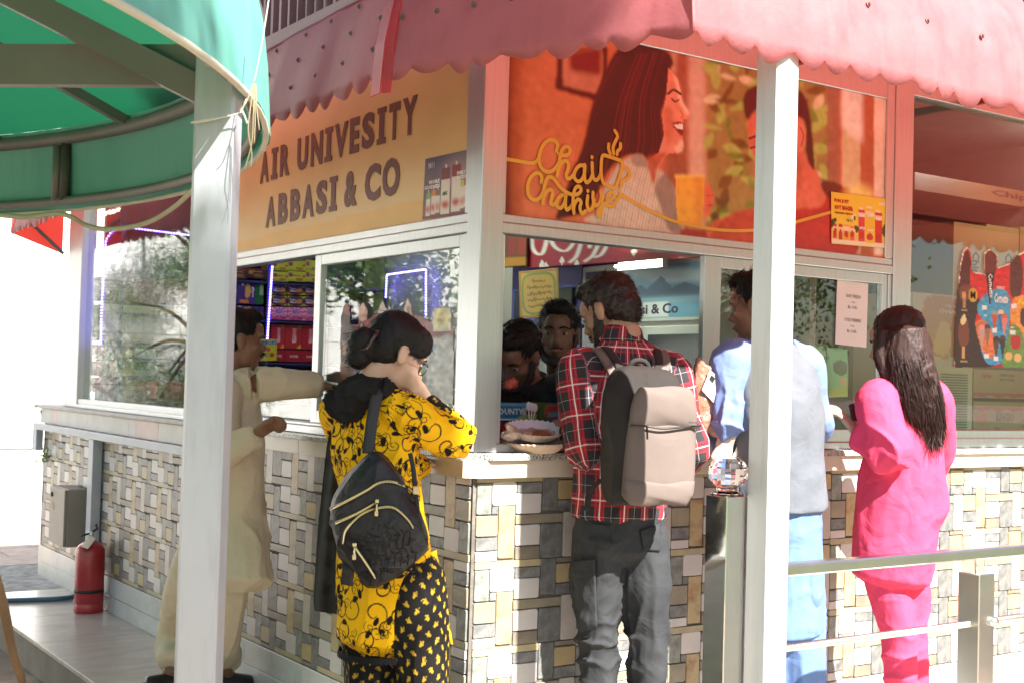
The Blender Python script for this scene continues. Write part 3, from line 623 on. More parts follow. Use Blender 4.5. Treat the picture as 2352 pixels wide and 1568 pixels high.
def sheet_mesh(name, P, img, m, parent=None, mask=None, thick=0.):
    """P (h,w,3) world points, img (h,w,3) linear colours"""
    h, w_ = P.shape[:2]; idx = np.arange(h*w_).reshape(h, w_)
    F = np.stack([idx[:-1, :-1], idx[1:, :-1], idx[1:, 1:], idx[:-1, 1:]], -1).reshape(-1, 4)
    if mask is not None: mq = mask[:-1, :-1] & mask[1:, :-1] & mask[1:, 1:] & mask[:-1, 1:]; F = F[mq.ravel()]
    nf = len(F); me = bpy.data.meshes.new(name); me.vertices.add(h*w_); me.vertices.foreach_set('co', P.reshape(-1)); me.loops.add(nf*4); me.loops.foreach_set('vertex_index', F.ravel().astype(np.int32))
    me.polygons.add(nf); me.polygons.foreach_set('loop_start', np.arange(nf)*4); me.polygons.foreach_set('loop_total', np.full(nf, 4)); me.update()
    ca = me.color_attributes.new('print', 'FLOAT_COLOR', 'POINT'); ca.data.foreach_set('color', np.c_[np.clip(img.reshape(-1, 3), 0, 1), np.ones(h*w_)].ravel())
    me.materials.append(m); o = link(name, me, parent)
    if thick: so = o.modifiers.new('t', 'SOLIDIFY'); so.thickness = thick; so.offset = 0
    return o
PRINT = mat('printed_vinyl', rough=.35, var=.05, vscale=3, attr='print'); PAPER = mat('printed_paper', rough=.7, var=.05, vscale=3, attr='print')

# --- tracing coordinates come from enlargements of the photograph: origin and scale of each
def zc(ox, oy, s_): return lambda x, y: ((ox+s_*np.asarray(x, float))/4096*2352, (oy+s_*np.asarray(y, float))/4096*2352)
ZA, ZB = zc(1900, 0, .6377), zc(2900, 0, .638)
def grid_on_right(x0, x1, z0, z1, nw, nh, y=-.001):
    """points of the face y, with the tracing coordinates they have"""
    xs, zs = np.linspace(x0, x1, nw), np.linspace(z1, z0, nh); Xw, Zw = np.meshgrid(xs, zs); P = np.stack([Xw, np.full_like(Xw, y), Zw], -1)
    v = P-CAM; d = v@AF; return P, (512+F_PX*(v@AR)/d)*2352/1024, (341.375-F_PX*(v@AU)/d)*2352/1024
def to_zoom(dx, dy, ox, oy, s_): return (dx*4096/2352-ox)/s_, (dy*4096/2352-oy)/s_
# ---- sign over the serving window: two people drinking tea
P, DX, DY = grid_on_right(.0945, 2.0035, 1.9135, 2.5795, 460, 170, .012)
X, Y = to_zoom(DX, DY, 1900, 0, .6377)                                             # enlargement A; B is A shifted
bx = lambda pts: [((2900-1900)/.6377+x*.638/.6377, y*.638/.6377) for x, y in pts]
C = Canvas(X, Y, (206, 100, 72)); c = C
c.rect(150, 0, 300, 1600, (150, 66, 52), 8, .8); c.rect(150, 0, 225, 1600, (80, 36, 34), 6, .9)
c.poly([(520, 330), (830, 290), (830, 660), (740, 630), (503, 560)], (74, 34, 34), 3); c.poly([(548, 340), (800, 300), (800, 600), (552, 540)], (196, 108, 88), 3); c.poly([(590, 330), (790, 300), (790, 480), (592, 440)], (118, 40, 40), 4)
c.rect(1195, 200, 1345, 1500, (158, 80, 66), 6); c.rect(1345, 200, 1450, 1500, (214, 160, 138), 6); c.rect(1230, 250, 1260, 460, (230, 170, 130), 4, .6)
# garden beyond, out of focus
c.rect(1450, 200, 2230, 1500, (150, 120, 72), 8); rg = np.random.RandomState(4)
for i in range(150):
    x, y = rg.uniform(1450, 2230), rg.uniform(280, 1400); k_ = rg.rand(); col = ((168, 190, 84) if k_ < .45 else (92, 52, 44) if k_ < .72 else (240, 214, 160) if k_ < .85 else (98, 128, 52))
    a_ = rg.uniform(0, 3.14); L = rg.uniform(30, 95); wd = rg.uniform(14, 36); dx, dy = math.cos(a_), math.sin(a_)
    c.smooth([(x-dx*L, y-dy*L), (x+dy*wd, y-dx*wd), (x+dx*L, y+dy*L), (x-dy*wd, y+dx*wd)], col, 3, .75)
# window bars at right
for x0, x1, col in ((640, 722, (150, 92, 78)), (735, 850, (206, 176, 128)), (850, 935, (170, 84, 64)), (935, 1000, (232, 196, 170)), (1000, 1060, (236, 214, 190))): c.poly(bx([(x0, 400), (x1, 400), (x1, 1600), (x0, 1600)]), col, 3, .9)
c.poly(bx([(735, 540), (860, 560), (860, 900), (735, 800)]), (236, 214, 196), 6, .9)
# the woman
c.smooth([(925, 290), (1060, 268), (1150, 296), (1218, 340), (1244, 400), (1216, 450), (1206, 560), (1190, 640), (1172, 720), (1190, 830), (1172, 960), (1120, 1012), (1060, 1000), (960, 975), (850, 1060), (800, 1150), (700, 1320), (560, 1370), (505, 1375), (540, 1270), (600, 1110), (680, 900), (740, 640), (830, 420), (880, 330)], (58, 22, 22), 2)
rs = np.random.RandomState(8)
for i in range(34):
    t = rs.rand(); x0 = 880+t*320; c.line([(x0, 320+40*(1-t)), (x0-70-60*(1-t), 620), (x0-160-90*(1-t)+t*110, 900), (560+t*560, 1300-t*330)], rs.uniform(2, 5), (150, 58, 40) if i % 3 else (54, 22, 24), 3, rs.uniform(.15, .5))
face = [(1214, 430), (1245, 458), (1272, 505), (1286, 560), (1292, 605), (1302, 645), (1346, 712), (1349, 735), (1334, 748), (1302, 752), (1311, 772), (1306, 792), (1302, 830), (1306, 856), (1300, 872), (1308, 912), (1300, 948), (1268, 962), (1216, 966), (1188, 992), (1152, 1060), (1134, 1150), (1092, 1176), (1062, 1020), (1150, 962), (1186, 850), (1172, 720), (1200, 600)]
c.poly(face, (230, 124, 100), 1); c.poly([(1245, 458), (1272, 505), (1286, 560), (1302, 645), (1346, 712), (1330, 730), (1280, 640), (1262, 540)], (252, 184, 156), 3, .9)
c.poly([(1300, 872), (1308, 912), (1300, 948), (1268, 962), (1250, 930), (1280, 900)], (252, 190, 164), 3, .9); c.smooth([(1180, 700), (1230, 690), (1250, 800), (1230, 900), (1190, 860)], (196, 82, 66), 5, .7)
c.smooth([(1060, 1010), (1150, 965), (1200, 970), (1140, 1060), (1128, 1150), (1090, 1170)], (178, 68, 54), 3, .8)
c.line([(1212, 590), (1246, 566), (1290, 592)], 15, (62, 26, 26), 3); c.line([(1234, 622), (1256, 640), (1278, 628)], 10, (50, 22, 24), 3); c.line([(1290, 700), (1302, 722), (1296, 742)], 6, (150, 50, 44), 3, .7)
c.smooth([(1240, 780), (1300, 768), (1308, 790), (1303, 846), (1288, 842), (1256, 812)], (120, 30, 34), 1); c.poly([(1246, 786), (1302, 776), (1303, 812), (1264, 806)], (240, 214, 200), 1)
c.line([(1235, 775), (1265, 768), (1305, 770)], 7, (176, 50, 46), 2); c.line([(1258, 815), (1285, 846), (1302, 850)], 7, (200, 70, 62), 2)
shirt = [(948, 1000), (1040, 972), (1082, 1040), (1120, 1160), (1152, 1066), (1232, 1150), (1288, 1300), (1312, 1440), (1292, 1480), (715, 1400), (760, 1330), (820, 1170), (890, 1050)]
c.smooth(shirt, (206, 178, 156), 2)
for i in range(26): x = 760+i*19; c.line([(x+120-i*2, 1010), (x+50, 1180), (x, 1440)], 4.5, (112, 92, 88), 2, .6*(1 if i % 2 else .6))
c.smooth([(1128, 1176), (1196, 1090), (1250, 1190), (1300, 1400), (1285, 1470), (1215, 1440), (1160, 1290)], (112, 88, 88), 3, .75); c.smooth([(980, 985), (1045, 972), (1085, 1050), (1000, 1040)], (120, 98, 96), 3, .7)
c.smooth([(1300, 1440), (1440, 1440), (1450, 1500), (1300, 1490)], (150, 50, 44), 3)
# mugs and hands
c.smooth([(1440, 1160), (1490, 1190), (1496, 1260), (1470, 1350), (1436, 1370)], (222, 92, 74), 2); c.line([(1452, 1230), (1494, 1226)], 4, (160, 54, 48), 2); c.line([(1450, 1290), (1490, 1290)], 4, (160, 54, 48), 2)
c.poly([(1256, 1104), (1440, 1110), (1436, 1250), (1418, 1425), (1275, 1415), (1262, 1300)], (240, 158, 44), 1); c.rect(1256, 1098, 1441, 1116, (250, 190, 90), 2); c.poly([(1380, 1116), (1440, 1116), (1418, 1425), (1370, 1420)], (222, 128, 36), 6, .8)
c.smooth([(1462, 1490), (1476, 1420), (1540, 1374), (1600, 1366), (1614, 1400), (1612, 1500)], (220, 84, 70), 2)
for x in (1506, 1540, 1572): c.line([(x, 1400), (x-10, 1490)], 4, (160, 50, 46), 2, .7)
c.poly([(1608, 1366), (1790, 1366), (1790, 1520), (1618, 1510)], (240, 158, 48), 1); c.rect(1608, 1360, 1790, 1376, (250, 190, 96), 2)
# the man
c.smooth(bx([(-100, 1560), (0, 1370), (160, 1310), (260, 1330), (300, 1570)]), (186, 66, 58), 3)
c.poly(bx([(135, 740), (210, 670), (460, 680), (500, 800), (490, 960), (560, 1040), (610, 1150), (660, 1200), (640, 1330), (440, 1340), (190, 1190), (185, 985), (152, 930), (140, 830)]), (214, 98, 80), 2)
c.smooth(bx([(112, 640), (140, 565), (205, 532), (330, 520), (440, 548), (500, 610), (532, 720), (548, 850), (562, 1052), (535, 1040), (505, 950), (506, 790), (470, 740), (330, 690), (200, 690), (140, 752)]), (78, 40, 38), 2)
c.smooth(bx([(462, 770), (492, 780), (506, 860), (490, 940), (462, 950)]), (222, 110, 90), 2); c.line(bx([(470, 800), (492, 850), (478, 920)]), 6, (150, 54, 48), 2)
c.line(bx([(155, 870), (205, 850)]), 14, (66, 32, 32), 3); c.line(bx([(160, 930), (200, 920)]), 12, (60, 30, 30), 3); c.smooth(bx([(300, 1000), (460, 960), (480, 1100), (440, 1200), (250, 1180)]), (168, 74, 62), 8, .6)
c.smooth(bx([(430, 1330), (600, 1300), (660, 1180), (760, 1180), (800, 1250), (820, 1600), (430, 1600)]), (178, 46, 42), 2); c.smooth(bx([(600, 1150), (660, 1135), (740, 1180), (650, 1240)]), (96, 50, 44), 3)
c.ell(2405, 1235, 88, 72, (250, 214, 110), 4, .9); c.noise(.05, 2, 3); c.noise(.04, 12, 5); c.img = np.clip((np.clip(c.img, 0, 1)**.84-.2)*1.12*np.array((1.0, 1.2, 1.4))+.22, .01, 1); c.img = c.img*.88+c.img.mean(-1, keepdims=True)*.12
SG = thing('tea_sign', 'large printed tea sign of a laughing woman and a man holding orange mugs', 'sign', (1.05, .0, 1.9))
sheet_mesh('printed_sheet', P-(1.05, 0, 1.9), C.img, PRINT, SG); MB().box((-.955, .0135, .014), (.953, .02, .679)).build('backing_board', MATS['inner_wall'], SG)
GOLD = mat('yellow_lettering', (.72, .42, .06), .5, 0, .03)
def stroke(name, pts, wd, parent, y=.009, zoom=ZA, org=(1.05, 0, 1.9), m=GOLD, n=7):
    """brush stroke with round ends lying on the sign face"""
    c_ = cat_pts(np.array([ony(*zoom(x, q), y) for x, q in pts]), n) if len(pts) > 2 else np.array([ony(*zoom(x, q), y) for x, q in pts]); c_ = c_-np.array(org)
    t = np.gradient(c_, axis=0); t[:, 1] = 0; t /= np.linalg.norm(t, axis=1)[:, None]+1e-9; nn = np.c_[-t[:, 2], np.zeros(len(t)), t[:, 0]]; mb = MB()
    e0 = [c_[0]-t[0]*wd/2*math.cos(a)+nn[0]*wd/2*math.sin(a) for a in np.linspace(R(-80), R(80), 6)]
    N = len(c_); c_[:, 1] -= 2e-5*np.arange(N); L = c_+nn*wd/2; Rr_ = c_-nn*wd/2; mb.add(np.r_[L, Rr_], [(i, i+1, N+i+1, N+i) for i in range(N-1)])
    for p, s_ in ((c_[0], 1), (c_[-1], 1)): mb.add([p+np.array((math.cos(a)*wd/2, .00025, math.sin(a)*wd/2)) for a in np.linspace(0, 2*math.pi, 12, endpoint=False)], [tuple(range(12))])
    o = mb.build(name, m, parent)
    return o
ZT = zc(2000, 500, .4836)
STK = [[(36, 282), (150, 301), (250, 318), (300, 302), (322, 268)],
       [(465, 218), (477, 165), (442, 128), (390, 135), (345, 190), (322, 268), (328, 330), (360, 378), (405, 390), (450, 366), (482, 320)],
       [(486, 238), (515, 254), (560, 250), (580, 215), (565, 186), (535, 184), (510, 215), (490, 300), (471, 424)], [(480, 385), (500, 328), (535, 300), (566, 320), (560, 370), (546, 415), (560, 445), (590, 434), (614, 398)],
       [(702, 342), (660, 338), (625, 375), (612, 430), (640, 468), (672, 458), (695, 410), (702, 340)], [(700, 332), (698, 430), (715, 478), (745, 456), (766, 408)], [(762, 315), (765, 400), (775, 445), (800, 458), (826, 420), (836, 360)],
       [(836, 360), (840, 290), (855, 254), (900, 264), (960, 284), (1012, 310), (1005, 370), (985, 440), (960, 505), (938, 520), (890, 505), (855, 485), (838, 430), (832, 365)], [(1030, 360), (1065, 375), (1070, 425), (1040, 455), (1010, 470), (1000, 510)],
       [(761, 267), (761, 270)], [(988, 545), (989, 548)], [(728, 547), (728, 549)], [(900, 162), (898, 200), (912, 238)], [(950, 50), (972, 95), (950, 145), (935, 190), (940, 240)], [(997, 158), (995, 195), (972, 220), (968, 245)],
       [(340, 476), (346, 432), (320, 402), (280, 410), (240, 460), (228, 530), (240, 590), (280, 622), (320, 612), (350, 568), (370, 500), (385, 450), (410, 434), (445, 450), (490, 510), (540, 555), (590, 578), (640, 575), (666, 545), (655, 514), (625, 520), (605, 570), (600, 650), (607, 732)],
       [(375, 470), (362, 540), (355, 652)], [(358, 612), (380, 560), (410, 538), (436, 555), (426, 610), (420, 650), (440, 662), (466, 640)], [(544, 582), (505, 585), (475, 620), (470, 670), (500, 690), (530, 650), (546, 585)], [(546, 578), (540, 650), (550, 702), (575, 690), (600, 655)],
       [(605, 702), (620, 650), (645, 618), (670, 640), (660, 690), (678, 736), (706, 715)], [(726, 590), (720, 660), (735, 706), (765, 685), (776, 622)], [(770, 560), (770, 620), (790, 670), (820, 650), (836, 600), (833, 548)], [(834, 552), (845, 640), (840, 710), (825, 756), (807, 745), (815, 705), (850, 670), (886, 640)],
       [(886, 630), (930, 610), (946, 580), (920, 558), (890, 585), (880, 630), (895, 670), (935, 670), (962, 630), (990, 594)]]
for i, q in enumerate(STK): stroke('lettering', q, .0135 if i not in (0,) else .0125, SG, y=.009-.0012*(i % 6), zoom=ZT)
stroke('lettering', [(910, 1222), (960, 1250), (1060, 1306), (1180, 1361), (1260, 1392), (1470, 1436), (1600, 1448), (1725, 1447), (1880, 1430), (2010, 1395), (2240, 1330)], .0125, SG, y=.0092)

# ---- yellow name board on the shaded face
NB = thing('name_board', 'yellow shop name board lettered in brown on the shaded side', 'sign', (.01, 1.2, 1.91))
ys, zs = np.linspace(2.299, .1105, 160), np.linspace(2.599, 1.9155, 60); Yw, Zw = np.meshgrid(ys, zs); P = np.stack([np.full_like(Yw, .012), Yw, Zw], -1)
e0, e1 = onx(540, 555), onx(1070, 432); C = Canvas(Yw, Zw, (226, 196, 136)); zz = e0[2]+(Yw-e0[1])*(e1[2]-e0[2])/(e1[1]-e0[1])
C.mix((Zw < zz).astype(float), (226, 182, 96)); C.mix(np.clip((Zw-2.1)/.5, 0, 1)*.35, (196, 150, 96)); C.noise(.02, 3, 2)  # browner towards the top: shade under the awning painted into the board
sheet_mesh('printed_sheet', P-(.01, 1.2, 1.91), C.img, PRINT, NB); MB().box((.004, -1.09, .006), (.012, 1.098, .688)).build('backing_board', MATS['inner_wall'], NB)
BRN = mat('brown_lettering', (.135, .048, .034), .5, 0, .1)
def line_on_left(body, bl, br, top, bold, parent, org, x=.0105):
    """one line of letters between two measured foot points and a measured cap height"""
    a, b, t = onx(*bl, x), onx(*br, x), onx(*top, x); ln = a[1]-b[1]; up = np.array((0, (b[1]-a[1])*0, 1.))
    M = frameM(a-np.array(org), (0, -1, (b[2]-a[2])/ln), up); return text_mesh(body, 'lettering', BRN, M, parent, height=t[2]-a[2], width=ln, bold=bold, depth=.0015)
Z9 = lambda x, y: ((900+.6377*x)/4096*2352, (.6377*y)/4096*2352)
def letters(items, base, top, parent, org, x=.0105):
    for ch, xl, xr in items:
        xm = (xl+xr)/2; b, t = onx(*Z9(xm, base(xm)), x), onx(*Z9(xm, top(xm)), x); ym = (base(xm)+top(xm))/2; yl, yr = onx(*Z9(xl, ym), x)[1], onx(*Z9(xr, ym), x)[1]
        h = t[2]-b[2]; M = frameM((x-org[0], yl-org[1], b[2]-org[2]), (0, -1, 0), (0, 0, 1))
        if ch == 'I':
            w_ = yl-yr; mb = MB()
            for a0, a1, z0, z1 in ((.22, .78, 0, h), (0, 1, 0, h*.16), (0, 1, h*.84, h)): mb.box((x-org[0]+(0 if a0 else -.0004), yl-w_*a1-org[1], b[2]+z0-org[2]), (x-org[0]-.0015-(0 if a0 else .0004), yl-w_*a0-org[1], b[2]+z1-org[2]))
            mb.build('lettering', BRN, parent)
        else: text_mesh(ch, 'lettering', BRN, M, parent, height=h, width=yl-yr, bold=.045, depth=.0015)
NBO = (.01, 1.2, 1.91)
letters([('A', 222, 276), ('I', 292, 330), ('R', 347, 405), ('U', 455, 520), ('N', 540, 612), ('I', 628, 674), ('V', 688, 770), ('E', 784, 842), ('S', 860, 938), ('I', 956, 1010), ('T', 1030, 1098), ('Y', 1115, 1205)], lambda x: 1160-(x-210)*.3285, lambda x: 955-(x-245)*.377, NB, NBO)
letters([('A', 258, 318), ('B', 335, 393), ('B', 410, 472), ('A', 487, 558), ('S', 573, 640), ('I', 656, 703), ('&', 750, 828), ('C', 878, 975), ('O', 988, 1097)], lambda x: 1435-(x-248)*.2525, lambda x: 1235-(x-290)*.322, NB, NBO)
# ---- stickers on the two signs
def sticker(name, label, corners, plane, val, draw, nw, nh, texts=(), thick=.0008):
    """corners tl,tr,br,bl as traced; draw(canvas) in 0..1 x 0..1"""
    f = onx if plane == 'x' else ony; q = [f(*p_, val) for p_ in corners]; s_, t = np.meshgrid(np.linspace(0, 1, nw), np.linspace(0, 1, nh))
    P = (q[0]*((1-s_)*(1-t))[..., None]+q[1]*(s_*(1-t))[..., None]+q[2]*(s_*t)[..., None]+q[3]*((1-s_)*t)[..., None]); o = np.mean(q, 0)
    C = Canvas(s_, t, (255, 255, 255)); draw(C); T = thing(name, label, 'sticker' if 'sticker' in name else 'poster', o); sh = sheet_mesh('printed_sheet', P-o, C.img, PRINT, T, C.mask)
    wx, up = (q[1]-q[0]), (q[0]-q[3]); nrm = np.cross(wx, up); nrm /= np.linalg.norm(nrm)
    for body, x, y, h, wd, col, b in texts:
        org = q[0]+(q[1]-q[0])*x+(q[3]-q[0])*y-o+nrm*.001
        text_mesh(body, 'lettering', mat('ink_%d_%d_%d' % col, tuple(lin(col)), .6, 0, 0), frameM(org, wx/np.linalg.norm(wx), up/np.linalg.norm(up)), T, height=h*np.linalg.norm(up), width=(wd*np.linalg.norm(wx)) if wd else None, bold=b, depth=.0004, res=1)
    return T
def juice(c):
    c.img[:] = lin((240, 214, 70)); c.rect(0, .78, 1, .93, (226, 206, 120), 1); c.rect(.0, .9, 1, 1, (238, 228, 204), 1)
    for x0, x1, y0, y1, col in ((.03, .1, .61, .88, (206, 60, 60)), (.12, .2, .61, .9, (190, 50, 40)), (.22, .31, .6, .91, (232, 170, 50)), (.33, .41, .62, .9, (230, 110, 70)), (.48, .6, .28, .9, (214, 70, 80)), (.62, .77, .24, .92, (236, 200, 60)), (.79, .92, .3, .91, (206, 60, 40))):
        c.rect(x0, y0, x1, y1, col); c.rect(x0+.02, y0-.05, x1-.03, y0, (240, 236, 220)) if x0 > .45 else None; c.rect(x0, y0+.05, x1, y0+.13, (245, 235, 220), 0, .8); c.ell((x0+x1)/2, y1-.12, (x1-x0)*.4, .07, (196, 50, 30))
    c.smooth([(0, .55), (.06, .5), (.1, .52), (.05, .62), (0, .7)], (60, 70, 30)); c.smooth([(.42, .6), (.5, .66), (.44, .75)], (60, 80, 30)); c.ell(.97, .65, .05, .12, (70, 90, 30)); c.rect(.37, .4, .44, .5, (245, 245, 235)); c.rect(.39, .41, .44, .49, (40, 60, 40))
sticker('juice_sticker', 'yellow juice carton sticker on the lower right of the tea sign', [(1909, 441), (2036, 458), (2035, 571), (1910, 560)], 'y', .006, juice, 60, 50,
        [('FUN JUST', .05, .21, .09, .26, (196, 36, 30), .05), ('GOT BIGGER.', .05, .33, .09, .34, (196, 36, 30), .05), ('INTRODUCING 1 LITER PACKS', .06, .41, .04, .32, (150, 30, 24), .03), ('LUSH', .86, .14, .06, .1, (250, 250, 240), .05), ('LUSH', .49, .42, .07, .1, (250, 250, 250), .05), ('LUSH', .64, .4, .08, .12, (250, 250, 250), .05), ('LUSH', .8, .45, .07, .1, (250, 250, 250), .05), ('MANGO', .64, .68, .05, .12, (255, 250, 240), .04), ('APPLE', .49, .66, .05, .1, (255, 250, 240), .04), ('NO1', .27, .55, .07, .1, (70, 60, 40), 0)])
def packs(c):
    t = np.clip(c.Y, 0, 1)[..., None]; c.img[:] = lin((84, 80, 112))*(1-t)+lin((130, 84, 78))*t; c.ell(.85, .3, .4, .25, (176, 150, 150), 6, .7)
    for x0, x1, y0, y1, top in ((.07, .17, .58, .95, (110, 170, 80)), (.19, .29, .55, .93, (220, 130, 60)), (.3, .39, .54, .92, (120, 110, 80)), (.42, .63, .22, .95, (120, 40, 52)), (.66, .86, .2, .93, (140, 36, 50)), (.87, .94, .46, .9, (196, 190, 90)), (.95, 1., .44, .88, (190, 40, 40))):
        c.rect(x0, y0, x1, y1, (226, 216, 204)); c.rect(x0, y0, x1, y0+(y1-y0)*.25, top); c.rect((x0*.6+x1*.4), y0-.06, (x0*.4+x1*.6), y0, (226, 216, 204)); c.ell((x0+x1)/2, y1-.12*(y1-y0)-.06, (x1-x0)*.42, .06, (186, 40, 36), 1)
    c.rect(0, .96, 1, 1, (110, 40, 40), 1)
sticker('juice_sticker', 'purple juice pack sticker at the end of the yellow name board', [(977, 366), (1073, 345), (1070, 493), (970, 505)], 'x', .007, packs, 50, 55,
        [('MORE', .13, .44, .07, .26, (246, 240, 240), .04), ('GOODNESS', .02, .52, .07, .38, (246, 240, 240), .04), ('FAMILY', .8, .37, .06, .19, (246, 240, 240), .04), ('PACKS', .8, .44, .06, .18, (246, 240, 240), .04), ('NO1', .1, .18, .1, .14, (240, 240, 240), 0), ('ABC', .47, .66, .06, .12, (60, 110, 50), .04)])
# ---- price notice taped to the sash
sticker('price_notice', 'white paper price notice hanging on the sliding window', [(1923, 642), (1994, 652), (1990, 798), (1918, 790)], 'y', .0165, lambda c: (c.img.__setitem__(slice(None), lin((226, 224, 222))), c.noise(.02, 3)), 14, 20,
        [('DAY FRESH', .3, .26, .055, .46, (110, 110, 116), .0), ('Only', .46, .345, .035, .13, (150, 150, 156), 0), ('Rs 110/-', .37, .43, .05, .31, (110, 110, 116), 0), ('COLD DRINKS', .26, .63, .055, .54, (110, 110, 116), 0), ('Only', .46, .715, .035, .13, (150, 150, 156), 0), ('Rs 110/-', .37, .8, .05, .31, (110, 110, 116), 0)])
# ---- ice cream poster cut to shape behind/at the right window
ZP = lambda x, y: ((2900+.638*x)/4096*2352, (900+.638*y)/4096*2352)
IP = [(1432, 893), (1440, 600), (1460, 380), (1470, 250), (1490, 160), (1515, 133), (1540, 160), (1552, 220), (1548, 290), (1625, 305), (1625, 170), (1660, 150), (1710, 190), (1706, 265), (1790, 235), (1830, 185), (1860, 172), (1900, 150), (1960, 190), (2010, 260), (2200, 270), (2250, 180), (2290, 160), (2330, 200), (2340, 320), (2500, 330), (2560, 893)]
YP, YT = .0275, .026
def ice_poster():
    x0, x1 = ony(*ZP(1425, 500), YP)[0], ony(*ZP(2570, 500), YP)[0]; z0, z1 = ony(*ZP(1440, 900), YP)[2], ony(*ZP(1515, 120), YP)[2]
    P, DX, DY = grid_on_right(x0, x1, z0-.01, z1+.06, 210, 190, YP); X, Y = to_zoom(DX, DY, 2900, 900, .638); c = Canvas(X, Y, (236, 232, 228))
    c.mask = inside(IP, X, Y); ctr = np.mean(IP, 0); c.poly([((x-1990)*.985+1990, (y-520)*.975+524) for x, y in IP], (206, 36, 36))
    c.poly([(1430, 870), (2600, 880), (2600, 900), (1430, 895)], (190, 24, 40)); c.smooth([(1440, 870), (1450, 420), (1500, 380), (1600, 480), (1570, 620), (1640, 800), (1690, 880), (1560, 890)], (58, 30, 28))
    c.smooth([(1580, 520), (1640, 430), (1740, 400), (1790, 480), (1780, 640), (1770, 800), (1720, 870), (1640, 860), (1600, 740), (1620, 620)], (70, 160, 206)); c.smooth([(1570, 620), (1640, 610), (1690, 720), (1680, 830), (1620, 800)], (220, 120, 70))
    c.smooth([(1800, 480), (1900, 440), (2100, 480), (2100, 700), (1960, 860), (1870, 840), (1800, 700)], (228, 150, 60)); c.smooth([(1770, 700), (1810, 620), (1870, 700), (1900, 880), (1740, 880)], (110, 150, 70)); c.smooth([(2120, 480), (2300, 440), (2480, 500), (2480, 880), (2100, 870)], (196, 60, 60))
    c.poly([(1470, 300), (1500, 170), (1525, 160), (1542, 230), (1535, 380), (1480, 420)], (86, 34, 30), 1); c.smooth([(1474, 390), (1540, 380), (1545, 460), (1480, 470)], (120, 60, 44)); c.rect(1488, 420, 1510, 520, (196, 150, 90))
    c.smooth([(1632, 190), (1665, 160), (1700, 195), (1695, 300), (1635, 300)], (110, 44, 36)); c.poly([(1634, 300), (1692, 300), (1660, 520)], (60, 34, 40)); c.smooth([(1790, 230), (1830, 190), (1862, 230), (1860, 420), (1830, 450), (1790, 430)], (92, 40, 32)); c.noise(.12, 1, 9)
    c.smooth([(1465, 640), (1490, 580), (1520, 600), (1530, 720), (1500, 760), (1468, 740)], (120, 64, 44)); c.smooth([(1476, 600), (1500, 560), (1512, 600), (1490, 630)], (230, 210, 160)); c.rect(1484, 760, 1505, 835, (206, 160, 100))
    c.ell(1555, 440, 28, 46, (206, 164, 60))
    for x, y, a_, b_ in ((1690, 560, (150, 160, 150), (190, 80, 70)), (1730, 555, (230, 200, 150), (60, 110, 170)), (1752, 580, (210, 90, 90), (220, 130, 110)), (1610, 650, (230, 150, 160), (190, 160, 150)), (1645, 645, (90, 60, 50), (150, 110, 90)), (1700, 720, (60, 36, 34), (90, 60, 50)), (1740, 715, (90, 60, 54), (60, 40, 40))):
        c.ell(x, y, 20, 24, a_); c.poly([(x-20, y+6), (x+20, y+6), (x, y+125)], b_)
    c.smooth([(1795, 700), (1850, 700), (1845, 770), (1800, 770)], (180, 40, 40)); c.ell(1780, 820, 24, 26, (226, 180, 110)); c.ell(1835, 830, 24, 28, (226, 190, 120)); c.ell(1875, 580, 26, 60, (80, 44, 36))
    for x, y in ((1625, 520), (1812, 510), (1690, 660), (1640, 820), (1697, 835), (1804, 675)): c.rect(x-15, y-14, x+15, y+14, (232, 236, 240))
    T = thing('ice_cream_poster', 'red cut-out ice cream poster stuck on the big right window', 'poster', (P[95, 60]*1.)); o = P[95, 60]
    sheet_mesh('printed_sheet', P-o, c.img, PRINT, T, c.mask)
    def tx(body, x, y, h, wd, col, b=.02, up=None, sh=0):
        a = ony(*ZP(x, y), YT); e = ony(*ZP(x+wd, y), YT)[0]-a[0]; hh = a[2]-0; t = ony(*ZP(x, y-h), YT)
        if up is None: M = frameM(a-o, (1, 0, (-.0)*e), (0, 0, 1)); w2, h2 = e, t[2]-a[2]
        else: M = frameM(a-o, (.12, 0, -1), (1, 0, .12)); w2, h2 = (a[2]-ony(*ZP(x, y+wd), YT)[2]), ony(*ZP(x+h, y), YT)[0]-a[0]
        text_mesh(body, 'lettering', mat('ink_%d_%d_%d' % col, tuple(lin(col)), .6, 0, 0), M, T, height=h2, width=w2, bold=b, depth=.0003, res=1, shear=sh)
    tx('M', 1540, 462, 46, 30, (60, 36, 30)); tx('CLASSIC', 1480, 540, 13, 40, (214, 190, 130)); tx('ALMOND', 1474, 858, 13, 46, (214, 190, 130)); tx('PERFECT', 1704, 402, 18, 50, (250, 240, 240)); tx('Cornetto', 1688, 488, 62, 88, (246, 246, 250), .03, sh=.25)
    tx('Cornetto', 1650, 308, 26, 150, (250, 248, 248), .02, up=1); tx('Feast', 1836, 500, 34, 90, (250, 220, 60), .04, sh=.2); tx('NEW', 1622, 574, 12, 22, (250, 240, 240)); tx('NEW', 1790, 648, 12, 22, (250, 240, 240))
ice_poster()

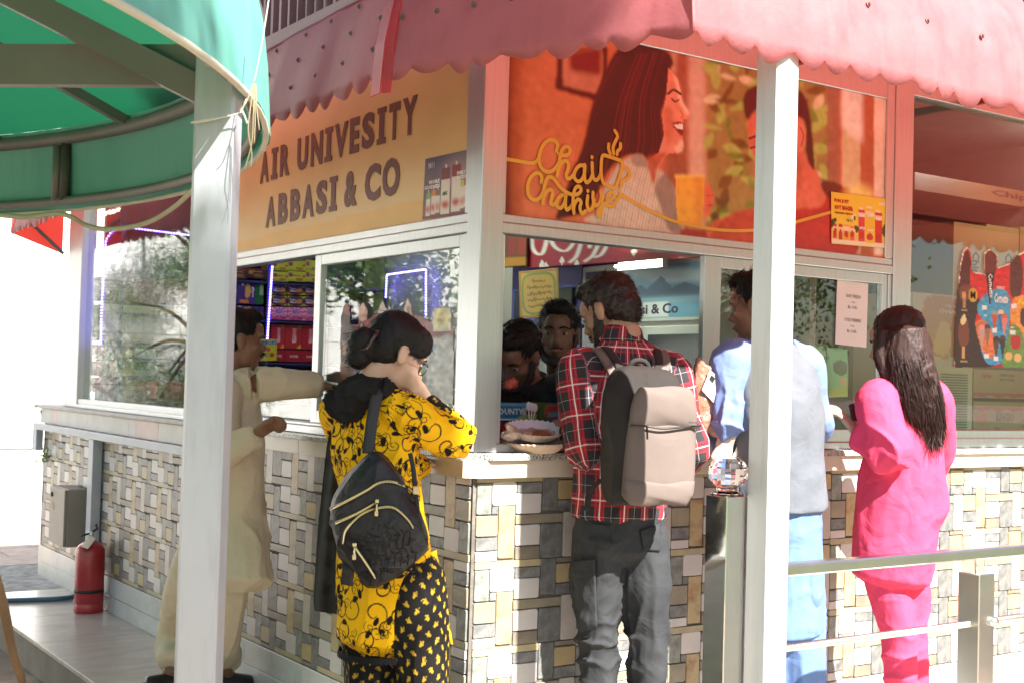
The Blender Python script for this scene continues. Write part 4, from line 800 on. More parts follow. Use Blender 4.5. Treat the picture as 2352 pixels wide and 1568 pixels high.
# ---- crinkled clear ice cream film on the sliding pane of the shaded face
def film():
    zl = lambda x, y: ((900+.574*x)/4096*2352, (900+.574*y)/4096*2352); xp = .0175
    O = [(802, 1112), (806, 650), (830, 560), (853, 530), (875, 570), (880, 688), (928, 690), (930, 590), (965, 526), (1000, 590), (1000, 660), (1060, 600), (1100, 515), (1140, 600), (1180, 645), (1240, 595), (1275, 503), (1306, 560), (1306, 604), (1440, 668), (1460, 575), (1580, 570), (1588, 725), (1600, 640), (1600, 1262)]
    a, b = onx(*zl(800, 800), xp), onx(*zl(1602, 800), xp); z0, z1 = onx(*zl(1200, 1270), xp)[2], onx(*zl(1270, 490), xp)[2]; Yw, Zw = np.meshgrid(np.linspace(a[1], b[1], 110), np.linspace(z1, z0, 96)); P = np.stack([np.full_like(Yw, xp), Yw, Zw], -1); v = P-CAM; d = v@AF
    X, Y = to_zoom((512+F_PX*(v@AR)/d)*2352/1024, (341.375-F_PX*(v@AU)/d)*2352/1024, 900, 900, .574); c = Canvas(X, Y, (130, 36, 38)); c.mask = inside(O, X, Y)
    c.poly([(800, 1120), (806, 600), (900, 650), (905, 800), (890, 1120)], (62, 36, 30)); c.ell(880, 815, 20, 36, (200, 160, 60)); c.rect(820, 810, 845, 910, (170, 120, 70)); c.smooth([(815, 960), (850, 950), (850, 1060), (815, 1060)], (110, 60, 40)); c.poly([(905, 820), (1000, 760), (1000, 1110), (905, 1110)], (60, 120, 160)); c.smooth([(935, 560), (965, 530), (998, 600), (990, 660), (935, 660)], (196, 150, 140)); c.smooth([(1065, 620), (1100, 525), (1140, 610), (1135, 700), (1070, 690)], (190, 170, 168)); c.poly([(940, 690), (975, 690), (960, 800)], (40, 30, 34))
    c.smooth([(1240, 640), (1275, 510), (1305, 580), (1300, 700), (1360, 900), (1330, 1000), (1270, 800)], (206, 170, 150)); c.smooth([(1360, 800), (1480, 790), (1600, 800), (1600, 1262), (1420, 1240), (1400, 1000)], (176, 180, 180), 2); c.poly([(1446, 668), (1462, 580), (1578, 576), (1575, 740), (1450, 745)], (200, 196, 170)); c.smooth([(1470, 600), (1560, 600), (1556, 700), (1470, 706)], (214, 200, 130)); c.smooth([(1390, 820), (1460, 830), (1440, 900), (1380, 880)], (70, 140, 180)); c.rect(1330, 900, 1400, 1150, (60, 110, 70), 1); c.noise(.22, 1, 3); c.noise(.12, 3, 4)
    o = P[48, 55].copy(); T = thing('ice_cream_film', 'crinkled ice cream advert film stuck on the shaded sliding pane', 'poster', o); rg = np.random.RandomState(2); w_ = blur(rg.normal(0, 1, Yw.shape), 2); P[..., 0] -= .002+.0006*w_/w_.std()
    sheet_mesh('printed_sheet', P-o, c.img, mat('glossy_film', rough=.3, var=.03, attr='print', spec=.5), T, c.mask)
    text_mesh('M', 'lettering', ink0((60, 36, 30)), frameM(onx(*zl(869, 838), xp-.004)-o, (0, -1, 0), (0, 0, 1)), T, height=.03, width=.02, bold=.03, depth=.0004); text_mesh('Cornetto', 'lettering', ink0((240, 236, 236)), frameM(onx(*zl(945, 690), xp-.006)-o, (0, 0, -1), (0, -1, 0)), T, height=.016, width=.11, bold=.02, depth=.0004)
def ink0(col): return mat('ink_%d_%d_%d' % tuple(col), tuple(lin(col)), .5, 0, 0)
film()
# ------------------------------------------------------------------ inside the kiosk
def ink(col): return mat('ink_%d_%d_%d' % tuple(col), tuple(lin(col)), .5, 0, 0)
def zz5(ox, oy, s_): return lambda x, y: ((ox+s_*x)/4096*2352, (oy+s_*y)/4096*2352)
ZL, ZW, ZR, ZQ = zz5(900, 900, .574), zz5(0, 800, .574), zz5(1900, 900, .6377), zz5(2900, 900, .638)
SHY = 4.44
SU = thing('shelf_unit', 'dark blue shelf unit stacked with biscuit boxes inside the kiosk', 'shelf', (.2, 4.8, 0))
def su(name, lo, hi): return MB().box(np.array(lo)-(.2, 4.8, 0), np.array(hi)-(.2, 4.8, 0), .003).build(name, BLUEWOOD, SU)
zsh = [ony(*ZL(450, 960), SHY)[2], ony(*ZL(450, 672), SHY)[2], ony(*ZL(450, 405), SHY)[2]]
for z in [.05, .45, .8, 1.16]+zsh+[2.25, 2.6]: su('board', (.2, 4.44, z-.014), (2.09, 4.8, z))
xl = ony(*ZL(300, 500), SHY)[0]
for x in (.2, xl, 2.07): su('upright', (x-.012 if x > .3 else x, 4.43, .03), (x+.012 if x > .3 else x+.024, 4.439, 2.69))
su('back_board', (.2, 4.801, .03), (2.09, 4.809, 2.69))
VIO = mat('violet_light', (.2, .15, .9), .5, emit=(.16, .1, 1.), estr=9.)
def led(label, pts, f):
    P_ = [f(*q) for q in pts]; c_ = []; o = np.array(P_[0]); T = thing('led_strip', label, 'light strip', o); mb = MB(); st_ = .0
    MB().tube(np.array(P_)-o+AF*.006, .004, 5).build('tape', mat('led_tape', (.3, .3, .4), .5), T)
    for a, b in zip(P_[:-1], P_[1:]):
        L = np.linalg.norm(b-a); n = int(L/.018)
        for i in range(n): p = a+(b-a)*(i+.5)/n-o; mb.box(p-.0042, p+.0042)
    mb.build('diodes', VIO, T)
led('violet light strip between the shelf bays in the open window', [ZL(330, 285), ZL(295, 800)], lambda x, y: ony(x, y, 4.425))
led('violet light strip outlining the far left shelf end', [ZW(702, 1005), ZW(708, 760), ZW(722, 480), ZW(738, 280), ZW(775, 225), ZW(830, 188), ZW(940, 200), ZW(1320, 247)], lambda x, y: ony(x, y, 4.425))
led('violet light strip seen behind the sliding pane', [ZL(1120, 512), ZL(1128, 348), ZL(1400, 310), ZL(1400, 632)], lambda x, y: onx(x, y, 2.04))
led('violet light strip beside the gold framed verse', [ZR(405, 585), ZR(400, 825)], lambda x, y: onx(x, y, 1.79))

def face(name, parent, P0, w_, h, draw, texts, nw, nh, org):
    """printed front toward -Y with lower left P0"""
    s_, t = np.meshgrid(np.linspace(0, 1, nw), np.linspace(0, 1, nh)); P = np.stack([P0[0]+s_*w_, np.full_like(s_, P0[1]), P0[2]+(1-t)*h], -1)
    C = Canvas(s_, t, (255, 255, 255)); draw(C); sheet_mesh('printed_front', P-org, C.img, PRINT, parent)
    for body, x, y, hh, wd, col, up in texts:
        o = np.array((P0[0]+x*w_, P0[1]-.0008, P0[2]+(1-y)*h))-org
        M = frameM(o, (1, 0, 0), (0, 0, 1)) if not up else frameM(o, (0, 0, -1), (1, 0, 0))
        text_mesh(body, 'lettering', ink(col), M, parent, height=hh*(w_ if up else h), width=wd*(h if up else w_), bold=.03, depth=.0003, res=1)
def pbox(name, label, q0, q1, zf, y, depth, side, draw, texts=(), n=(18, 14), cat='box', group=None):
    a, b = ony(*zf(*q0), y), ony(*zf(*q1), y); x0, x1, z0, z1 = a[0], b[0], b[2], a[2]; o = np.array((x0, y, z0)); T = thing(name, label, cat, o, group)
    MB().box((0, .001, 0), (x1-x0, depth, z1-z0), .002).build('carton', ink(side), T); face('front', T, np.array((x0, y, z0)), x1-x0, z1-z0, draw, texts, *n, o); return T
def plain(col, *ops):
    def d(c):
        c.img[:] = lin(col)
        for op in ops: getattr(c, op[0])(*op[1:])
    return d
lem = plain((206, 204, 62), ('rect', 0, .78, 1, 1, (170, 180, 40)), ('ell', .65, .78, .22, .16, (176, 120, 50)), ('poly', [(.75, .5), (1, .2), (1, .6)], (190, 60, 40)), ('rect', .05, .2, .25, .6, (150, 70, 110)))
for r_, (y0, y1) in enumerate(((250, 322), (324, 398))):
    for i, (x0, x1) in enumerate(((334, 438), (441, 560), (563, 660))):
        pbox('biscuit_box', '%s row lemon biscuit box, %s right of the violet strip' % (('top', 'lower')[r_], ('first', 'second', 'third')[i]), (x0, y0-i*4), (x1, y1+i*2), ZL, 4.5, .2, (196, 196, 60), lem, [('Lemon', .2, .5, .22, .5, (150, 60, 40), 0)] if r_ else [], group='lemon biscuit boxes')
def topo(c):
    c.img[:] = lin((190, 190, 50)); c.ell(.5, .5, .56, .52, (84, 22, 52)); c.ell(.72, .5, .2, .26, (196, 140, 60)); c.smooth([(.3, .15), (.6, .2), (.65, .4), (.3, .35)], (50, 60, 140))
for r_, (y0, y1) in enumerate(((412, 488), (491, 566))):
    for i, (x0, x1) in enumerate(((322, 428), (438, 546), (550, 650))):
        pbox('biscuit_box', '%s maroon oval biscuit box, %s from the violet strip' % (('upper', 'lower')[r_], ('first', 'second', 'third')[i]), (x0, y0+i*3), (x1, y1+i*3), ZL, 4.5, .2, (84, 22, 52), topo, [('Topo', .1, .5, .2, .42, (236, 232, 240), 0), ('Gluc', .12, .72, .2, .42, (236, 232, 240), 0)], group='maroon biscuit boxes')
def rio(c):
    c.img[:] = lin((222, 90, 150)); a = np.arctan2(c.Y-.4, c.X-.5); c.mix(((np.sin(a*9) > 0)*1.)*.75, (240, 190, 215)); c.ell(.5, .85, .5, .18, (190, 50, 110), 0, .8); c.ell(.8, .8, .1, .1, (120, 60, 40))
for i, (x0, x1) in enumerate(((320, 434), (440, 550), (553, 640))):
    pbox('biscuit_box', 'pink striped biscuit box, %s from the violet strip' % ('first', 'second', 'third')[i], (x0, 569+i*3), (x1, 664+i*4), ZL, 4.5, .2, (210, 80, 140), rio, [('RIO', .3, .5, .34, .42, (70, 120, 160), 0)], group='pink biscuit boxes')
soop = plain((176, 24, 44), ('rect', .75, 0, 1, .2, (150, 100, 40)), ('poly', [(.7, 1), (1, .75), (1, 1)], (214, 150, 50)), ('rect', 0, 0, .03, 1, (120, 10, 26)))
for i, (x0, x1) in enumerate(((322, 412), (416, 532), (536, 640))):
    pbox('biscuit_box', 'tall red biscuit carton, %s from the violet strip' % ('first', 'second', 'third')[i], (x0, 690+i*4), (x1, 862+i*3), ZL, 4.5, .2, (150, 20, 36), soop, [('SOOPER', .45, .14, .24, .62, (226, 190, 196), 1)], n=(14, 20), group='red biscuit cartons')
    pbox('biscuit_box', 'flat red biscuit carton under the tall ones, %s from the strip' % ('first', 'second', 'third')[i], (x0, 868+i*3), (x1, 950+i*3), ZL, 4.5, .2, (140, 18, 34), plain((160, 20, 40)), [('SOOPER', .3, .62, .22, .5, (226, 190, 196), 0)], group='flat red biscuit cartons')
choc = plain((70, 30, 50), ('ell', .6, .7, .25, .2, (150, 100, 70)), ('rect', 0, 0, 1, .12, (160, 30, 40)), ('rect', .1, .2, .3, .6, (190, 150, 60)))
for i, (x0, x1) in enumerate(((30, 150), (155, 284))): pbox('biscuit_box', 'dark chocolate biscuit box, %s on the upper left shelf' % ('far', 'near')[i], (x0, 302), (x1, 378), ZL, 4.5, .2, (60, 26, 44), choc, [('Chocolate', .3, .35, .14, .5, (220, 190, 120), 0)], group='chocolate biscuit boxes')
glu = plain((66, 42, 140), ('smooth', [(.4, .15), (.6, .1), (.7, .5), (.5, .75), (.35, .6)], (222, 160, 90), 1), ('rect', .05, .8, .6, .98, (206, 120, 50)), ('ell', .2, .12, .1, .07, (230, 230, 240)))
pbox('biscuit_box', 'violet biscuit box cut off by the man\'s head', (20, 395), (100, 552), ZL, 4.5, .2, (56, 36, 130), glu, n=(14, 20)); pbox('biscuit_box', 'violet biscuit box left of the green tin', (104, 395), (212, 554), ZL, 4.5, .2, (56, 36, 130), glu, [('gluco', .72, .2, .2, .5, (230, 226, 244), 1)], n=(14, 20))
pbox('biscuit_box', 'wide violet biscuit box lying above the man\'s head', (55, 560), (266, 658), ZL, 4.5, .2, (56, 36, 130), glu, [('gluco', .5, .6, .3, .36, (230, 226, 244), 0)])
pbox('tea_tin', 'slim green tin beside the violet boxes', (216, 400), (266, 556), ZL, 4.5, .15, (20, 90, 50), plain((26, 100, 60), ('rect', .5, .1, .95, .6, (190, 220, 214), 0, .7)), cat='tin'); pbox('tea_tin', 'green tin on the shelf behind the man\'s face', (205, 690), (270, 800), ZL, 4.5, .15, (20, 90, 50), plain((24, 92, 56), ('rect', 0, .7, 1, .8, (150, 200, 90))), cat='tin')
# behind the far left pane
for i, (x0, x1) in enumerate(((722, 862), (868, 1000), (1006, 1124), (1130, 1300), (1304, 1430))):
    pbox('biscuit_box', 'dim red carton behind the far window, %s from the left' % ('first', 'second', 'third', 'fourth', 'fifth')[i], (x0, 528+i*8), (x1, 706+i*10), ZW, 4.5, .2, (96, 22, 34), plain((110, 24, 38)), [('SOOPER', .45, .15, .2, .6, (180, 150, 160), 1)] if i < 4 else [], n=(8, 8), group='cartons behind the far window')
    pbox('snack_box', 'cream carton row behind the far window, %s from the left' % ('first', 'second', 'third', 'fourth', 'fifth')[i], (x0, 722+i*11), (x1, 985+i*6), ZW, 4.52, .2, (200, 186, 150), plain((206, 192, 160), ('rect', .1, .4, .9, .75, (226, 220, 210))), n=(8, 8), group='cream cartons')
for i, (x0, y0, x1, y1, col, nm) in enumerate(((664, 1005, 716, 1110, (190, 60, 90), 'top pink'), (664, 1118, 716, 1225, (196, 60, 80), 'middle pink'), (655, 1232, 706, 1335, (190, 50, 70), 'bottom pink'), (720, 1005, 762, 1220, (90, 96, 60), 'olive'), (765, 1005, 802, 1110, (70, 60, 70), 'grey'), (762, 1118, 802, 1228, (210, 70, 80), 'coral'), (806, 1042, 862, 1226, (206, 196, 60), 'left yellow'), (864, 1040, 922, 1222, (210, 200, 70), 'right yellow'),
                                            (1094, 1030, 1128, 1225, (120, 80, 30), 'brown'), (1130, 1040, 1170, 1225, (90, 60, 50), 'dark brown'), (712, 1240, 780, 1420, (110, 40, 50), 'dark red'), (784, 1240, 860, 1420, (70, 50, 56), 'charcoal'), (864, 1245, 940, 1420, (150, 130, 60), 'mustard'), (944, 1250, 1030, 1425, (130, 60, 60), 'brick'), (1034, 1262, 1092, 1380, (206, 60, 50), 'scarlet'), (1096, 1262, 1160, 1400, (120, 90, 60), 'tan'), (1164, 1262, 1290, 1440, (150, 40, 50), 'crimson'))):
    pbox('snack_box', '%s snack packet on the low shelf behind the far window' % nm, (x0, y0), (x1, y1), ZW, 4.5, .15, tuple(int(v*.8) for v in col), plain(col, ('rect', .15, .2, .85, .4, tuple(min(255, v+60) for v in col)), ('rect', .2, .6, .8, .85, tuple(int(v*.6) for v in col))), n=(8, 10))
BOT = mat('clear_plastic', (.6, .66, .62), .15, 0, .05, spec=.6); bm_ = None
for i in range(8):
    a, b = ony(*ZW(925+i*21, 1015), 4.5), ony(*ZW(925+i*21, 1225), 4.5); h = a[2]-b[2]; r_ = .026
    T = tag(empty('drink_bottle', (b[0]+.026, 4.53, b[2])), None); tag(T, '%s clear drink bottle with green label in the far window row' % ('leftmost', 'second', 'third', 'fourth', 'fifth', 'sixth', 'seventh', 'rightmost')[i], 'bottle', 'row of green label bottles')
    if bm_ is None:
        pr = [(0.0, .0), (r_, .004), (r_, h*.62), (r_*.75, h*.78), (r_*.4, h*.9), (r_*.4, h*.94), (0.001, h*.945)]; mk = lambda pr: MB().loft([[(q*math.cos(t), q*math.sin(t), z) for t in np.linspace(0, 2*math.pi, 12, endpoint=False)] for q, z in pr])
        bm_ = [mk([(max(q, .001), z) for q, z in pr]).build('bottle_body', BOT, T, True), mk([(r_*1.02, h*.22), (r_*1.02, h*.5)]).build('bottle_label', ink((70, 140, 60)), T, True), mk([(r_*.46, h*.92), (r_*.46, h), (.001, h*1.001)]).build('cap', ink((60, 130, 60)), T, True)]
    else:
        for q in bm_: link(q.name.split('.')[0], q.data, T)

# ---- fridges, banner, gold verse on the inner right side
FX = 1.7
def fy(zx, zy): p_ = onx(*ZR(zx, zy), FX); return p_[1], p_[2]
(y1, zt), (y0, _), (_, zb) = fy(680, 285), fy(1455, 230), fy(680, 610)
WF = mat('fridge_white', (.6, .61, .6), .35, 0, .04); DG = mat('dark_fridge_glass', (.03, .035, .035), .08, 0, .2, 4)
FR = thing('display_fridge', 'white glass door fridge with mountain lake header and shop name', 'fridge', (FX, (y0+y1)/2, .03)); fo = np.array((FX, (y0+y1)/2, .03))
def fb(name, lo, hi, m, b=.006): return MB().box(np.array(lo)-fo, np.array(hi)-fo, b).build(name, m, FR)
fb('cabinet', (FX+.02, y0-.02, .03), (2.09, y1+.01, zt+.02), WF); fb('header_frame', (FX, y0-.02, zb-.012), (FX+.019, y1+.01, zt+.015), WF)
ys, zs = np.linspace(y1-.02, y0, 70), np.linspace(zt-.008, zb+.008, 36); Yw, Zw = np.meshgrid(ys, zs); s_, t = (Yw-y1)/(y0-y1), (zt-Zw)/(zt-zb); C = Canvas(s_, t, (120, 170, 205))
C.rect(0, 0, .38, .5, (206, 212, 220), 2); C.rect(0, .05, .2, .3, (70, 80, 120), 1); C.smooth([(.4, .15), (.7, .08), (1, .2), (1, .35), (.6, .3)], (190, 214, 230), 3); C.poly([(.38, .55), (.5, .36), (.55, .44), (.66, .22), (.75, .45), (.85, .36), (1, .5), (1, .62), (.38, .62)], (96, 130, 165), 1); C.rect(.36, .6, 1, .75, (140, 180, 205), 2); C.rect(0, .72, 1, 1, (110, 170, 205), 1); C.rect(.3, .68, .72, .95, (226, 226, 226), 0, .85)
sheet_mesh('header_print', np.stack([np.full_like(Yw, FX-.0015), Yw, Zw], -1)-fo, C.img, PRINT, FR)
text_mesh('Abbasi & Co', 'lettering', ink((60, 60, 90)), frameM(np.array((FX-.003, y1-(y1-y0)*.3, zb+(zt-zb)*.1))-fo, (0, -1, 0), (0, 0, 1)), FR, height=(zt-zb)*.18, width=(y1-y0)*.5, bold=.03, depth=.0004)
ym = y0+(y1-y0)*.48
for a, b in ((y0-.01, ym-.004), (ym+.004, y1)):
    dr = MB().box(np.array((FX, a, .15))-fo, np.array((FX+.015, b, zb-.03))-fo, .004).build('door', WF, FR); MB().box(np.array((FX-.002, a+.04, .2))-fo, np.array((FX-.0005, b-.04, zb-.07))-fo).build('door_glass', DG, dr)
BFR = thing('blue_fridge', 'tall blue framed drinks fridge behind the counter', 'fridge', (FX, y1+.3, .03)); fo2 = np.array((FX, y1+.3, .03)); BL = mat('blue_frame', (.03, .04, .22), .35, 0, .05)
MB().box(np.array((FX+.02, y1+.03, .03))-fo2, np.array((2.09, y1+.68, 2.0))-fo2, .01).build('cabinet', BL, BFR); MB().box(np.array((FX, y1+.09, .2))-fo2, np.array((FX+.018, y1+.62, 1.85))-fo2, .004).build('door_glass', DG, BFR)
def on_x_sheet(name, label, cat, quad, x, nw, nh, draw, mt=PRINT, texts=()):
    q = [onx(*ZR(*p_), x) for p_ in quad]; s_, t = np.meshgrid(np.linspace(0, 1, nw), np.linspace(0, 1, nh)); P = q[0]*((1-s_)*(1-t))[..., None]+q[1]*(s_*(1-t))[..., None]+q[2]*(s_*t)[..., None]+q[3]*((1-s_)*t)[..., None]
    o = np.mean(q, 0); P[..., 0] += .01*np.sin(s_*7)*t; C = Canvas(s_, t, (255, 255, 255)); draw(C); T = thing(name, label, cat, o); sheet_mesh('printed_sheet', P-o, C.img, mt, T, thick=.001); return T
def verse(c):
    c.img[:] = lin((196, 160, 70)); c.rect(.0, 0, 1, .05, (170, 120, 50)); c.rect(.0, .95, 1, 1, (170, 120, 50)); c.rect(0, 0, .05, 1, (170, 130, 50)); c.rect(.95, 0, 1, 1, (170, 130, 50))
    ov = [(.5+.42*np.sign(math.cos(a))*abs(math.cos(a))**.5, .5+.42*np.sign(math.sin(a))*abs(math.sin(a))**.5) for a in np.linspace(0, 2*math.pi, 24)]; c.line(ov, .05, (110, 140, 70), .012, 1, False)
    rg = np.random.RandomState(2)
    for y in (.24, .37, .5, .63, .76):
        x = .2 if y > .3 else .34
        while x < (.8 if y > .3 else .66): w_ = rg.uniform(.04, .1); c.line([(x, y), (x+w_*.3, y+rg.uniform(-.05, .03)), (x+w_*.7, y+rg.uniform(-.01, .045)), (x+w_, y)], .016, (70, 50, 30), .01); x += w_*.9
on_x_sheet('framed_verse', 'gold sheet with green bordered calligraphy hung inside the kiosk', 'poster', [(275, 293), (522, 270), (522, 570), (281, 588)], 1.5, 70, 84, verse)
def banner(c):
    c.img[:] = lin((150, 20, 40)); W_ = (232, 226, 226)
    S_ = [[(.03, .3), (.04, .7), (.1, .8), (.13, .5), (.12, .2)], [(.14, .25), (.16, .65), (.24, .78), (.3, .6), (.31, .3)], [(.33, .2), (.335, .6), (.31, .85), (.27, .95)], [(.385, .1), (.385, .75)], [(.42, .2), (.44, .6), (.41, .85), (.36, .95)], [(.48, .25), (.5, .6), (.46, .85), (.42, .9)], [(.53, .2), (.56, .5), (.62, .55), (.66, .35), (.68, .1)], [(.7, .2), (.74, .5), (.8, .5), (.82, .2)]]
    for q in S_: c.line(q, .026, W_, .006)
    for x, y in ((.1, .95), (.125, .99), (.1, 1.0), (.22, .92), (.31, .98), (.62, .74), (.655, .78), (.635, .86)): c.poly([(x-.016, y), (x, y-.07), (x+.016, y), (x, y+.07)], W_)
on_x_sheet('red_banner', 'dark red cloth banner with white Urdu lettering above the fridges', 'banner', [(330, -150), (1500, -230), (1480, 203), (315, 272)], 1.62, 160, 60, banner)
on_x_sheet('snack_poster', 'dim yellow snack poster at the left of the red banner', 'poster', [(60, -120), (328, -140), (322, 262), (60, 280)], 1.6, 24, 30, plain((90, 60, 40), ('rect', 0, .86, 1, 1, (170, 120, 30)), ('rect', .3, .2, .45, .8, (120, 40, 40)), ('rect', .6, .2, .75, .8, (130, 50, 40)), ('rect', .8, .1, .98, .8, (140, 50, 40))))
TL_ = thing('tube_light', 'lit fluorescent tube hanging over the fridges', 'lamp', (1.45, 1.5, 2.12)); a, b = onx(*ZR(880, 262), 1.55), onx(*ZR(1160, 240), 1.55); TL_.location = a
MB().tube([(0, 0, 0), b-a], .005, 10).build('tube', mat('tube_glow', (.9, .95, .8), emit=(.85, 1., .75), estr=30.), TL_, True); MB().box((.014, min(0, (b-a)[1]), -.02), (.05, max(0, (b-a)[1]), .02), .002).build('fitting', WF, TL_)
CLT = thing('ceiling_light', 'lit fluorescent fitting under the kiosk ceiling', 'lamp', (.9, 2.6, 2.66)); MB().box((-.02, -.6, -.0), (.02, .6, .038), .003).build('fitting', WF, CLT); MB().tube([(0, -.58, -.018), (0, .58, -.018)], .014, 10).build('tube', MATS['tube_glow'], CLT, True)
CL2 = thing('ceiling_light', 'lit fluorescent fitting in the room behind the right window', 'lamp', (3.62, .12, 2.66)); MB().box((-.3, -.02, 0), (.3, .02, .038), .003).build('fitting', WF, CL2); MB().tube([(-.28, 0, -.018), (.28, 0, -.018)], .014, 10).build('tube', mat('tube_glow_dim', (.9, .95, .9), emit=(.95, 1., .9), estr=18.), CL2, True)
# ---- counter display of chocolate bars just inside the serving window
DC = thing('counter_case', 'low glass display case on the counter behind the serving window', 'display case', (.1, .17, 1.122)); ca, cb_ = ony(*ZR(165, 1050), .18), ony(*ZR(640, 1390), .18)
for lo, hi in (((0, 0, 0), (.62, .004, .2)), ((0, .004, .196), (.62, .22, .2))): MB().box(lo, hi).build('glass_pane', GLASS, DC)
MB().box((.0, .22, 0), (.62, .225, .2)).build('back_panel', MATS['inner_wall'], DC); MB().box((.36, -.002, 0), (.366, .003, .2)).build('edge_strip', ALU2, DC)
bounty = plain((60, 130, 190), ('rect', 0, 0, 1, .16, (120, 180, 220)), ('rect', 0, .9, 1, 1, (235, 240, 245)), ('ell', .8, .5, .16, .3, (220, 225, 230)), ('ell', .84, .55, .09, .2, (120, 80, 60)), ('smooth', [(.6, .75), (1, .6), (1, .95), (.6, .95)], (190, 206, 130), 1))
pbox('chocolate_box', 'blue coconut chocolate box in the counter case', (120, 1112), (385, 1226), ZR, .19, .09, (40, 100, 170), bounty, [('BOUNTY', .02, .66, .36, .66, (244, 244, 246), 0)], n=(40, 22)); pbox('chocolate_box', 'green and blue candy box right of the blue chocolate box', (390, 1112), (562, 1232), ZR, .19, .09, (60, 110, 60), plain((84, 120, 60), ('rect', .4, 0, 1, 1, (60, 110, 160)), ('ell', .55, .45, .3, .4, (196, 90, 50))), [('sawa', .36, .42, .26, .4, (190, 40, 40), 0), ('sawa', .4, .74, .26, .4, (110, 180, 220), 0)], n=(30, 22))
for i, (x0, x1, col, nm) in enumerate(((160, 320, (186, 40, 44), 'red'), (325, 480, (200, 130, 50), 'orange'), (484, 640, (176, 34, 40), 'crimson'))): pbox('chocolate_box', '%s sweet box low in the counter case' % nm, (x0, 1238), (x1, 1385), ZR, .19, .09, tuple(int(v*.7) for v in col), plain(col, ('rect', .1, .3, .9, .45, (220, 190, 150), 0, .4)))
# ---- the right hand room: dispenser, cartons
def carton(name, label, q0, q1, y, depth, texts, extra=()): return pbox(name, label, q0, q1, ZQ, y, depth, (150, 112, 70), plain((186, 146, 98), *extra), texts, n=(40, 30), cat='carton')
DM = pbox('juice_dispenser', 'cream juice dispenser with orange picture panel behind the right window', (1180, 420), (1545, 1300), ZQ, .35, .35, (214, 208, 178), plain((216, 208, 178), ('smooth', [(.2, .04), (.8, .05), (.82, .3), (.7, .44), (.4, .45), (.2, .36)], (206, 130, 40), 1), ('smooth', [(.35, .36), (.45, .2), (.6, .22), (.6, .42), (.4, .43)], (236, 190, 90), 1)), [('NESTLE', .52, .09, .02, .22, (244, 240, 230), 0), ('Orange', .42, .145, .045, .4, (244, 236, 190), 0)], n=(40, 60), cat='dispenser')
a, b = ony(*ZQ(1360, 925), .345), ony(*ZQ(1510, 1290), .345)
for i in range(22): z = a[2]+(b[2]-a[2])*(i+.5)/22; MB().box(np.array((a[0], .338, z-.0035))-np.array(DM.location), np.array((b[0], .3485, z+.0035))-np.array(DM.location)).build('louvre', ink((120, 116, 104)), DM)
red_zig = lambda y0, y1, up: ('poly', [(0, y0), (1, y0)]+[(1-i/14., y1 if i % 2 else (y0+y1)/2) for i in range(15)], (196, 50, 50))
carton('snack_carton', 'upper brown carton with red zigzag band behind the right window', (1560, 900), (2250, 1098), .36, .4, [('PakKhan', .07, .3, .16, .08, (190, 60, 50), 0), ('CHEESE FLAKES', .22, .22, .09, .13, (90, 70, 50), 0), ('SPICY FLAKES', .22, .38, .09, .13, (90, 70, 50), 0)], [red_zig(.82, 1., 0)]); carton('snack_carton', 'lower brown carton lettered in grey outline behind the right window', (1560, 1102), (2250, 1312), .36, .4, [('RINGIO', .19, .62, .3, .16, (100, 90, 84), 0), ('Onion', .42, .62, .11, .08, (110, 90, 80), 0), ('Snacks', .42, .78, .11, .08, (110, 90, 80), 0), ('PK', .18, .92, .16, .06, (170, 80, 70), 0)], [red_zig(.16, .3, 1), ('ell', .07, .5, .05, .2, (206, 110, 90))])
for i, (x0, x1, nm) in enumerate(((1436, 1630, 'first'), (1640, 1835, 'second'), (1850, 2060, 'third'))): carton('chips_carton', '%s tall potato chip carton from the column at the right window' % nm, (x0, -20+i*16), (x1, 560), .55, .35, [('Chipser', .5, .3, .3, .45, (110, 70, 50), 1), ('Potato', .2, .4, .16, .22, (120, 80, 56), 1)])
pbox('chips_carton', 'long shelf carton lying on top behind the right window', (1190, -330), (2300, -40), ZQ, .6, .5, (130, 84, 58), plain((150, 100, 70)), [('Chipser', .4, .7, .5, .35, (96, 50, 40), 0)], cat='carton')
for i, (pts, lab) in enumerate(((((640, 765), (768, 775), (770, 1075), (648, 1080)), 'green biscuit packet hanging nearest the price notice'), (((535, 752), (628, 760), (640, 1000), (560, 1000)), 'green packet half hidden behind the price notice packet'))):
    q = [ony(*ZQ(*p_), .05) for p_ in pts]; o = np.mean(q, 0); T = thing('biscuit_packet', lab, 'packet', o); s_, t = np.meshgrid(np.linspace(0, 1, 24), np.linspace(0, 1, 34)); P = q[0]*((1-s_)*(1-t))[..., None]+q[1]*(s_*(1-t))[..., None]+q[2]*(s_*t)[..., None]+q[3]*((1-s_)*t)[..., None]; pf = .02*(np.sin(np.pi*s_)*np.sin(np.pi*t))**.5; C = Canvas(s_, t, (120, 200, 140)); C.ell(.5, .4, .36, .16, (40, 90, 60)); C.ell(.6, .68, .22, .1, (196, 170, 110)); C.smooth([(.1, .85), (.9, .8), (.9, .98), (.1, .98)], (170, 190, 80), 1)
    sheet_mesh('packet_front', P-o-np.stack([pf*0, pf, pf*0], -1), C.img, PRINT, T); sheet_mesh('packet_back', P-o+np.stack([pf*0, pf, pf*0], -1), C.img, PRINT, T)
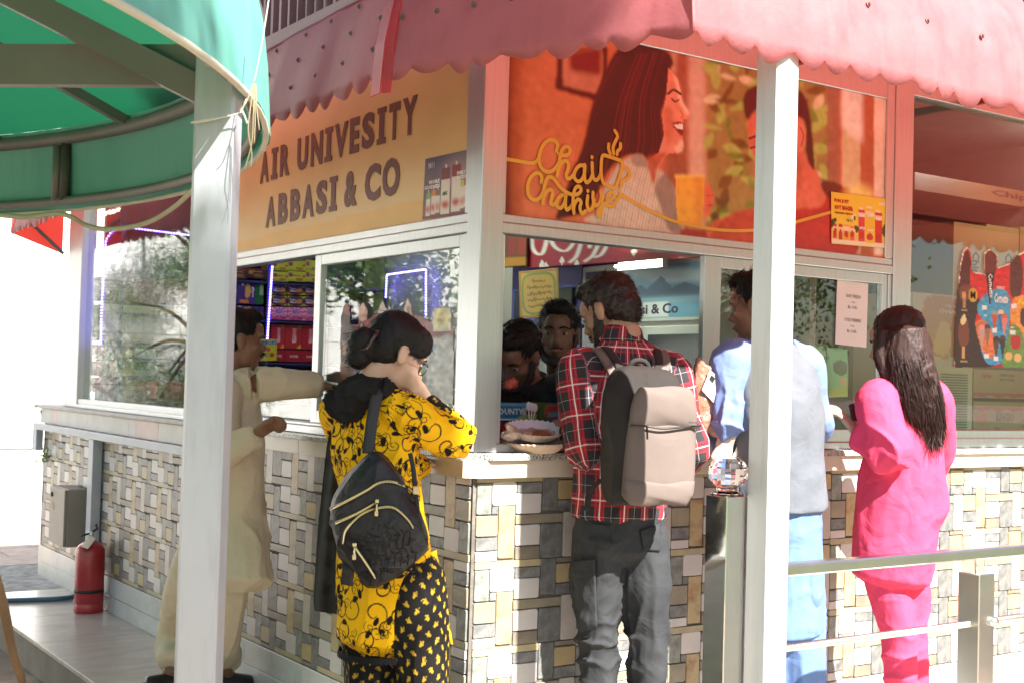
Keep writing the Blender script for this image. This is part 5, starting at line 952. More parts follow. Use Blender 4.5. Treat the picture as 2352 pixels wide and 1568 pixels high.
# ------------------------------------------------------------------ people: garments and bodies grown from lofted limbs, fused to one skin
def ellipsoid(mb, c, r_, ax=None, n=14, m=10):
    c = np.array(c, float); A = np.eye(3) if ax is None else np.asarray(ax, float); rings = []
    for t in np.linspace(-math.pi/2*.96, math.pi/2*.96, m):
        q = np.array([(math.cos(t)*math.cos(a), math.cos(t)*math.sin(a), math.sin(t)) for a in np.linspace(0, 2*math.pi, n, endpoint=False)])*np.array(r_); rings.append(c+q@A)
    mb.loft(rings)
def limb(mb, pts, rad, side=None, n=18, sm=5):
    """pts world points; rad list of r or (r_side, r_depth)"""
    pts = np.array(pts, float); rad = np.array([(q, q) if np.isscalar(q) else q for q in rad], float); side = AR if side is None else np.array(side, float)
    if sm and len(pts) > 2: k_ = len(pts); P = cat_pts(pts, sm); Q = cat_pts(np.c_[rad, rad[:, 0]], sm)[:, :2]
    else: P, Q = pts, rad
    t = np.gradient(P, axis=0); t /= np.linalg.norm(t, axis=1)[:, None]; rings = []; a = np.linspace(0, 2*math.pi, n, endpoint=False)
    for i in range(len(P)):
        s_ = side-t[i]*(side@t[i])
        if np.linalg.norm(s_) < .15: s_ = AF-t[i]*(AF@t[i])
        s_ /= np.linalg.norm(s_); d = np.cross(t[i], s_); rings.append(P[i]+np.cos(a)[:, None]*s_*Q[i, 0]+np.sin(a)[:, None]*d*Q[i, 1])
    e0, e1 = P[0]-t[0]*Q[0].min()*.35, P[-1]+t[-1]*Q[-1].min()*.35
    rings = [e0+(rings[0]-P[0])*.55]+rings+[e1+(rings[-1]-P[-1])*.55]; mb.loft(rings)
def grow(name, mb, voxel, smooth, mats, parent=None, org=(0, 0, 0), subdiv=0, folds=(), cut=None, pin=None):
    """fuse the lofts by voxel remesh, relax, add folds"""
    me = bpy.data.meshes.new(name); me.from_pydata(mb.v, [], mb.f); fix_normals(me); o = bpy.data.objects.new(name, me); COL.objects.link(o)
    rm = o.modifiers.new('r', 'REMESH'); rm.mode = 'VOXEL'; rm.voxel_size = voxel; rm.adaptivity = 0
    s_ = o.modifiers.new('s', 'SMOOTH'); s_.factor = .5; s_.iterations = smooth
    if subdiv: sd = o.modifiers.new('d', 'SUBSURF'); sd.levels = sd.render_levels = subdiv
    me2 = bpy.data.meshes.new_from_object(o.evaluated_get(bpy.context.evaluated_depsgraph_get())); bpy.data.objects.remove(o); bpy.data.meshes.remove(me)
    n = len(me2.vertices); co = np.empty(n*3); me2.vertices.foreach_get('co', co); co = co.reshape(-1, 3); nr = np.empty(n*3); me2.vertices.foreach_get('normal', nr); nr = nr.reshape(-1, 3)
    if folds:
        h = np.zeros(n)
        for f in folds: h += f(co)
        co = co+nr*h[:, None]
    if cut is not None: co = cut(co)
    co2 = co-np.array(org); me2.vertices.foreach_set('co', co2.ravel()); me2.materials.clear()
    for q in (mats if isinstance(mats, (list, tuple)) else [mats]): me2.materials.append(q)
    me2.polygons.foreach_set('use_smooth', [True]*len(me2.polygons)); me2.update(); me2.name = name
    ob = link(name, me2, parent); ob['n'] = 0; del ob['n']
    return ob, co, nr
def wob(p, sc, seed, n=7):
    rg = np.random.RandomState(seed); h = np.zeros(len(p))
    for i in range(n): k_ = rg.normal(0, 1, 3)*sc*rg.uniform(.6, 1.6); h += np.sin(p@k_+rg.uniform(0, 6.3))/n**.5
    return h
def fold(amp, along, freq, seed, centre=None, rad=None, warp=.8):
    """ridged creases running along a direction, fading away from a centre"""
    along = np.array(along, float); along /= np.linalg.norm(along); rg = np.random.RandomState(seed); a = np.cross(along, (0, 0, 1.) if abs(along[2]) < .9 else (1., 0, 0)); a /= np.linalg.norm(a); b = np.cross(along, a)
    def f(p):
        u, v, w_ = p@a, p@b, p@along; ph = freq*(u*math.cos(seed)+v*math.sin(seed))+warp*wob(p, freq*.35, seed)+.25*freq*wob(p, 4., seed+1)*.1
        h = (1-np.abs(np.sin(ph)))**2.2-.35; h *= .55+.45*wob(p, freq*.25, seed+5)
        if centre is not None: h *= np.exp(-((np.linalg.norm(p-np.array(centre), axis=1)/rad)**2))
        return amp*h
    return f
def cylmap(co, lines):
    """(u,v) metres wrapped round the nearest limb axis; lines = [(points, radius, ref dir away from the seam)]"""
    best = np.full(len(co), 1e9); U = np.zeros(len(co)); V = np.zeros(len(co)); k_ = np.zeros(len(co), int)
    for j, (pts, r_, ref) in enumerate(lines):
        pts = np.array(pts, float); acc = 0.
        for a, b in zip(pts[:-1], pts[1:]):
            d = b-a; L = np.linalg.norm(d); d = d/L; t = np.clip((co-a)@d, 0, L); q = co-a-t[:, None]*d; dist = np.linalg.norm(q, axis=1)/r_
            e = np.array(ref, float); e = e-d*(e@d); e /= np.linalg.norm(e); g_ = np.cross(d, e); ang = np.arctan2(q@g_, q@e); m = dist < best-1e-6
            U[m] = ang[m]*r_; V[m] = (acc+(co-a)@d)[m]; best[m] = dist[m]; k_[m] = j; acc += L
    return U, V, k_
def set_vec(ob, name, U, V, W=None):
    a = ob.data.attributes.new(name, 'FLOAT_VECTOR', 'POINT'); a.data.foreach_set('vector', np.c_[U, V, np.zeros(len(U)) if W is None else W].ravel())
def set_col(ob, name, C):
    a = ob.data.color_attributes.new(name, 'FLOAT_COLOR', 'POINT'); a.data.foreach_set('color', np.c_[np.clip(C, 0, 1), np.ones(len(C))].ravel())
def skin(name, col): return mat(name, col, .48, 0, 0, 18, col2=tuple(c*.86 for c in col), spec=.35, bump=.06, bscale=160)
HAIR = mat('black_hair', (.007, .0055, .005), .55, 0, .3, 60, spec=.22, bump=.1, bscale=220, stretch=(1, 1, .15)); BROWNHAIR = mat('dark_brown_hair', (.02, .011, .009), .45, 0, .3, 60, spec=.4, bump=.2, bscale=220, stretch=(1, 1, .12))
def head_frame(c, yaw_deg, pitch_deg=0., roll_deg=0.):
    """yaw: facing direction measured left (+) from the camera's forward axis; pitch down positive"""
    a = YAW+R(yaw_deg); f = np.array((math.cos(a)*math.cos(R(pitch_deg)), math.sin(a)*math.cos(R(pitch_deg)), -math.sin(R(pitch_deg)))); r_ = np.array((math.sin(a), -math.cos(a), 0.)); u = np.cross(r_, f)
    c_, s_ = math.cos(R(roll_deg)), math.sin(R(roll_deg)); r2, u2 = r_*c_+u*s_, u*c_-r_*s_; return np.array(c, float), np.stack([r2, f, u2])   # rows: right, forward, up
def head_lofts(mb, fr_, s=1., ears=True, neck=None, thin=1.):
    c, A = fr_; L = lambda p: c+(np.array(p)*s)@A; E = lambda p, r_: ellipsoid(mb, L(p), np.array(r_)*s, A)
    E((0, -.012, .037), (.074*thin, .094, .083)); E((0, .03, -.025), (.060*thin, .064, .085)); E((0, .028, -.07), (.05*thin, .056, .044)); E((0, .074, -.097), (.021, .017, .018)); E((0, .06, .04), (.05*thin, .04, .045))
    limb(mb, [L((0, .088, .016)), L((0, .1, -.008)), L((0, .112, -.03))], [.008*s, .0095*s, .0125*s], side=A[0], n=10, sm=3)
    for q in (-1, 1):
        E((q*.012, .098, -.034), (.009, .01, .008)); E((q*.03, .078, .024), (.026, .014, .0085)); E((q*.042, .056, -.024), (.02, .022, .018))
        if ears: E((q*.075*thin, -.008, -.008), (.008, .02, .033)); E((q*.079*thin, -.014, .004), (.006, .016, .022))
    E((0, .094, -.056), (.021, .0085, .0055)); E((0, .092, -.067), (.019, .0085, .0065))
    if neck is not None: limb(mb, [L((0, -.018, -.045)), L((0, -.03, -.1)), neck], [(.052*s, .056*s), (.05*s, .054*s), (.058*s, .058*s)], side=A[0])
def head_details(fr_, parent, org, s=1., brow=HAIR, beard=None, moust=False, thin=1.):
    c, A = fr_; L = lambda p: c+(np.array(p)*s)@A-np.array(org); D = mat('dark_eye', (.012, .009, .008), .2); W_ = mat('eye_white', (.26, .23, .21), .4)
    for q in (-1, 1):
        mb = MB(); ellipsoid(mb, L((q*.031, .0815, .003)), np.array((.0135, .007, .006))*s, A, 10, 8); mb.build('eye', W_, parent, True); mb = MB(); ellipsoid(mb, L((q*.031, .0868, .003)), np.array((.0058, .0035, .0055))*s, A, 10, 8); mb.build('iris', D, parent, True)
        mb = MB(); limb(mb, [L((q*.012, .094, .022)), L((q*.03, .0935, .028)), L((q*.05, .08, .022))], [.0028, .0036, .0022], side=A[1], n=8, sm=3); mb.build('eyebrow', brow, parent, True)
    mb = MB(); limb(mb, [L((-.022, .092, -.0605)), L((0, .1015, -.061)), L((.022, .092, -.0605))], [.003, .0052, .003], side=A[1], n=8, sm=3); mb.build('lips', mat('lip', (.24, .09, .07), .45), parent, True)
    if moust: mb = MB(); limb(mb, [L((-.028, .086, -.057)), L((-.014, .102, -.048)), L((0, .105, -.046)), L((.014, .102, -.048)), L((.028, .086, -.057))], [.003, .006, .0065, .006, .003], side=A[2], n=8, sm=3); mb.build('moustache', HAIR, parent, True)
    if beard:
        mb = MB(); k_ = beard; E = lambda p, r_: ellipsoid(mb, L(p), np.array(r_)*s, A)
        for q in (-1, 1): limb(mb, [L((q*.066*thin, .012, .0)), L((q*.064*thin, .018, -.04)), L((q*.052*thin, .04, -.082)), L((q*.022, .072, -.104)), L((0, .08, -.108))], [(.006, .012), (.009, .022), (.012, .024), (.013, .02), (.014, .02)], side=A[0], n=10)
        E((0, .072, -.1), (.03, .022, .022)); limb(mb, [L((-.026, .084, -.056)), L((0, .104, -.047)), L((.026, .084, -.056))], [.004, .006, .004], side=A[2], n=8, sm=3)
        ob, co, _ = grow('beard', mb, .0045, 3, mat('beard_hair', (.02, .014, .012), .6, 0, .4, 120, bump=.5, bscale=250), parent, folds=(lambda p: .002*wob(p, 260., 3),))
def strands(name, roots, dirs, length, n_seg, grav, m, parent, org, seed, width=.0011, curl=.0, spread=.3, keep=None):
    """flat hair ribbons from roots along dirs, bending with gravity"""
    rg = np.random.RandomState(seed); N = len(roots); p = roots.copy(); d = dirs+rg.normal(0, spread, dirs.shape); d /= np.linalg.norm(d, axis=1)[:, None]; ln = length*rg.uniform(.55, 1.15, N)/n_seg; P = [p.copy()]
    for i in range(n_seg):
        p = p+d*ln[:, None]; P.append(p.copy()); d = d+np.array((0, 0, -1.))*grav+rg.normal(0, curl, d.shape); d /= np.linalg.norm(d, axis=1)[:, None]
    P = np.stack(P, 1); sd = np.cross(d, rg.normal(0, 1, d.shape)); sd /= np.linalg.norm(sd, axis=1)[:, None]; wt = width*np.linspace(1, .35, n_seg+1)
    V = np.concatenate([P+sd[:, None]*wt[None, :, None], P-sd[:, None]*wt[None, :, None]], 1)-np.array(org); k_ = n_seg+1; b = (np.arange(N)*2*k_)[:, None]; i = np.arange(n_seg)[None]
    F = np.stack([b+i, b+i+1, b+k_+i+1, b+k_+i], -1).reshape(-1, 4); V = V.reshape(-1, 3); nf = len(F); me = bpy.data.meshes.new(name)
    me.vertices.add(len(V)); me.vertices.foreach_set('co', V.ravel()); me.loops.add(nf*4); me.loops.foreach_set('vertex_index', F.ravel().astype(np.int32)); me.polygons.add(nf); me.polygons.foreach_set('loop_start', np.arange(nf)*4); me.polygons.foreach_set('loop_total', np.full(nf, 4)); me.materials.append(m); me.update(); return link(name, me, parent)
def hair_cap(fr_, parent, org, m, s=1., parts=(), seed=1, n=2600, length=.035, grav=.15, amp=.0022, thin=1., base=True, stand=.35):
    c, A = fr_; L = lambda p: c+(np.array(p)*s)@A; mb = MB(); E = lambda p, r_: ellipsoid(mb, L(p), np.array(r_)*s, A)
    if base: E((0, -.02, .05), (.082*thin, .098, .085)); E((0, -.05, .005), (.075*thin, .066, .075))
    for p, r_ in parts: E(p, r_)
    ob, co, nr = grow('hair', mb, .006, 4, m, parent, org, folds=(lambda p: amp*wob(p, 110., seed)+amp*.5*wob(p, 300., seed+1),))
    rg = np.random.RandomState(seed); idx = rg.choice(len(co), min(n, len(co)), replace=False); loc = (co[idx]-c)@A.T; nrm = nr[idx]
    flow = np.stack([loc[:, 0]*2, -.6+0*loc[:, 0], -.6+0*loc[:, 0]], 1)@A; flow /= np.linalg.norm(flow, axis=1)[:, None]; flow -= nrm*(flow*nrm).sum(1)[:, None]; d = nrm*stand+flow*.8+1e-6; ob2 = strands('hair_strands', co[idx]-nrm*.003, d/np.linalg.norm(d, axis=1)[:, None], length, 3, grav, m, ob, org, seed, .0012); return ob
def hand_lofts(mb, wrist, d, n, s, curl=.5, size=1., spread=.12, thumb=.6):
    """wrist point, finger direction d, palm normal n (out of the palm), s toward the thumb"""
    d, n, s = [np.array(q, float)/np.linalg.norm(q) for q in (d, n, s)]; z = size; pc = wrist+d*.05*z
    ellipsoid(mb, pc, np.array((.043, .047, .015))*z, np.stack([s, d, n])); limb(mb, [wrist-d*.02, wrist+d*.02, pc], [(.026*z, .018*z), (.028*z, .018*z), (.036*z, .015*z)], side=s)
    for i, (o, ln) in enumerate(((.03, .072), (.011, .08), (-.009, .074), (-.028, .06))):
        b = wrist+d*.088*z+s*o*z; dd = d+s*(spread*(1.2-i)*.5); dd /= np.linalg.norm(dd); P_ = [b-dd*.02*z, b]; a = 0.
        for q in (.42, .33, .25): a += curl*(1.1 if q != .25 else .8); dv = dd*math.cos(a)+n*math.sin(a); P_.append(P_[-1]+dv*ln*q*z)
        limb(mb, P_, [.0088*z, .0092*z, .0085*z, .0078*z, .0066*z], side=s, n=10, sm=3)
    b = wrist+d*.028*z+s*.028*z; td = s*.75+d*.65+n*.2; td /= np.linalg.norm(td); t2 = td*.75+d*.5+n*thumb; t2 /= np.linalg.norm(t2); limb(mb, [b-td*.012*z, b+td*.02*z, b+td*.042*z, b+td*.042*z+t2*.028*z], [.012*z, .0115*z, .0098*z, .0075*z], side=n, n=10, sm=3)
def person(name, label, foot): return None
def shoe(mb, heel, d, ln=.27, w_=.045):
    d = np.array((d[0], d[1], 0.)); d /= np.linalg.norm(d); h = np.array(heel, float); sd = np.array((d[1], -d[0], 0)); limb(mb, [h+(0, 0, .045), h+d*.08+(0, 0, .045), h+d*.16+(0, 0, .036), h+d*.24+(0, 0, .026)], [(.034, .044), (.037, .044), (w_, .035), (.034, .024)], side=sd)
# ------------------------------------------------------------------ the customers and the two men behind the counter
V3 = lambda *a: np.array(a, float)
def dirs(yaw_deg): a = YAW+R(yaw_deg); return V3(math.cos(a), math.sin(a), 0), V3(math.sin(a), -math.cos(a), 0)     # facing, person's right
def cloth(name, col, rough=.85, var=.1, bump=.25, bscale=500, sheen=.0, wr=.34, ws=12.): return mat(name, col, rough, 0, var, 7, bump=bump, bscale=bscale, spec=.2, sheen=sheen, wrinkle=wr, wscale=ws)

def plaid_mat():
    m = bpy.data.materials.new('red_plaid'); m.use_nodes = True; nt = m.node_tree; b = nt.nodes['Principled BSDF']; b.inputs['Roughness'].default_value = .85; b.inputs['Specular IOR Level'].default_value = .15
    a = nd(nt, 'Attribute', attribute_name='wrap'); sx = nd(nt, 'SeparateXYZ'); nt.links.new(a.outputs['Vector'], sx.inputs[0]); outs = []
    for ax, per in ((0, .094), (1, .1)):
        d = nd(nt, 'Math', operation='DIVIDE'); d.inputs[1].default_value = per; f = nd(nt, 'Math', operation='FRACT'); nt.links.new(sx.outputs[ax], d.inputs[0]); nt.links.new(d.outputs[0], f.inputs[0])
        for k_, els in enumerate(([(0, 0), (.32, 1), (.4, 0), (.43, 1), (.6, 0), (.63, 1), (.7, 0)], [(0, 0), (.395, .0), (.44, 0), (.49, 1), (.535, 0), (.97, .4), (.99, 0)])):
            r_ = nd(nt, 'ValToRGB'); cr = r_.color_ramp; cr.interpolation = 'CONSTANT'
            for i, (p_, v) in enumerate(els):
                e = cr.elements[i] if i < 2 else cr.elements.new(p_); e.position = p_; e.color = (v, v, v, 1)
            nt.links.new(f.outputs[0], r_.inputs[0]); outs.append(r_.outputs[0])
    base = nd(nt, 'RGB'); base.outputs[0].default_value = (.035, .031, .036, 1); cur = base.outputs[0]
    for o_, col, fac in ((outs[2], (.42, .03, .045), .55), (outs[0], (.5, .03, .045), .72), (outs[3], (.7, .66, .66), .7), (outs[1], (.75, .72, .72), .85)):
        mx = nd(nt, 'MixRGB'); mm = nd(nt, 'Math', operation='MULTIPLY'); mm.inputs[1].default_value = fac; nt.links.new(o_, mm.inputs[0]); nt.links.new(mm.outputs[0], mx.inputs[0]); nt.links.new(cur, mx.inputs[1]); mx.inputs[2].default_value = (*col, 1); cur = mx.outputs[0]
    nt.links.new(cur, b.inputs['Base Color']); tc = nd(nt, 'TexCoord'); n3 = nd(nt, 'TexNoise', Scale=11., Detail=3, Distortion=.7); nt.links.new(tc.outputs['Object'], n3.inputs['Vector']); b3 = nd(nt, 'Bump', Strength=.25, Distance=.035); nt.links.new(n3.outputs[0], b3.inputs['Height']); nt.links.new(b3.outputs[0], b.inputs['Normal']); return m

# ================= man in the plaid shirt
f, r_ = dirs(18); D0 = 4.13; T_ = lambda x, y, d=4.05: at(x, y, d+.2)
SKN = skin('tan_skin', (.42, .24, .16)); org = V3(.4, -.23, 0)
PM_ = thing('person', 'man in red plaid shirt and grey cargo trousers at the serving window', 'person', org)
pel, wai, che, sho, nek = T_(1424, 1235), T_(1424, 1095), T_(1432, 940, 4.07), T_(1436, 850, 4.1), T_(1424, 775, 4.12)
SL, SR_ = sho-r_*.168+V3(0, 0, -.012), sho+r_*.168+V3(0, 0, -.012)
EL, WL = T_(1350, 1032, 3.99), T_(1308, 985, 4.2); ER, WR = SR_+r_*.06-f*.02+V3(0, 0, -.27), sho+r_*.1+f*.3+V3(0, 0, -.24)
hf = head_frame(T_(1400, 718, 4.14), 52, 24)
HL, HR = (T_(1368, 1330), T_(1480, 1330)); KL, KR = T_(1374, 1500), T_(1486, 1500); FL, FR_ = T_(1382, 1790, 4.06), T_(1492, 1790, 4.06)
mb = MB(); head_lofts(mb, hf, 1., neck=nek); limb(mb, [pel, wai, che, sho, nek], [(.13, .09), (.13, .085), (.15, .09), (.15, .07), (.05, .05)], side=r_)
for s_, e, w_ in ((SL, EL, WL), (SR_, ER, WR)): limb(mb, [sho, s_, e, w_], [.05, .045, .038, .026]); 
for h, k_, a in ((HL, KL, FL), (HR, KR, FR_)): limb(mb, [pel+(h-pel)*.3, h, k_, a], [.055, .055, .045, .04])
hand_lofts(mb, WL, (WL-EL), V3(0, 0, -1), r_, curl=.45); hand_lofts(mb, WR, (WR-ER), V3(0, 0, -1), -r_, curl=.45)
grow('body', mb, .0064, 4, SKN, PM_, org); head_details(hf, PM_, org, beard=1)
hair_cap(hf, PM_, org, BROWNHAIR, parts=(((0, .03, .098), (.064, .068, .036)), ((0, -.07, -.03), (.058, .036, .045)), ((0, .0, .1), (.068, .08, .034))), seed=4, n=6000, length=.02, grav=.05, stand=.1)
mb = MB(); hem = T_(1422, 1183); limb(mb, [hem, T_(1423, 1130), wai, che, sho, nek+V3(0, 0, -.005)], [(.163, .125), (.158, .12), (.155, .118), (.178, .122), (.178, .09), (.068, .066)], side=r_)
limb(mb, [sho-r_*.09, SL, (SL+EL)/2-r_*.01, EL, (EL+WL)/2, WL-(WL-EL)*.12], [.07, .076, .069, .068, .058, .046]); limb(mb, [sho+r_*.09, SR_, (SR_+ER)/2, ER, WR], [.07, .076, .069, .064, .05])
limb(mb, [nek+V3(0, 0, -.025), nek+V3(0, 0, .02)], [(.078, .076), (.066, .066)], side=r_)
ob, co, nr = grow('shirt', mb, .0065, 6, plaid_mat(), PM_, org, folds=(fold(0.0176, V3(0, 0, 1)+.2*r_, 34, 3, wai, .3), fold(0.0192, (EL-SL)+r_*.06, 40, 5, EL, .13), fold(0.0160, (WL-EL), 46, 7, (EL+WL)/2, .12), fold(0.0096, sho-che, 30, 8, che-r_*.12, .16), lambda p: .002*wob(p, 24, 2)))
U, V, k_ = cylmap(co, [([hem-V3(0, 0, .1), sho+V3(0, 0, .2)], .16, -f), ([SL, EL], .07, -f), ([EL, WL], .06, V3(0, 0, -1)-f), ([SR_, ER], .07, -f), ([ER, WR], .06, -f)]); set_vec(ob, 'wrap', U, V)
mb = MB(); limb(mb, [nek+V3(0, 0, -.012)-f*.004, nek+V3(0, 0, .03)-f*.002], [(.082, .08), (.07, .07)], side=r_); ob, co, _ = grow('collar', mb, .005, 3, ob.data.materials[0], PM_, org); U, V, k_ = cylmap(co, [([hem, sho+V3(0, 0, .3)], .08, -f)]); set_vec(ob, 'wrap', U, V+.02)
GT = cloth('grey_cotton', (.034, .036, .039), .8, .12, .2, 300)
mb = MB(); top = T_(1424, 1165); limb(mb, [top, T_(1424, 1205), T_(1424, 1260)], [(.148, .115), (.155, .12), (.158, .125)], side=r_)
for q, h, k_, a in ((-1, HL, KL, FL), (1, HR, KR, FR_)): limb(mb, [pel+r_*q*.072+V3(0, 0, .02), h, (h+k_)/2, k_, (k_+a)/2, a], [(.082, .12), (.082, .11), (.075, .092), (.066, .078), (.062, .07), (.06, .066)], side=r_)
ob, co, nr = grow('trousers', mb, .0065, 6, GT, PM_, org, folds=(fold(0.0208, r_+V3(0, 0, .25), 46, 11, KL, .22), fold(0.0208, r_-V3(0, 0, .2), 46, 13, KR, .24), fold(0.0144, r_+V3(0, 0, .7), 30, 17, (HL+HR)/2, .16), fold(0.0096, V3(0, 0, 1), 34, 19), lambda p: .0015*wob(p, 40, 2)))
def patch(name, quad, depth, m, parent, org, thick=.006, nu=10, nv=10, bul=.0, dirn=None):
    q = [at(x, y, depth) for x, y in quad]; s_, t = np.meshgrid(np.linspace(0, 1, nu), np.linspace(0, 1, nv)); P = q[0]*((1-s_)*(1-t))[..., None]+q[1]*(s_*(1-t))[..., None]+q[2]*(s_*t)[..., None]+q[3]*((1-s_)*t)[..., None]; P = P-(AF if dirn is None else dirn)*(bul*np.sin(np.pi*s_)*.6+bul*.4*np.sin(np.pi*t))[..., None]
    return sheet_mesh(name, P-org, np.zeros(P.shape), m, parent, thick=thick)
def stick_to(ob_co, quad_pts, name, m, parent, org, lift=.006, nu=12, nv=14, thick=.006):
    """a pocket laid over the nearest cloth in view: points take the depth of the garment below"""
    v = ob_co-CAM; d = v@AF; px = (512+F_PX*(v@AR)/d)*2352/1024; py = (341.375-F_PX*(v@AU)/d)*2352/1024; s_, t = np.meshgrid(np.linspace(0, 1, nu), np.linspace(0, 1, nv)); q = np.array(quad_pts, float); P = np.zeros(s_.shape+(3,))
    for i in range(nv):
        for j in range(nu):
            a, b = s_[i, j], t[i, j]; x, y = q[0]*(1-a)*(1-b)+q[1]*a*(1-b)+q[2]*a*b+q[3]*(1-a)*b; near = np.argsort((px-x)**2+(py-y)**2)[:14]; P[i, j] = at(x, y, d[near].min()-lift)
    return sheet_mesh(name, P-org, np.zeros(P.shape), m, parent, thick=thick)
stick_to(co, [(1313, 1292), (1366, 1288), (1372, 1440), (1330, 1452)], 'cargo_pocket', GT, PM_, org, .008); stick_to(co, [(1311, 1288), (1367, 1283), (1366, 1318), (1314, 1332)], 'pocket_flap', GT, PM_, org, .013, thick=.004); stick_to(co, [(1358, 1200), (1400, 1205), (1402, 1262), (1362, 1248)], 'back_pocket', GT, PM_, org, .003, thick=.003); stick_to(co, [(1470, 1218), (1518, 1200), (1516, 1265), (1478, 1262)], 'back_pocket', GT, PM_, org, .003, thick=.003)
mb = MB(); shoe(mb, V3(FL[0], FL[1], 0)-f*.05, f); shoe(mb, V3(FR_[0], FR_[1], 0)-f*.05, f); grow('shoes', mb, .007, 3, BLACK, PM_, org)

# his backpack
TAU = cloth('taupe_canvas', (.155, .122, .108), .85, .06, .35, 700, wr=.2, ws=7); DKB = cloth('dark_grey_canvas', (.03, .026, .024), .8, .1, .3, 600); pkc = V3(.402, -.25, 0)-f*.2; BPo = V3(pkc[0], pkc[1], .98)
BP = thing('backpack', 'taupe and charcoal backpack worn by the man in plaid', 'backpack', BPo)
def rr(cx, hx, hy, z, k_=.55, n=28):
    a = np.linspace(0, 2*math.pi, n, endpoint=False); c_, s_ = np.cos(a), np.sin(a); return np.array([cx+r_*hx*np.sign(p)*abs(p)**k_+f*hy*np.sign(q)*abs(q)**k_+V3(0, 0, z) for p, q in zip(c_, s_)])
mb = MB(); mb.loft([rr(pkc+f*o, hx, hy, z) for z, hx, hy, o in ((.985, .095, .05, 0), (.992, .12, .075, 0), (1.04, .132, .094, -.005), (1.15, .135, .1, -.006), (1.25, .132, .095, 0), (1.33, .124, .08, .012), (1.385, .106, .062, .025), (1.41, .085, .04, .035), (1.418, .04, .02, .04))])
grow('pack_body', mb, .007, 4, DKB, BP, BPo, folds=(fold(0.0096, V3(0, 0, 1), 30, 4), lambda p: .002*wob(p, 20, 6)))
fpo = pkc-f*.1
def panel(name, pts, m, bul, off, thick=.01):
    """front piece of the pack; pts (across, up) outline rows: (z, left, right)"""
    zs = np.linspace(0, 1, 26); tab = np.array(pts); z = np.interp(zs, np.linspace(0, 1, len(tab)), tab[:, 0]); l = np.interp(z, tab[:, 0], tab[:, 1]); rt = np.interp(z, tab[:, 0], tab[:, 2]); s_ = np.linspace(0, 1, 22); P = np.zeros((26, 22, 3))
    for i in range(26):
        for j in range(22):
            u = l[i]+(rt[i]-l[i])*s_[j]; off2 = off-.03*max(0, (abs(u)-.105)/.03)**2*.5; e = math.sin(math.pi*s_[j])**.5; v = math.sin(math.pi*min(max(zs[i], .02), .98))**.4; P[i, j] = fpo+r_*u-f*(off2+bul*e*v)+V3(0, 0, z[i]+.003*math.sin(u*40+i*.5))
    return sheet_mesh(name, P-BPo, np.zeros(P.shape), m, BP, thick=thick)
panel('front_panel', [(1.005, -.095, .112), (1.03, -.11, .132), (1.12, -.105, .138), (1.2, -.098, .138), (1.26, -.09, .136)], TAU, .03, -.012); panel('front_flap', [(1.232, -.096, .138), (1.28, -.09, .136), (1.325, -.08, .122), (1.352, -.055, .1)], TAU, .03, -.006); panel('lower_pocket', [(.995, -.085, .1), (1.02, -.104, .126), (1.055, -.11, .135), (1.068, -.11, .136)], TAU, .03, -.004, .006)
text_mesh('incase', 'badge', mat('badge_grey', (.06, .055, .05), .5), frameM(fpo+r_*.09-f*.027+V3(0, 0, 1.245)-BPo, r_, V3(0, 0, 1)), BP, height=.008, width=.045, bold=.03, depth=.002)
mb = MB(); mb.tube(cat_pts([fpo+r_*u-f*(.02+b)+V3(0, 0, 1.232+d)-BPo for u, d, b in ((-.095, .004, -.012), (-.05, .002, .002), (0, -.004, .008), (.06, .0, .004), (.14, .006, -.012))], 6), .0035, 6); mb.build('zip', BLACK, BP, True); MB().tube([fpo-r_*.052-f*.032+V3(0, 0, 1.232)-BPo, fpo-r_*.05-f*.034+V3(0, 0, 1.195)-BPo], .003, 6).build('zip_pull', BLACK, BP, True)
for q in (-1, 1):
    P_ = cat_pts([pkc+f*.07+r_*q*.06+V3(0, 0, 1.375), sho+r_*q*.085-f*.1+V3(0, 0, .015), sho+r_*q*.105-f*.02+V3(0, 0, .066), sho+r_*q*.125+f*.08+V3(0, 0, .0), sho+r_*q*.13+f*.12+V3(0, 0, -.15)], 7); t = np.gradient(P_, axis=0); nn = np.cross(t, r_); nn /= np.linalg.norm(nn, axis=1)[:, None]
    L = []; 
    for w2 in np.linspace(-.032, .032, 7): L.append(P_+r_*w2)
    sheet_mesh('shoulder_strap', np.stack(L, 1)-BPo, np.zeros((len(P_), 7, 3)), TAU if 1 else DKB, BP, thick=.012)
    L = [P_[:14]+r_*(w2-q*.01)-V3(0, 0, -.009) for w2 in np.linspace(-.014, .014, 4)]; sheet_mesh('strap_webbing', np.stack(L, 1)-BPo-f*.006, np.zeros((14, 4, 3)), DKB, BP, thick=.003)
MB().tube(cat_pts([pkc+f*.06-r_*.04+V3(0, 0, 1.4)-BPo, pkc+f*.055-r_*.02+V3(0, 0, 1.432)-BPo, pkc+f*.055+r_*.02+V3(0, 0, 1.432)-BPo, pkc+f*.06+r_*.04+V3(0, 0, 1.4)-BPo], 5), .009, 8).build('grab_handle', DKB, BP, True)
P_ = cat_pts([pkc-r_*.12+f*.05+V3(0, 0, 1.06), pkc-r_*.15+f*.07+V3(0, 0, 1.02), pkc-r_*.165+f*.06+V3(0, 0, .96)], 6); sheet_mesh('strap_tail', np.stack([P_+r_*w2 for w2 in (-.01, 0, .01)], 1)-BPo, np.zeros((len(P_), 3, 3)), DKB, BP, thick=.003)

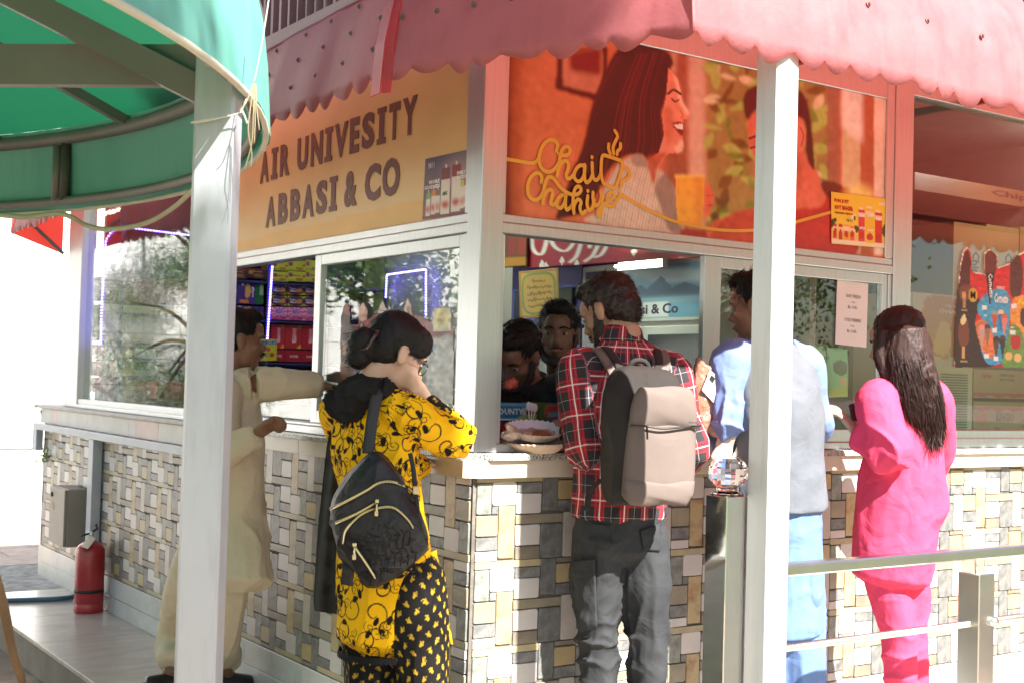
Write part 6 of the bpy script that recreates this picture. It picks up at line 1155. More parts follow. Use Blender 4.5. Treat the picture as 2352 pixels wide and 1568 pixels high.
# ================= woman in yellow
f, r_ = dirs(-38); D0 = 3.92; T_ = lambda x, y, d=D0: at(x, y, d); SKW = skin('fair_skin', (.5, .32, .23)); org = V3(-.4, -.1, 0)
YW = thing('person', 'woman in yellow leaf print kurta leaning on the counter, head on hand', 'person', org)
hf = head_frame(T_(908, 815, 3.93), -58, 26, 0); nek = T_(862, 900, 3.93); sho, che, wai, pel = T_(858, 955, 3.93), T_(862, 1040, 3.93), T_(872, 1130, 3.93), T_(882, 1260, 3.93)
SRt, ERt, WRt = T_(930, 945, 3.83), T_(1052, 1005, 3.93), T_(978, 918, 3.93); SLt = sho-r_*.15; ELt, WLt = SLt+f*.2+V3(0, 0, -.2), SLt+f*.4+V3(0, 0, -.17)
HLt, HRt = T_(850, 1330, 3.95), T_(945, 1330, 3.9); KLt, KRt = T_(850, 1520, 3.97), T_(968, 1500, 3.88); FLt, FRt = T_(848, 1790, 3.98), T_(978, 1790, 3.88)
mb = MB(); head_lofts(mb, hf, .95, neck=nek); limb(mb, [pel, wai, che, sho, nek], [(.13, .1), (.11, .085), (.13, .09), (.13, .07), (.045, .045)], side=r_)
for s_, e, w_ in ((SRt, ERt, WRt), (SLt, ELt, WLt)): limb(mb, [sho, s_, e, w_], [.045, .04, .034, .023])
for h, k_, a in ((HLt, KLt, FLt), (HRt, KRt, FRt)): limb(mb, [pel, h, k_, a], [.08, .075, .05, .035])
hd = T_(940, 872, 3.9)-WRt; hand_lofts(mb, WRt, hd, -AR+.4*f, V3(0, 0, 1)-.3*AF, curl=.5, size=.92); hand_lofts(mb, WLt, WLt-ELt, V3(0, 0, -1), r_, curl=.4, size=.9)
grow('body', mb, .006, 4, SKW, YW, org); head_details(hf, YW, org, .95)
hair_cap(hf, YW, org, HAIR, .97, parts=(((0, -.118, -.02), (.046, .046, .05)), ((0, -.108, -.068), (.042, .038, .036)), ((.04, .02, .06), (.042, .07, .055)), ((-.04, .02, .06), (.042, .07, .055))), seed=6, n=500, length=.04, grav=.0, amp=.0008, stand=.0)
c_, A_h = hf; HLc = lambda p: c_+(np.array(p)*.95)@A_h
mb = MB(); mb.tube(cat_pts([HLc((.035, -.1, .035))-org, HLc((.052, -.115, .0))-org, HLc((.045, -.12, -.04))-org, HLc((.02, -.125, -.05))-org], 5), .007, 8)
for i in range(5): p = HLc((.05-.004*i, -.112-.002*i, .025-.018*i))-org; mb.tube([p, p+V3(0, 0, -.004)+(A_h[0]*-.03)], .0035, 6)
mb.build('hair_claw', mat('dark_claw', (.03, .012, .012), .15), YW, True)
gl_ = MB()
for q in (-1, 1): gl_.tube([HLc((q*.034+.025*math.cos(a), .096, -.002+.021*math.sin(a)))-org for a in np.linspace(0, 2*math.pi, 22)], .0016, 6, cap=False)
gl_.tube([HLc((-.009, .1, .004))-org, HLc((.009, .1, .004))-org], .0016, 6)
for q in (-1, 1): gl_.tube([HLc((q*.06, .094, .006))-org, HLc((q*.079, .04, .008))-org, HLc((q*.08, -.005, .004))-org], .0017, 6)
gl_.build('glasses', mat('glasses_frame', (.03, .035, .06), .2), YW, True)
# printed cloth
def vine_tile(w_, h, px, bgc, ink_, seed, n, scale):
    nx, ny = int(w_/px), int(h/px); X, Y = np.meshgrid((np.arange(nx)+.5)*px, (np.arange(ny)+.5)*px); m = np.zeros((ny, nx)); rg = np.random.RandomState(seed)
    def seg(P, wd):
        P = np.array(P); lo, hi = P.min(0)-.01, P.max(0)+.01
        for ox in (-w_, 0, w_):
            for oy in (-h, 0, h):
                x0, x1, y0, y1 = [int(v) for v in ((lo[0]+ox)/px, (hi[0]+ox)/px, (lo[1]+oy)/px, (hi[1]+oy)/px)]; x0, y0, x1, y1 = max(x0, 0), max(y0, 0), min(x1+1, nx), min(y1+1, ny)
                if x0 >= x1 or y0 >= y1: continue
                sx, sy = X[y0:y1, x0:x1]-ox, Y[y0:y1, x0:x1]-oy; d = np.full(sx.shape, 9.)
                for i in range(len(P)-1):
                    a, b = P[i], P[i+1]; L = ((b-a)**2).sum()+1e-12; t = np.clip(((sx-a[0])*(b[0]-a[0])+(sy-a[1])*(b[1]-a[1]))/L, 0, 1); d = np.minimum(d, np.hypot(sx-a[0]-t*(b[0]-a[0]), sy-a[1]-t*(b[1]-a[1]))-(wd[i] if np.ndim(wd) else wd)/2)
                m[y0:y1, x0:x1] = np.maximum(m[y0:y1, x0:x1], np.clip(.5-d/px, 0, 1))
    def spiral(c, r0, turns, a0, sgn, wd): a = np.linspace(0, turns*2*math.pi, 26); r2 = r0*(1-a/a.max()*.82); P = np.c_[c[0]+r2*np.cos(a0+sgn*a), c[1]+r2*np.sin(a0+sgn*a)]; seg(P, wd); return P
    def leaf(c, a, s_): t = np.linspace(0, 1, 7); P = np.c_[c[0]+np.cos(a)*t*s_, c[1]+np.sin(a)*t*s_]; seg(P, s_*.75*np.sin(np.pi*np.clip(t*.93+.04, 0, 1))**.8)
    g_ = int(math.sqrt(n)); 
    for i in range(g_):
        for j in range(g_):
            c = ((i+.5*(j % 2)+rg.uniform(.2, .8))*w_/g_, (j+rg.uniform(.2, .8))*h/g_); a0 = rg.uniform(0, 6.28); sg = rg.choice((-1, 1)); r0 = scale*rg.uniform(.75, 1.2)
            spiral(c, r0, 1.15, a0, sg, np.r_[np.linspace(.002, .0056, 14), np.linspace(.0056, .003, 12)]*scale/.045); e = np.array(c)+r0*np.array((math.cos(a0), math.sin(a0)))
            spiral(e+rg.normal(0, scale*.5, 2), r0*.5, 1.3, a0+2, -sg, .0026*scale/.045); spiral(e-rg.normal(0, scale*.6, 2), r0*.38, 1.3, a0+4, sg, .0025*scale/.045); leaf(c+rg.normal(0, scale*.3, 2), rg.uniform(0, 6.28), scale*.52); leaf(e+rg.normal(0, scale*.4, 2), rg.uniform(0, 6.28), scale*.44)
    return lin(bgc)*(1-m[..., None])+lin(ink_)*m[..., None]
def sample(tile, U, V, w_, h): ny, nx = tile.shape[:2]; return tile[((V/h) % 1*ny).astype(int) % ny, ((U/w_) % 1*nx).astype(int) % nx]
KUR = vine_tile(.42, .42, .0012, (240, 182, 16), (26, 20, 18), 3, 36, .043)
YEL = mat('yellow_print', rough=.8, var=.06, vscale=6, attr='print', spec=.2, bump=.15, bscale=600, wrinkle=.25)
def kurta_low(co): return co
mb = MB(); hemc = T_(872, 1495, 3.94)
limb(mb, [hemc+V3(0, 0, .04), T_(880, 1380, 3.94), pel, wai, che, sho, nek+V3(0, 0, -.03)], [(.142, .135), (.15, .14), (.155, .135), (.135, .112), (.15, .118), (.15, .092), (.06, .06)], side=r_)
limb(mb, [sho+(SRt-sho)*.5, SRt, (SRt+ERt)/2-V3(0, 0, .01), ERt-V3(0, 0, .005), ERt+(WRt-ERt)*.35, ERt+(WRt-ERt)*.55], [.065, .066, .068, .064, .054, .04]); limb(mb, [sho-r_*.08, SLt, ELt, WLt], [.065, .068, .06, .045])
ob, co, nr = grow('kurta', mb, .0056, 7, YEL, YW, org, subdiv=1, folds=(fold(0.0192, V3(0, 0, 1), 30, 3, T_(880, 1400, 3.9), .3), fold(0.0128, V3(0, 0, 1)+.3*r_, 36, 5, wai, .22), fold(0.0208, V3(0, 0, 1)-AR, 52, 7, ERt, .1), fold(0.0160, ERt-SRt, 46, 9, (SRt+ERt)/2, .12), fold(.009, V3(0, 0, 1), 26, 21), lambda p: .002*wob(p, 22, 3)), cut=lambda c: np.c_[c[:, :2], np.maximum(c[:, 2], hemc[2]+.006*np.sin(c[:, 0]*40))])
U, V, k_ = cylmap(co, [([hemc-V3(0, 0, .1), sho+V3(0, 0, .1)], .15, -AF), ([SRt, ERt], .066, -AF), ([ERt, WRt], .055, -AF), ([SLt, ELt, WLt], .06, -AF)]); set_col(ob, 'print', sample(KUR, U, V+k_*.17, .42, .42))
# open front panel of the kurta flying beside the slit
q = [T_(975, 1270, 3.86), T_(1002, 1262, 3.95), T_(1040, 1478, 3.93), T_(1034, 1472, 3.93)]; s_, t = np.meshgrid(np.linspace(0, 1, 40), np.linspace(0, 1, 110)); P = q[0]*((1-s_)*(1-t))[..., None]+q[1]*(s_*(1-t))[..., None]+q[2]*(s_*t)[..., None]+q[3]*((1-s_)*t)[..., None]; P = P-AF*(.02*np.sin(s_*3.1))[..., None]
sheet_mesh('kurta_panel', P-org, sample(KUR, s_*.1, t*.33, .42, .42), YEL, YW, thick=.002)
LACE = cloth('black_lace', (.012, .011, .012), .9, .3, .6, 300); mb = MB()
a_ = np.linspace(0, 2*math.pi, 240); rg_ = [hemc-org+np.cos(a_)[:, None]*r_*k_*.132+np.sin(a_)[:, None]*f*k_*.125+V3(0, 0, 1)*(z_+zz_*np.abs(np.sin(a_*30)))[:, None] for k_, z_, zz_ in ((.97, .006, 0), (1.0, -.003, 0), (1.0, -.009, -.007))]
MB().loft(rg_, cap=False, closed=False).build('lace_hem', LACE, YW)
def motif_tile(w_, h, px, bgc, ink_):
    nx, ny = int(w_/px), int(h/px); X, Y = np.meshgrid((np.arange(nx)+.5)*px, (np.arange(ny)+.5)*px); m = np.zeros((ny, nx))
    def disc(x, y, r2):
        for ox in (-w_, 0, w_):
            for oy in (-h, 0, h): np.maximum(m, np.clip(.5-(np.hypot(X-x-ox, Y-y-oy)-r2)/px, 0, 1), out=m)
    for k_, (cx, cy) in enumerate(((.25, .25), (.75, .75))):
        cx, cy = cx*w_, cy*h; sg = 1 if k_ else -1
        for a, L, wd in ((1.2, .015, .0052), (2.2, .011, .004), (-1.4, .009, .003)):
            for t in np.linspace(0, 1, 9): disc(cx+sg*math.cos(a)*L*t, cy+math.sin(a)*L*t, wd*math.sin(math.pi*min(.96, t*.85+.1))**.9)
        for t in np.linspace(0, 5.2, 22): disc(cx-sg*.006+.0062*(1-t/7)*math.cos(t), cy-.005+.0062*(1-t/7)*math.sin(t), .0012)
    return lin(bgc)*(1-m[..., None])+lin(ink_)*m[..., None]
SHT = motif_tile(.062, .062, .0008, (22, 20, 20), (176, 142, 40)); BLKP = mat('black_print', rough=.8, var=.08, vscale=6, attr='print', spec=.2, bump=.15, bscale=600, wrinkle=.22); mb = MB()
for h, k_, a in ((HLt, KLt, FLt), (HRt, KRt, FRt)): limb(mb, [pel+(h-pel)*.5, h, (h+k_)/2, k_, (k_+a)/2, a], [.09, (.1, .1), (.098, .098), (.086, .09), (.08, .085), (.078, .082)])
ob, co, nr = grow('shalwar', mb, .0072, 6, BLKP, YW, org, subdiv=1, folds=(fold(0.0176, V3(0, 0, 1), 34, 13, KRt, .5), fold(0.0144, V3(0, 0, 1), 36, 15, KLt, .5)))
U, V, k_ = cylmap(co, [([HLt, KLt, FLt], .085, -AF), ([HRt, KRt, FRt], .085, -AF)]); set_col(ob, 'print', sample(SHT, U, V, .048, .048))
mb = MB(); limb(mb, [ERt+(WRt-ERt)*.5, ERt+(WRt-ERt)*.78, ERt+(WRt-ERt)*.98], [.044, .036, .03]); ob, co, nr = grow('cuff', mb, .005, 3, BLKP, YW, org); U, V, k_ = cylmap(co, [([ERt, WRt], .04, -AF)]); set_col(ob, 'print', sample(SHT, U, V, .048, .048))
BSC = cloth('black_chiffon', (.014, .013, .013), .85, .2, .2, 400); mb = MB()
limb(mb, [T_(905, 908, 3.86), T_(868, 896, 3.84), T_(815, 905, 3.86), T_(782, 930, 3.92), T_(800, 930, 4.0), T_(850, 905, 4.05), T_(905, 905, 4.02)], [.028, .042, .045, .044, .04, .04, .03]); limb(mb, [T_(770, 915, 3.9), T_(800, 945, 3.85), T_(815, 920, 3.85)], [.035, .035, .035])
limb(mb, [T_(865, 880, 3.9), T_(850, 905, 3.9)], [(.066, .07), (.085, .085)]); grow('scarf', mb, .0055, 4, BSC, YW, org, folds=(fold(0.0176, AR-.5*V3(0, 0, 1), 70, 3), fold(0.0096, AR, 120, 5)))
s_, t = np.meshgrid(np.linspace(0, 1, 30), np.linspace(0, 1, 60)); l = np.interp(t, (0, .2, .6, .93, 1), (770, 750, 730, 720, 722)); rt = np.interp(t, (0, .5, 1), (800, 786, 776)); P = np.array([[at(l[i, j]+(rt[i, j]-l[i, j])*s_[i, j], 930+t[i, j]*472+8*s_[i, j], 3.98+.012*math.sin(s_[i, j]*9+t[i, j]*2)) for j in range(30)] for i in range(60)])
DUP = mat('sheer_black', (.012, .011, .011), .8, 0, .2, 60); dn = DUP.node_tree; tb = nd(dn, 'BsdfTransparent'); mx = nd(dn, 'MixShader'); mx.inputs[0].default_value = .05; dn.links.new(dn.nodes['Principled BSDF'].outputs[0], mx.inputs[1]); dn.links.new(tb.outputs[0], mx.inputs[2]); dn.links.new(mx.outputs[0], dn.nodes['Material Output'].inputs[0])
sheet_mesh('dupatta', P-org, np.zeros(P.shape), DUP, YW); mb = MB(); shoe(mb, V3(FLt[0], FLt[1], 0)-f*.05, f, w_=.04); shoe(mb, V3(FRt[0], FRt[1], 0)-f*.05, f, w_=.04); grow('shoes', mb, .007, 3, BLACK, YW, org)

# her black quilted backpack slung from one shoulder
NY = mat('black_nylon', (.012, .012, .014), .5, 0, .15, 8, bump=.2, bscale=300, spec=.35, wrinkle=.6, wscale=16); BRASS = mat('brass_zip', (.65, .55, .34), .28, 1., .1); bo = at(875, 1200, 3.68)
HB = thing('black_backpack', 'black quilted bag with brass zips on the back of the woman in yellow', 'bag', bo); up = AU*.966+AR*-.22; up /= np.linalg.norm(up); rt_ = np.cross(up, -AF); rt_ = AR*.966+AU*.22; nf_ = -AF
OUT = [(845, 1038), (872, 1036), (900, 1062), (925, 1100), (945, 1140), (970, 1185), (984, 1235), (965, 1280), (910, 1322), (858, 1350), (832, 1335), (800, 1300), (775, 1265), (762, 1215), (758, 1165), (775, 1120), (812, 1072)]
o2 = cat_pts(np.array(OUT, float), 4, True); ctr = o2.mean(0); mb = MB(); rings = []
for s_, dz in ((.75, .06), (.97, .03), (1., .0), (.985, -.03), (.93, -.055), (.8, -.075), (.55, -.088), (.25, -.094)): rings.append([at(*(ctr+(p-ctr)*s_), 3.72+dz) for p in o2])
mb.loft([np.array(q) for q in rings]); grow('bag_body', mb, .006, 5, NY, HB, bo, folds=(fold(0.0128, at(870, 1040, 3.7)-at(850, 1140, 3.7), 46, 3, at(870, 1080, 3.66), .1), fold(0.0080, AR, 40, 4), lambda p: .002*wob(p, 30, 2)))
def on_bag(pts, n=6, lift=0.):
    P_ = cat_pts(np.array(pts, float), n); out = []
    for p in P_:
        s_ = 0.
        for k_ in range(len(o2)):     # how far from centre to rim
            pass
        dv = p-ctr; ang = np.arctan2(dv[1], dv[0]); oa = np.arctan2(o2[:, 1]-ctr[1], o2[:, 0]-ctr[0]); i = np.argmin(np.abs(np.angle(np.exp(1j*(oa-ang))))); s_ = np.hypot(*dv)/np.hypot(*(o2[i]-ctr))
        out.append(at(p[0], p[1], 3.72+np.interp(s_, (.25, .55, .8, .93, .985, 1.), (-.094, -.088, -.075, -.055, -.03, 0))-.004-lift))
    return np.array(out)
for pts in ([(760, 1168), (800, 1148), (842, 1125), (870, 1108), (900, 1105), (935, 1118), (962, 1142)], [(772, 1200), (820, 1178), (868, 1150)], [(788, 1245), (796, 1215), (830, 1180), (870, 1165), (905, 1165), (935, 1190), (950, 1212)], [(812, 1250), (840, 1290), (862, 1325)]):
    P_ = on_bag(pts)-bo; MB().tube(P_, .0055, 6).build('zip_tape', BLACK, HB, True); mb = MB()
    L = np.r_[0, np.cumsum(np.linalg.norm(np.diff(P_, axis=0), axis=1))]
    for d in np.arange(0, L[-1], .0042): p = np.array([np.interp(d, L, P_[:, i]) for i in range(3)])-AF*.005; mb.box(p-V3(.0013, .0013, .0032), p+V3(.0013, .0013, .0032))
    mb.build('zip_teeth', BRASS, HB)
for (x, y) in ((866, 1150), (815, 1250)):
    p = on_bag([(x, y-4), (x, y), (x, y+4)], 2, .006)[2]-bo; MB().box(p-V3(.006, .003, .006), p+V3(.006, .003, .006), .002).build('zip_slider', BRASS, HB); q = p-AF*.004; MB().tube([q+V3(0, 0, -.006), q+V3(0, 0, -.034)], .0032, 6).build('zip_pull', BRASS, HB, True); MB().box(q+V3(-.006, -.002, -.042), q+V3(.006, .002, -.026), .002).build('zip_tag', BRASS, HB)
# quilted seams on the lower pocket
rg = np.random.RandomState(3); mb = MB()
for i in range(8):
    x = 820+i*17; mb.tube(on_bag([(x+math.sin(k_*1.9+i)*5+k_*3.2, 1200+k_*14+abs(i-3.5)*6) for k_ in range(9)], 2, -.0015)-bo, .0016, 5)
    for k_ in range(4): y = 1205+k_*30+(i % 2)*14+abs(i-3.5)*5; mb.tube(on_bag([(x+k_*6, y), (x+8+k_*6, y+5), (x+17+k_*6, y+1)], 3, -.0015)-bo, .0016, 5)
mb.build('quilt_seams', mat('seam_black', (.006, .006, .007), .7), HB, True)
def strap(parent, o, pts, wd, m, name='strap', th=.004, side=None):
    P_ = cat_pts(np.array(pts), 7); t = np.gradient(P_, axis=0); t /= np.linalg.norm(t, axis=1)[:, None]; sd = np.cross(t, AF); sd /= np.linalg.norm(sd, axis=1)[:, None]
    sheet_mesh(name, np.stack([P_+sd*q for q in np.linspace(-wd/2, wd/2, 4)], 1)-o, np.zeros((len(P_), 4, 3)), m, parent, thick=th)
WEB = mat('black_webbing', (.02, .02, .022), .6, 0, .1, 40, bump=.3, bscale=300)
strap(HB, bo, [at(845, 1040, 3.72), at(850, 1000, 3.745), at(857, 950, 3.77), at(868, 900, 3.81), at(880, 880, 3.87)], .034, WEB); strap(HB, bo, [at(942, 1040, 3.76), at(950, 1080, 3.74), at(955, 1130, 3.71), at(960, 1180, 3.68)], .013, WEB); strap(HB, bo, [at(800, 1280, 3.74), at(800, 1310, 3.72), at(796, 1342, 3.74)], .035, WEB); MB().box(at(955, 1125, 3.69)-bo-V3(.009, .003, .012), at(955, 1125, 3.69)-bo+V3(.009, .003, .012), .002).build('buckle', BRASS, HB)
for q in range(4): pass
# ================= man in cream shalwar kameez reaching through the window
f, r_ = dirs(-50); T_ = lambda x, y, d=5.15: at(x, y, d); SKB = skin('brown_skin', (.22, .11, .07)); org = V3(-.27, 1.5, 0); CRM = cloth('cream_cotton', (.58, .49, .36), .85, .06, .15, 400)
BM = thing('person', 'man in cream kameez reaching an arm into the open window', 'person', org)
hf = head_frame(T_(548, 782, 5.17), -64, 2); nek = T_(532, 865, 5.18); sho, che, wai, pel = T_(530, 905, 5.18), T_(535, 1010, 5.18), T_(538, 1110, 5.2), T_(535, 1200, 5.22)
S1, E1, W1 = T_(570, 885, 5.12), T_(668, 880, 5.16), T_(745, 885, 5.2); S2, E2, W2 = sho-AF*.14, T_(515, 1040, 4.9), T_(588, 998, 4.88)
FA, FB = onz(390, 1566, .05), onz(520, 1560, .05)
mb = MB(); head_lofts(mb, hf, 1., neck=nek); limb(mb, [pel, wai, che, sho, nek], [(.13, .1), (.13, .1), (.14, .1), (.12, .08), (.05, .05)], side=r_)
for s_, e, w_ in ((S1, E1, W1), (S2, E2, W2)): limb(mb, [sho, s_, e, w_], [.05, .045, .038, .026])
limb(mb, [pel, T_(440, 1330, 5.3), T_(405, 1450, 5.55), FA+V3(0, 0, .03)], [.06, .05, .04, .035]); limb(mb, [pel, T_(525, 1330, 5.2), T_(515, 1450, 5.3), FB+V3(0, 0, .03)], [.06, .05, .04, .035])
hand_lofts(mb, W1, W1-E1, V3(0, 0, -1), AF, curl=.3); hand_lofts(mb, W2, at(614, 980, 4.86)-W2, AR-V3(0, 0, .4), -AF+V3(0, 0, .5), curl=1.3, thumb=1., size=1.15); grow('body', mb, .0064, 4, SKB, BM, org); head_details(hf, BM, org, moust=True)
hair_cap(hf, BM, org, HAIR, parts=(((0, .04, .1), (.058, .055, .03)), ((0, -.07, -.03), (.06, .035, .045))), seed=8, n=2200, length=.018, stand=.15)
mb = MB(); hemc = T_(535, 1345, 5.15); limb(mb, [hemc, pel, wai, che, sho, nek+V3(0, 0, -.02)], [(.21, .125), (.175, .125), (.15, .118), (.155, .118), (.135, .095), (.07, .07)], side=r_)
limb(mb, [sho, S1, (S1+E1)/2, E1, W1-(W1-E1)*.15], [.075, .078, .073, .066, .05]); limb(mb, [sho-AF*.05, S2, (S2+E2)/2, E2, E2+(W2-E2)*1.0], [.075, .075, .07, .064, .05]); limb(mb, [nek+V3(0, 0, -.02), nek+V3(0, 0, .025)], [.075, .063])
grow('kameez', mb, .0075, 6, CRM, BM, org, cut=lambda c: np.c_[c[:, :2], np.maximum(c[:, 2], hemc[2]-.01+.006*np.sin(c[:, 0]*40))], folds=(fold(.012, V3(0, 0, 1), 22, 33), fold(0.0176, E1-S1-V3(0, 0, .1), 36, 3, (S1+E1)/2, .18), fold(0.0192, V3(0, 0, 1), 26, 5, T_(560, 1250, 5.1), .35), fold(0.0192, W2-E2, 44, 7, (E2+W2)/2, .12), lambda p: .002*wob(p, 20, 3)))
# loose tail of the kameez seen left of the post
s_, t = np.meshgrid(np.linspace(0, 1, 14), np.linspace(0, 1, 30)); P = np.array([[at(np.interp(t[i, j], (0, .3, 1), (470, 425, 397))+s_[i, j]*np.interp(t[i, j], (0, .3, 1), (40, 85, 120)), 1060+290*t[i, j], 5.25-.05*s_[i, j]+.02*math.sin(s_[i, j]*9)) for j in range(14)] for i in range(30)]); sheet_mesh('kameez_tail', P-org, np.zeros(P.shape), CRM, BM, thick=.003)
mb = MB(); limb(mb, [T_(500, 1200, 5.22), T_(440, 1330, 5.3), T_(405, 1450, 5.55), FA+V3(0, 0, .09)], [(.1, .1), (.1, .1), (.08, .08), (.062, .062)]); limb(mb, [T_(540, 1200, 5.2), T_(525, 1330, 5.2), T_(515, 1450, 5.3), FB+V3(0, 0, .08)], [(.1, .1), (.09, .1), (.075, .08), (.06, .062)])
grow('shalwar', mb, .0075, 6, CRM, BM, org, folds=(fold(0.0192, AR+.3*AU, 34, 9, T_(400, 1500, 5.5), .3), fold(0.0128, AU, 30, 11)))
mb = MB(); shoe(mb, FA*V3(1, 1, 0)-f*.1, f); shoe(mb, FB*V3(1, 1, 0)-f*.1, f); grow('shoes', mb, .006, 3, mat('black_leather', (.012, .011, .012), .3), BM, org)
SN = thing('snack_packet', 'yellow green lollipop packet by the face of the man in cream', 'packet', at(618, 805, 5.6)); q = [at(*ZL(*p_), 5.6) for p_ in ((205, 800), (358, 798), (360, 940), (205, 938))]; o = at(618, 805, 5.6); s_, t = np.meshgrid(np.linspace(0, 1, 34), np.linspace(0, 1, 32)); P = q[0]*((1-s_)*(1-t))[..., None]+q[1]*(s_*(1-t))[..., None]+q[2]*(s_*t)[..., None]+q[3]*((1-s_)*t)[..., None]; P = P-AF*(.02*np.sin(np.pi*s_)*np.sin(np.pi*t))[..., None]
C = Canvas(s_, t, (196, 196, 50)); [C.ell(x, y, .1, .1, (190, 60, 40)) for x, y in ((.3, .48), (.65, .48), (.8, .72))]; C.smooth([(.1, .6), (.5, .55), (.5, .9), (.1, .85)], (220, 210, 90)); sheet_mesh('packet_film', P-o, C.img, PRINT, SN, thick=.012)
for x, y in ((.15, .26), (.55, .26), (.12, .86)): text_mesh('POPS', 'lettering', ink((50, 120, 190)), frameM(q[3]+(q[2]-q[3])*x+(q[0]-q[3])*(1-y)-AF*.03-o, (q[1]-q[0])/np.linalg.norm(q[1]-q[0]), (q[0]-q[3])/np.linalg.norm(q[0]-q[3])), SN, height=.02, width=.05, bold=.05, depth=.001, res=1)

# ================= man in blue with a grey waistcoat, half behind the awning post
f, r_ = dirs(26); T_ = lambda x, y, d=4.5: at(x, y, d); org = V3(1., -.35, 0); SKC = skin('tan_brown_skin', (.27, .14, .09)); BLU = cloth('blue_cotton', (.15, .21, .42), .85, .06, .15, 400); LBL = cloth('pale_blue_cotton', (.12, .195, .39), .85, .05, .15, 400); GRY = cloth('grey_tweed', (.12, .13, .15), .9, .12, .4, 500)
UM = thing('person', 'man in blue kameez and grey waistcoat standing behind the awning post', 'person', org)
hf = head_frame(T_(1744, 706, 4.52), 56, 8); nek = T_(1755, 775, 4.5); sho, che, wai, pel = T_(1772, 835, 4.45), T_(1785, 930, 4.42), T_(1792, 1060, 4.42), T_(1800, 1170, 4.42); SLb, SRb = sho-r_*.165, sho+r_*.14
ELb, WLb = T_(1640, 965, 4.45), T_(1625, 1015, 4.6); ELb = T_(1668, 975, 4.36); ERb, WRb = T_(1868, 985, 4.58), T_(1840, 1010, 4.75); HLb, HRb = T_(1765, 1290, 4.44), T_(1835, 1290, 4.42); KLb, KRb = T_(1775, 1450, 4.46), T_(1838, 1450, 4.44); FLb, FRb = T_(1780, 1740, 4.48), T_(1842, 1740, 4.46)
mb = MB(); head_lofts(mb, hf, 1.02, neck=nek); limb(mb, [pel, wai, che, sho, nek], [(.13, .1), (.13, .1), (.15, .1), (.14, .08), (.05, .05)], side=r_)
for s_, e, w_ in ((SLb, ELb, WLb), (SRb, ERb, WRb)): limb(mb, [sho, s_, e, w_], [.05, .045, .038, .026])
for h, k_, a in ((HLb, KLb, FLb), (HRb, KRb, FRb)): limb(mb, [pel, h, k_, a], [.08, .07, .05, .04])
hand_lofts(mb, WLb, at(1600, 1030, 4.66)-WLb, V3(0, 0, -1), r_, curl=.7); hand_lofts(mb, WRb, f, V3(0, 0, -1), -r_, curl=.5); grow('body', mb, .0064, 4, SKC, UM, org); head_details(hf, UM, org, 1.02)
hair_cap(hf, UM, org, HAIR, 1.02, parts=(((0, .05, .1), (.056, .05, .03)), ((0, -.06, -.03), (.058, .035, .04))), seed=12, n=2400, length=.03, stand=.2)
mb = MB(); limb(mb, [T_(1802, 1450, 4.43), pel, wai, che, sho, nek+V3(0, 0, -.02)], [(.155, .12), (.15, .115), (.14, .11), (.15, .11), (.15, .085), (.066, .066)], side=r_); ob, co, nr = grow('kameez', mb, .0075, 5, LBL, UM, org, cut=lambda c: np.c_[c[:, :2], np.maximum(c[:, 2], T_(1802, 1455, 4.43)[2])], folds=(fold(.014, V3(0, 0, 1), 22, 35), fold(0.0160, V3(0, 0, 1)+.4*r_, 24, 3, HRb, .3), fold(0.0128, r_, 30, 5, HRb, .2)))
mb = MB()
for s_, e, w_ in ((SLb, ELb, WLb), (SRb, ERb, WRb)): limb(mb, [sho+(s_-sho)*.6, s_, (s_+e)/2, e, e+(w_-e)*.75], [.074, .078, .07, .066, .054])
grow('sleeves', mb, .0065, 5, BLU, UM, org, folds=(fold(0.0224, WLb-ELb+V3(0, 0, .05), 44, 5, ELb, .12), fold(0.0176, ELb-SLb, 34, 7, (SLb+ELb)/2, .14), fold(0.0192, ERb-SRb, 34, 9)))
mb = MB(); limb(mb, [T_(1796, 1168, 4.42), wai, che, sho+V3(0, 0, -.01), nek+V3(0, 0, -.03)], [(.172, .135), (.162, .13), (.17, .13), (.165, .1), (.07, .07)], side=r_); grow('waistcoat', mb, .007, 5, GRY, UM, org, cut=lambda c: np.c_[c[:, :2], np.maximum(c[:, 2], T_(1796, 1170, 4.42)[2])], folds=(fold(0.0096, V3(0, 0, 1), 24, 3), lambda p: .0015*wob(p, 30, 4)))
mb = MB(); [limb(mb, [h, (h+k_)/2, k_, (k_+a)/2, a], [.09, .088, .082, .078, .07]) for h, k_, a in ((HLb, KLb, FLb), (HRb, KRb, FRb))]; grow('shalwar', mb, .0075, 5, LBL, UM, org, folds=(fold(0.0208, V3(0, 0, 1), 30, 3),)); mb = MB(); shoe(mb, FLb*V3(1, 1, 0), f); shoe(mb, FRb*V3(1, 1, 0), f); grow('shoes', mb, .007, 3, BLACK, UM, org)
